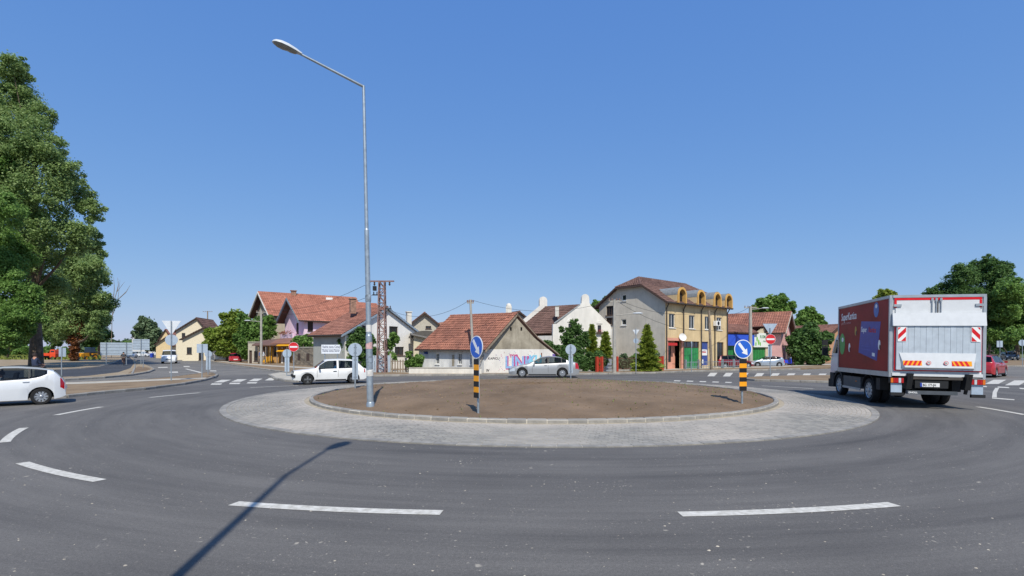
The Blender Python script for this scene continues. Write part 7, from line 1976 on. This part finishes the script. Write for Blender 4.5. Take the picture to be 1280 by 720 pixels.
def tractor():
    p = W(110, 449, 98); t = thing('tractor', 'yellow wheeled digger with dark cab under the poplars', 'tractor', (p.x, p.y, 0), R(-95))
    my = mat('machine_yellow', '#e09a12', .5, var=.1)
    for s in (-1, 1):
        wheel(t, -.6, s * .75, .6, .35, my, 6); wheel(t, 1.0, s * .65, .38, .25, my, 6)
        MB().bx(-1.1, -.1, s * .5, s * .92, 1.05, 1.25).build('fender', my, t)
        MB().hexa([(1.3, s * .25, .5), (1.9, s * .25, .3), (1.9, s * .45, .3), (1.3, s * .45, .5), (1.3, s * .25, 1.3), (1.9, s * .25, 1.1), (1.9, s * .45, 1.1), (1.3, s * .45, 1.3)]).build('loader_arm', my, t)
    MB().bx(-.1, 1.4, -.4, .4, .7, 1.35).build('bonnet', my, t)
    cab = MB().loft([[(x0, -w_, z), (x1, -w_, z), (x1, w_, z), (x0, w_, z)] for x0, x1, w_, z in ((-1.0, .1, .6, .9), (-1.0, .15, .65, 1.5), (-.9, .05, .6, 2.3))]).build('cab', M_win, t)
    MB().bx(-1.05, .15, -.68, .68, 2.301, 2.4).build('cab_roof', mat('cab_blue', '#3a5a7a', .5), cab)
    MB().bx(1.85, 2.1, -.8, .8, .15, .6).build('bucket', M_black, t)
tractor()
def bin_():
    p = W(190, 446.5, 128); t = thing('wheeled_bin', 'blue wheeled bin at the far side of the left street', 'bin', (p.x, p.y, 0))
    m = mat('bin_blue', '#2747b5', .5, var=.06)
    MB().loft([[(-.32 * k, -.32 * k, z), (.32 * k, -.32 * k, z), (.32 * k, .32 * k, z), (-.32 * k, .32 * k, z)] for k, z in ((.8, .1), (1, 1.0))]).build('body', m, t)
    MB().hexa([(-.36, -.38, 1.001), (.36, -.38, 1.001), (.36, .36, 1.001), (-.36, .36, 1.001), (-.33, -.3, 1.08), (.33, -.3, 1.08), (.33, .34, 1.14), (-.33, .34, 1.14)]).build('lid', m, t)
    for s in (-1, 1): MB().lathe([(.02, -.03), (.12, -.03), (.12, .03), (.02, .03)], (s * .3, .3, .12), (1, 0, 0), 12).build('wheel', M_rubber, t)
bin_()
def scooter():
    p = W(984.5, 440, 58.5); t = thing('scooter', 'small blue motor scooter parked by the paling fence', 'scooter', (p.x, p.y, .1), R(8))
    m = paint('scooter_blue', '#2438b8')
    for x in (-.5, .52): 
        w_ = MB().lathe([(.1, -.05), (.2, -.05), (.22, 0), (.2, .05), (.1, .05)], (x, 0, .22), (0, 1, 0), 16).build('wheel', M_rubber, t); MB().lathe([(.02, -.04), (.1, -.04), (.1, .04), (.02, .04)], (x, 0, .22), (0, 1, 0), 12).build('hub', M_alloy, w_)
    MB().loft([[(-.75, -.1, .5), (-.75, .1, .5), (-.75, .08, .62), (-.75, -.08, .62)], [(-.4, -.17, .34), (-.4, .17, .34), (-.4, .14, .68), (-.4, -.14, .68)], [(-.02, -.16, .28), (-.02, .16, .28), (-.02, .13, .66), (-.02, -.13, .66)]]).build('rear_body', m, t, smooth=50)
    MB().bx(-.02, .38, -.14, .14, .26, .32).build('footboard', m, t)
    MB().hexa([(.34, -.18, .28), (.42, -.18, .28), (.42, .18, .28), (.34, .18, .28), (.28, -.16, .85), (.36, -.16, .85), (.36, .16, .85), (.28, .16, .85)]).build('leg_shield', m, t)
    MB().loft([[(-.7, -.1, .64), (-.7, .1, .64), (-.7, .1, .72), (-.7, -.1, .72)], [(-.1, -.13, .67), (-.1, .13, .67), (-.1, .13, .75), (-.1, -.13, .75)]]).build('seat', M_black, t)
    MB().tube((.5, 0, .24), (.32, 0, .95), .03).tube((.3, -.3, .98), (.3, .3, .98), .02).build('handlebar', M_alloy, t)
    MB().lathe([(.07, 0), (.06, .06)], (.37, 0, .88), (1, 0, 0), 10).build('headlight', M_lens, t)
scooter()

# ================================================================== people
M_skin = mat('skin', '#b98a70', .6, var=.06); M_hair = mat('hair', '#2c211b', .8, var=.1)
def person(label, loc, rz, joints, cloth, scale=1.0, group=None):
    """one continuous body grown from a jointed skeleton; cloth = (top, trousers, shoes) colours"""
    J = joints
    names = list(J)
    edges = [('pelvis', 'belly'), ('belly', 'chest'), ('chest', 'neck'), ('neck', 'head'), ('head', 'crown')]
    rad = {'pelvis': .15, 'belly': .145, 'chest': .17, 'neck': .06, 'head': .095, 'crown': .07}
    for s in 'LR':
        edges += [('chest', 'sh' + s), ('sh' + s, 'el' + s), ('el' + s, 'wr' + s), ('wr' + s, 'ha' + s), ('pelvis', 'hi' + s), ('hi' + s, 'kn' + s), ('kn' + s, 'an' + s), ('an' + s, 'to' + s)]
        rad.update({'sh' + s: .075, 'el' + s: .05, 'wr' + s: .034, 'ha' + s: .04, 'hi' + s: .1, 'kn' + s: .068, 'an' + s: .045, 'to' + s: .04})
    me = bpy.data.meshes.new('body')
    me.from_pydata([J[k] for k in names], [(names.index(a), names.index(b)) for a, b in edges], [])
    o = bpy.data.objects.new('body', me); COL.objects.link(o)
    o.modifiers.new('skin', 'SKIN')
    sv = me.skin_vertices[0].data
    for i, k in enumerate(names):
        r_ = rad[k]; sv[i].radius = (r_, r_); sv[i].use_root = (k == 'pelvis')
    sb = o.modifiers.new('sub', 'SUBSURF'); sb.levels = 2; sb.render_levels = 2
    dg = bpy.context.evaluated_depsgraph_get()
    out = bpy.data.meshes.new_from_object(o.evaluated_get(dg)); bpy.data.objects.remove(o)
    top, trou, shoe = cloth
    mats = [mat('cloth_' + top, top, .9, var=.12, scale=9), mat('cloth_' + trou, trou, .9, var=.12, scale=9), mat('cloth_' + shoe, shoe, .7), M_skin, M_hair]
    out.materials.clear()
    for m in mats: out.materials.append(m)
    reg = {'pelvis': 1, 'belly': 0, 'chest': 0, 'neck': 3, 'head': 3, 'crown': 4}
    for s in 'LR': reg.update({'sh' + s: 0, 'el' + s: 0, 'wr' + s: 3, 'ha' + s: 3, 'hi' + s: 1, 'kn' + s: 1, 'an' + s: 1, 'to' + s: 2})
    P = np.array([J[k] for k in names]); rr = [reg[k] for k in names]
    for p in out.polygons:
        d = ((P - np.array(p.center)) ** 2).sum(1); p.material_index = rr[int(d.argmin())]; p.use_smooth = True
    # fingers joined into the same mesh
    bm = bmesh.new(); bm.from_mesh(out)
    for s, sg in (('L', 1), ('R', -1)):
        w_, h_ = Vector(J['wr' + s]), Vector(J['ha' + s]); d = (h_ - w_).normalized(); sd = d.cross(Vector((0, 0, 1))); sd = sd.normalized() if sd.length > .1 else Vector((1, 0, 0)); dn = d.cross(sd).normalized()
        b = MB()
        for i, ln in enumerate((.068, .076, .072, .055)):
            st = h_ + sd * (.018 * (i - 1.5)) + d * .02; b.path([st, st + d * ln * .55, st + d * ln * .9 - dn * ln * .25 * sg], [.009, .0085, .006], 6)
        st = w_.lerp(h_, .5) + sd * .03; b.path([st, st + sd * .03 + d * .03, st + sd * .035 + d * .06], [.011, .0095, .007], 6)
        m2 = b.mesh('f', M_skin)
        k0 = len(bm.faces); bm.from_mesh(m2); bm.faces.ensure_lookup_table()
        for f in bm.faces[k0:]: f.material_index = 3
    bm.to_mesh(out); bm.free()
    o = link('person', out, None)
    o.location = loc; o.rotation_euler.z = rz; o.scale = (scale,) * 3
    tag(o, label, 'person', group)
    # hair cap and nose as children
    hd = Vector(J['head']); cr = Vector(J['crown']); up = (cr - hd).normalized()
    MB().lathe([(.105, -.03), (.112, .02), (.1, .07), (.06, .115), (.01, .125)], hd + up * .02 - Vector((.02, 0, 0)), up, 14).build('hair', M_hair, o, smooth=70)
    MB().lathe([(.016, 0), (.012, .02), (.004, .03)], hd + Vector((.085, 0, -.005)), (1, 0, -.2), 6).build('nose', M_skin, o)
    return o
def pose(kind):
    J = {'pelvis': (0, 0, .95), 'belly': (.0, 0, 1.12), 'chest': (0, 0, 1.36), 'neck': (.0, 0, 1.52), 'head': (.02, 0, 1.63), 'crown': (.02, 0, 1.70)}
    for s, g in (('L', 1), ('R', -1)):
        J.update({'sh' + s: (0, .18 * g, 1.43), 'el' + s: (-.02, .23 * g, 1.14), 'wr' + s: (.06, .24 * g, .90), 'ha' + s: (.08, .24 * g, .83), 'hi' + s: (0, .1 * g, .9), 'kn' + s: (.03, .11 * g, .5), 'an' + s: (0, .11 * g, .09), 'to' + s: (.16, .13 * g, .04)})
    if kind == 'walk':
        J.update(knL=(.16, .11, .52), anL=(.2, .11, .1), toL=(.36, .12, .06), knR=(-.02, -.11, .5), anR=(-.26, -.11, .16), toR=(-.12, -.12, .05), elL=(-.12, .23, 1.16), wrL=(.02, .24, .93), haL=(.07, .24, .87), elR=(.1, -.23, 1.15), wrR=(.28, -.22, .98), haR=(.34, -.21, .94))
    if kind in ('sit', 'drive'):
        dz = -.5
        J = {k: (p[0], p[1], p[2] + dz) for k, p in J.items()}
        for s, g in (('L', 1), ('R', -1)):
            J.update({'hi' + s: (.08, .1 * g, .43), 'kn' + s: (.45, .13 * g, .48), 'an' + s: (.5, .13 * g, .09), 'to' + s: (.66, .14 * g, .04)})
            if kind == 'drive': J.update({'el' + s: (.2, .22 * g, .66), 'wr' + s: (.42, .17 * g, .74), 'ha' + s: (.49, .16 * g, .77), 'an' + s: (.72, .12 * g, .2), 'to' + s: (.86, .12 * g, .25)})
            else: J.update({'el' + s: (.12, .22 * g, .68), 'wr' + s: (.34, .14 * g, .60), 'ha' + s: (.41, .12 * g, .58)})
    if kind == 'cycle':
        J = {'pelvis': (-.12, 0, .98), 'belly': (-.04, 0, 1.13), 'chest': (.1, 0, 1.33), 'neck': (.19, 0, 1.47), 'head': (.24, 0, 1.58), 'crown': (.25, 0, 1.65)}
        for s, g in (('L', 1), ('R', -1)):
            J.update({'sh' + s: (.12, .19 * g, 1.39), 'el' + s: (.3, .26 * g, 1.2), 'wr' + s: (.46, .25 * g, 1.08), 'ha' + s: (.52, .25 * g, 1.05), 'hi' + s: (-.1, .1 * g, .94)})
        J.update(knL=(.28, .12, .78), anL=(.12, .11, .42), toL=(.28, .12, .38), knR=(.16, -.12, .55), anR=(-.02, -.11, .2), toR=(.14, -.12, .15))
    return J
# cyclist on the path
cp = W(154.5, 440, 59); ch = Vector((-.62, .78))
az = math.atan2(ch.y, ch.x)
def bicycle():
    t = thing('bicycle', 'bicycle ridden away along the cycle path', 'bicycle', (cp.x, cp.y, .115), az)
    fr = mat('bike_red', '#8a2a2a', .5)
    for x in (-.52, .52):
        w_ = MB().lathe([(.315, -.018), (.34, -.012), (.345, 0), (.34, .012), (.315, .018)], (x, 0, .345), (0, 1, 0), 28).build('wheel', M_rubber, t)
        b = MB()
        for i in range(12): b.tube((x, 0, .345), (x + .32 * math.cos(i * .5236), 0, .345 + .32 * math.sin(i * .5236)), .003, .003, 3)
        b.build('spokes', M_alloy, w_)
    b = MB()
    for a, c in (((-.52, 0, .345), (-.1, 0, .3)), ((-.52, 0, .345), (-.16, 0, .8)), ((-.1, 0, .3), (-.18, 0, .88)), ((-.1, 0, .3), (.38, 0, .75)), ((-.16, 0, .8), (.36, 0, .85)), ((.36, 0, .95), (.52, 0, .345))): b.tube(a, c, .018, .018, 6)
    b.build('frame', fr, t)
    MB().loft([[(-.32, -.1, .89), (-.32, .1, .89), (-.32, .08, .94), (-.32, -.08, .94)], [(-.05, -.02, .89), (-.05, .02, .89), (-.05, .02, .92), (-.05, -.02, .92)]]).build('saddle', M_black, t)
    MB().path([(.36, 0, .95), (.42, 0, 1.03)], .015).path([(.42, -.28, 1.04), (.42, .28, 1.04)], .014).path([(.42, -.28, 1.04), (.52, -.28, 1.03)], .014).path([(.42, .28, 1.04), (.52, .28, 1.03)], .014).build('handlebar', M_alloy, t)
    MB().lathe([(.09, -.01), (.09, .01)], (-.1, .05, .3), (0, 1, 0), 14).path([(-.1, .06, .3), (.02, .08, .43)], .012).path([(-.1, -.06, .3), (-.2, -.08, .17)], .012).build('crankset', M_gutter, t)
    MB().bx(-.85, -.3, -.06, .06, .72, .74).build('rack', M_black, t)
    t.scale = (.9,) * 3
bicycle()
person('cyclist in dark top riding away on the cycle path', (cp.x, cp.y, .115), az, pose('cycle'), ('#3a3d42', '#6d5a50', '#2a2a2a'), .9)
# figure sitting behind the white hatchback
pl_ = W(43.5, 450, 30)
person('person in dark blue jacket sitting with back turned behind the white hatchback roof', (pl_.x, pl_.y, .41), R(80), pose('sit'), ('#2f3a52', '#34363c', '#1f1f1f'))
t = thing('concrete_block', 'low concrete block under the seated person in dark blue', 'block', (pl_.x, pl_.y, .11))
MB().loft([[(-.3 * k, -.35 * k, z), (.3 * k, -.35 * k, z), (.3 * k, .35 * k, z), (-.3 * k, .35 * k, z)] for k, z in ((1, 0), (1, .58), (.94, .62))]).build('block_body', M_conc, t)
# people at the kiosks
for px, d, rz, po, cl, lab in ((324.5, 66.5, R(200), 'stand', ('#3f4f86', '#5a4a3a', '#222222'), 'person in blue shirt standing behind the kiosk pole'), (329.5, 66.8, R(20), 'walk', ('#c9cdd2', '#8c8577', '#222222'), 'person in white shirt walking past the kiosks')):
    p = W(px, 440, d); person(lab, (p.x, p.y, .12), rz, pose(po), cl, group='people at the kiosks')
# drivers
def driver(lab, carname_loc, hd, u_off, side_, cl, sc=.92, z=.12):
    h_ = Vector(hd).normalized(); l_ = Vector((-h_.y, h_.x))
    p = Vector(carname_loc) + h_ * u_off + l_ * side_
    person(lab, (p.x, p.y, z), math.atan2(h_.y, h_.x), pose('drive'), cl, sc, 'drivers')
driver('driver in light blue shirt in the old white hatchback', (-10.25, 28.75), (-.90, -.44), -.25, .36, ('#4f97d6', '#33363c', '#222222'), .88)
driver('driver in pale shirt in the modern white hatchback', (-17.45, 17.2), (-.76, -.65), -.2, .33, ('#b9c4cc', '#33363c', '#222222'), .82)
driver('driver in dark shirt in the silver sedan', (2.17, 35.3), (-1, .02), -.2, .38, ('#4a4f55', '#33363c', '#222222'), .9)
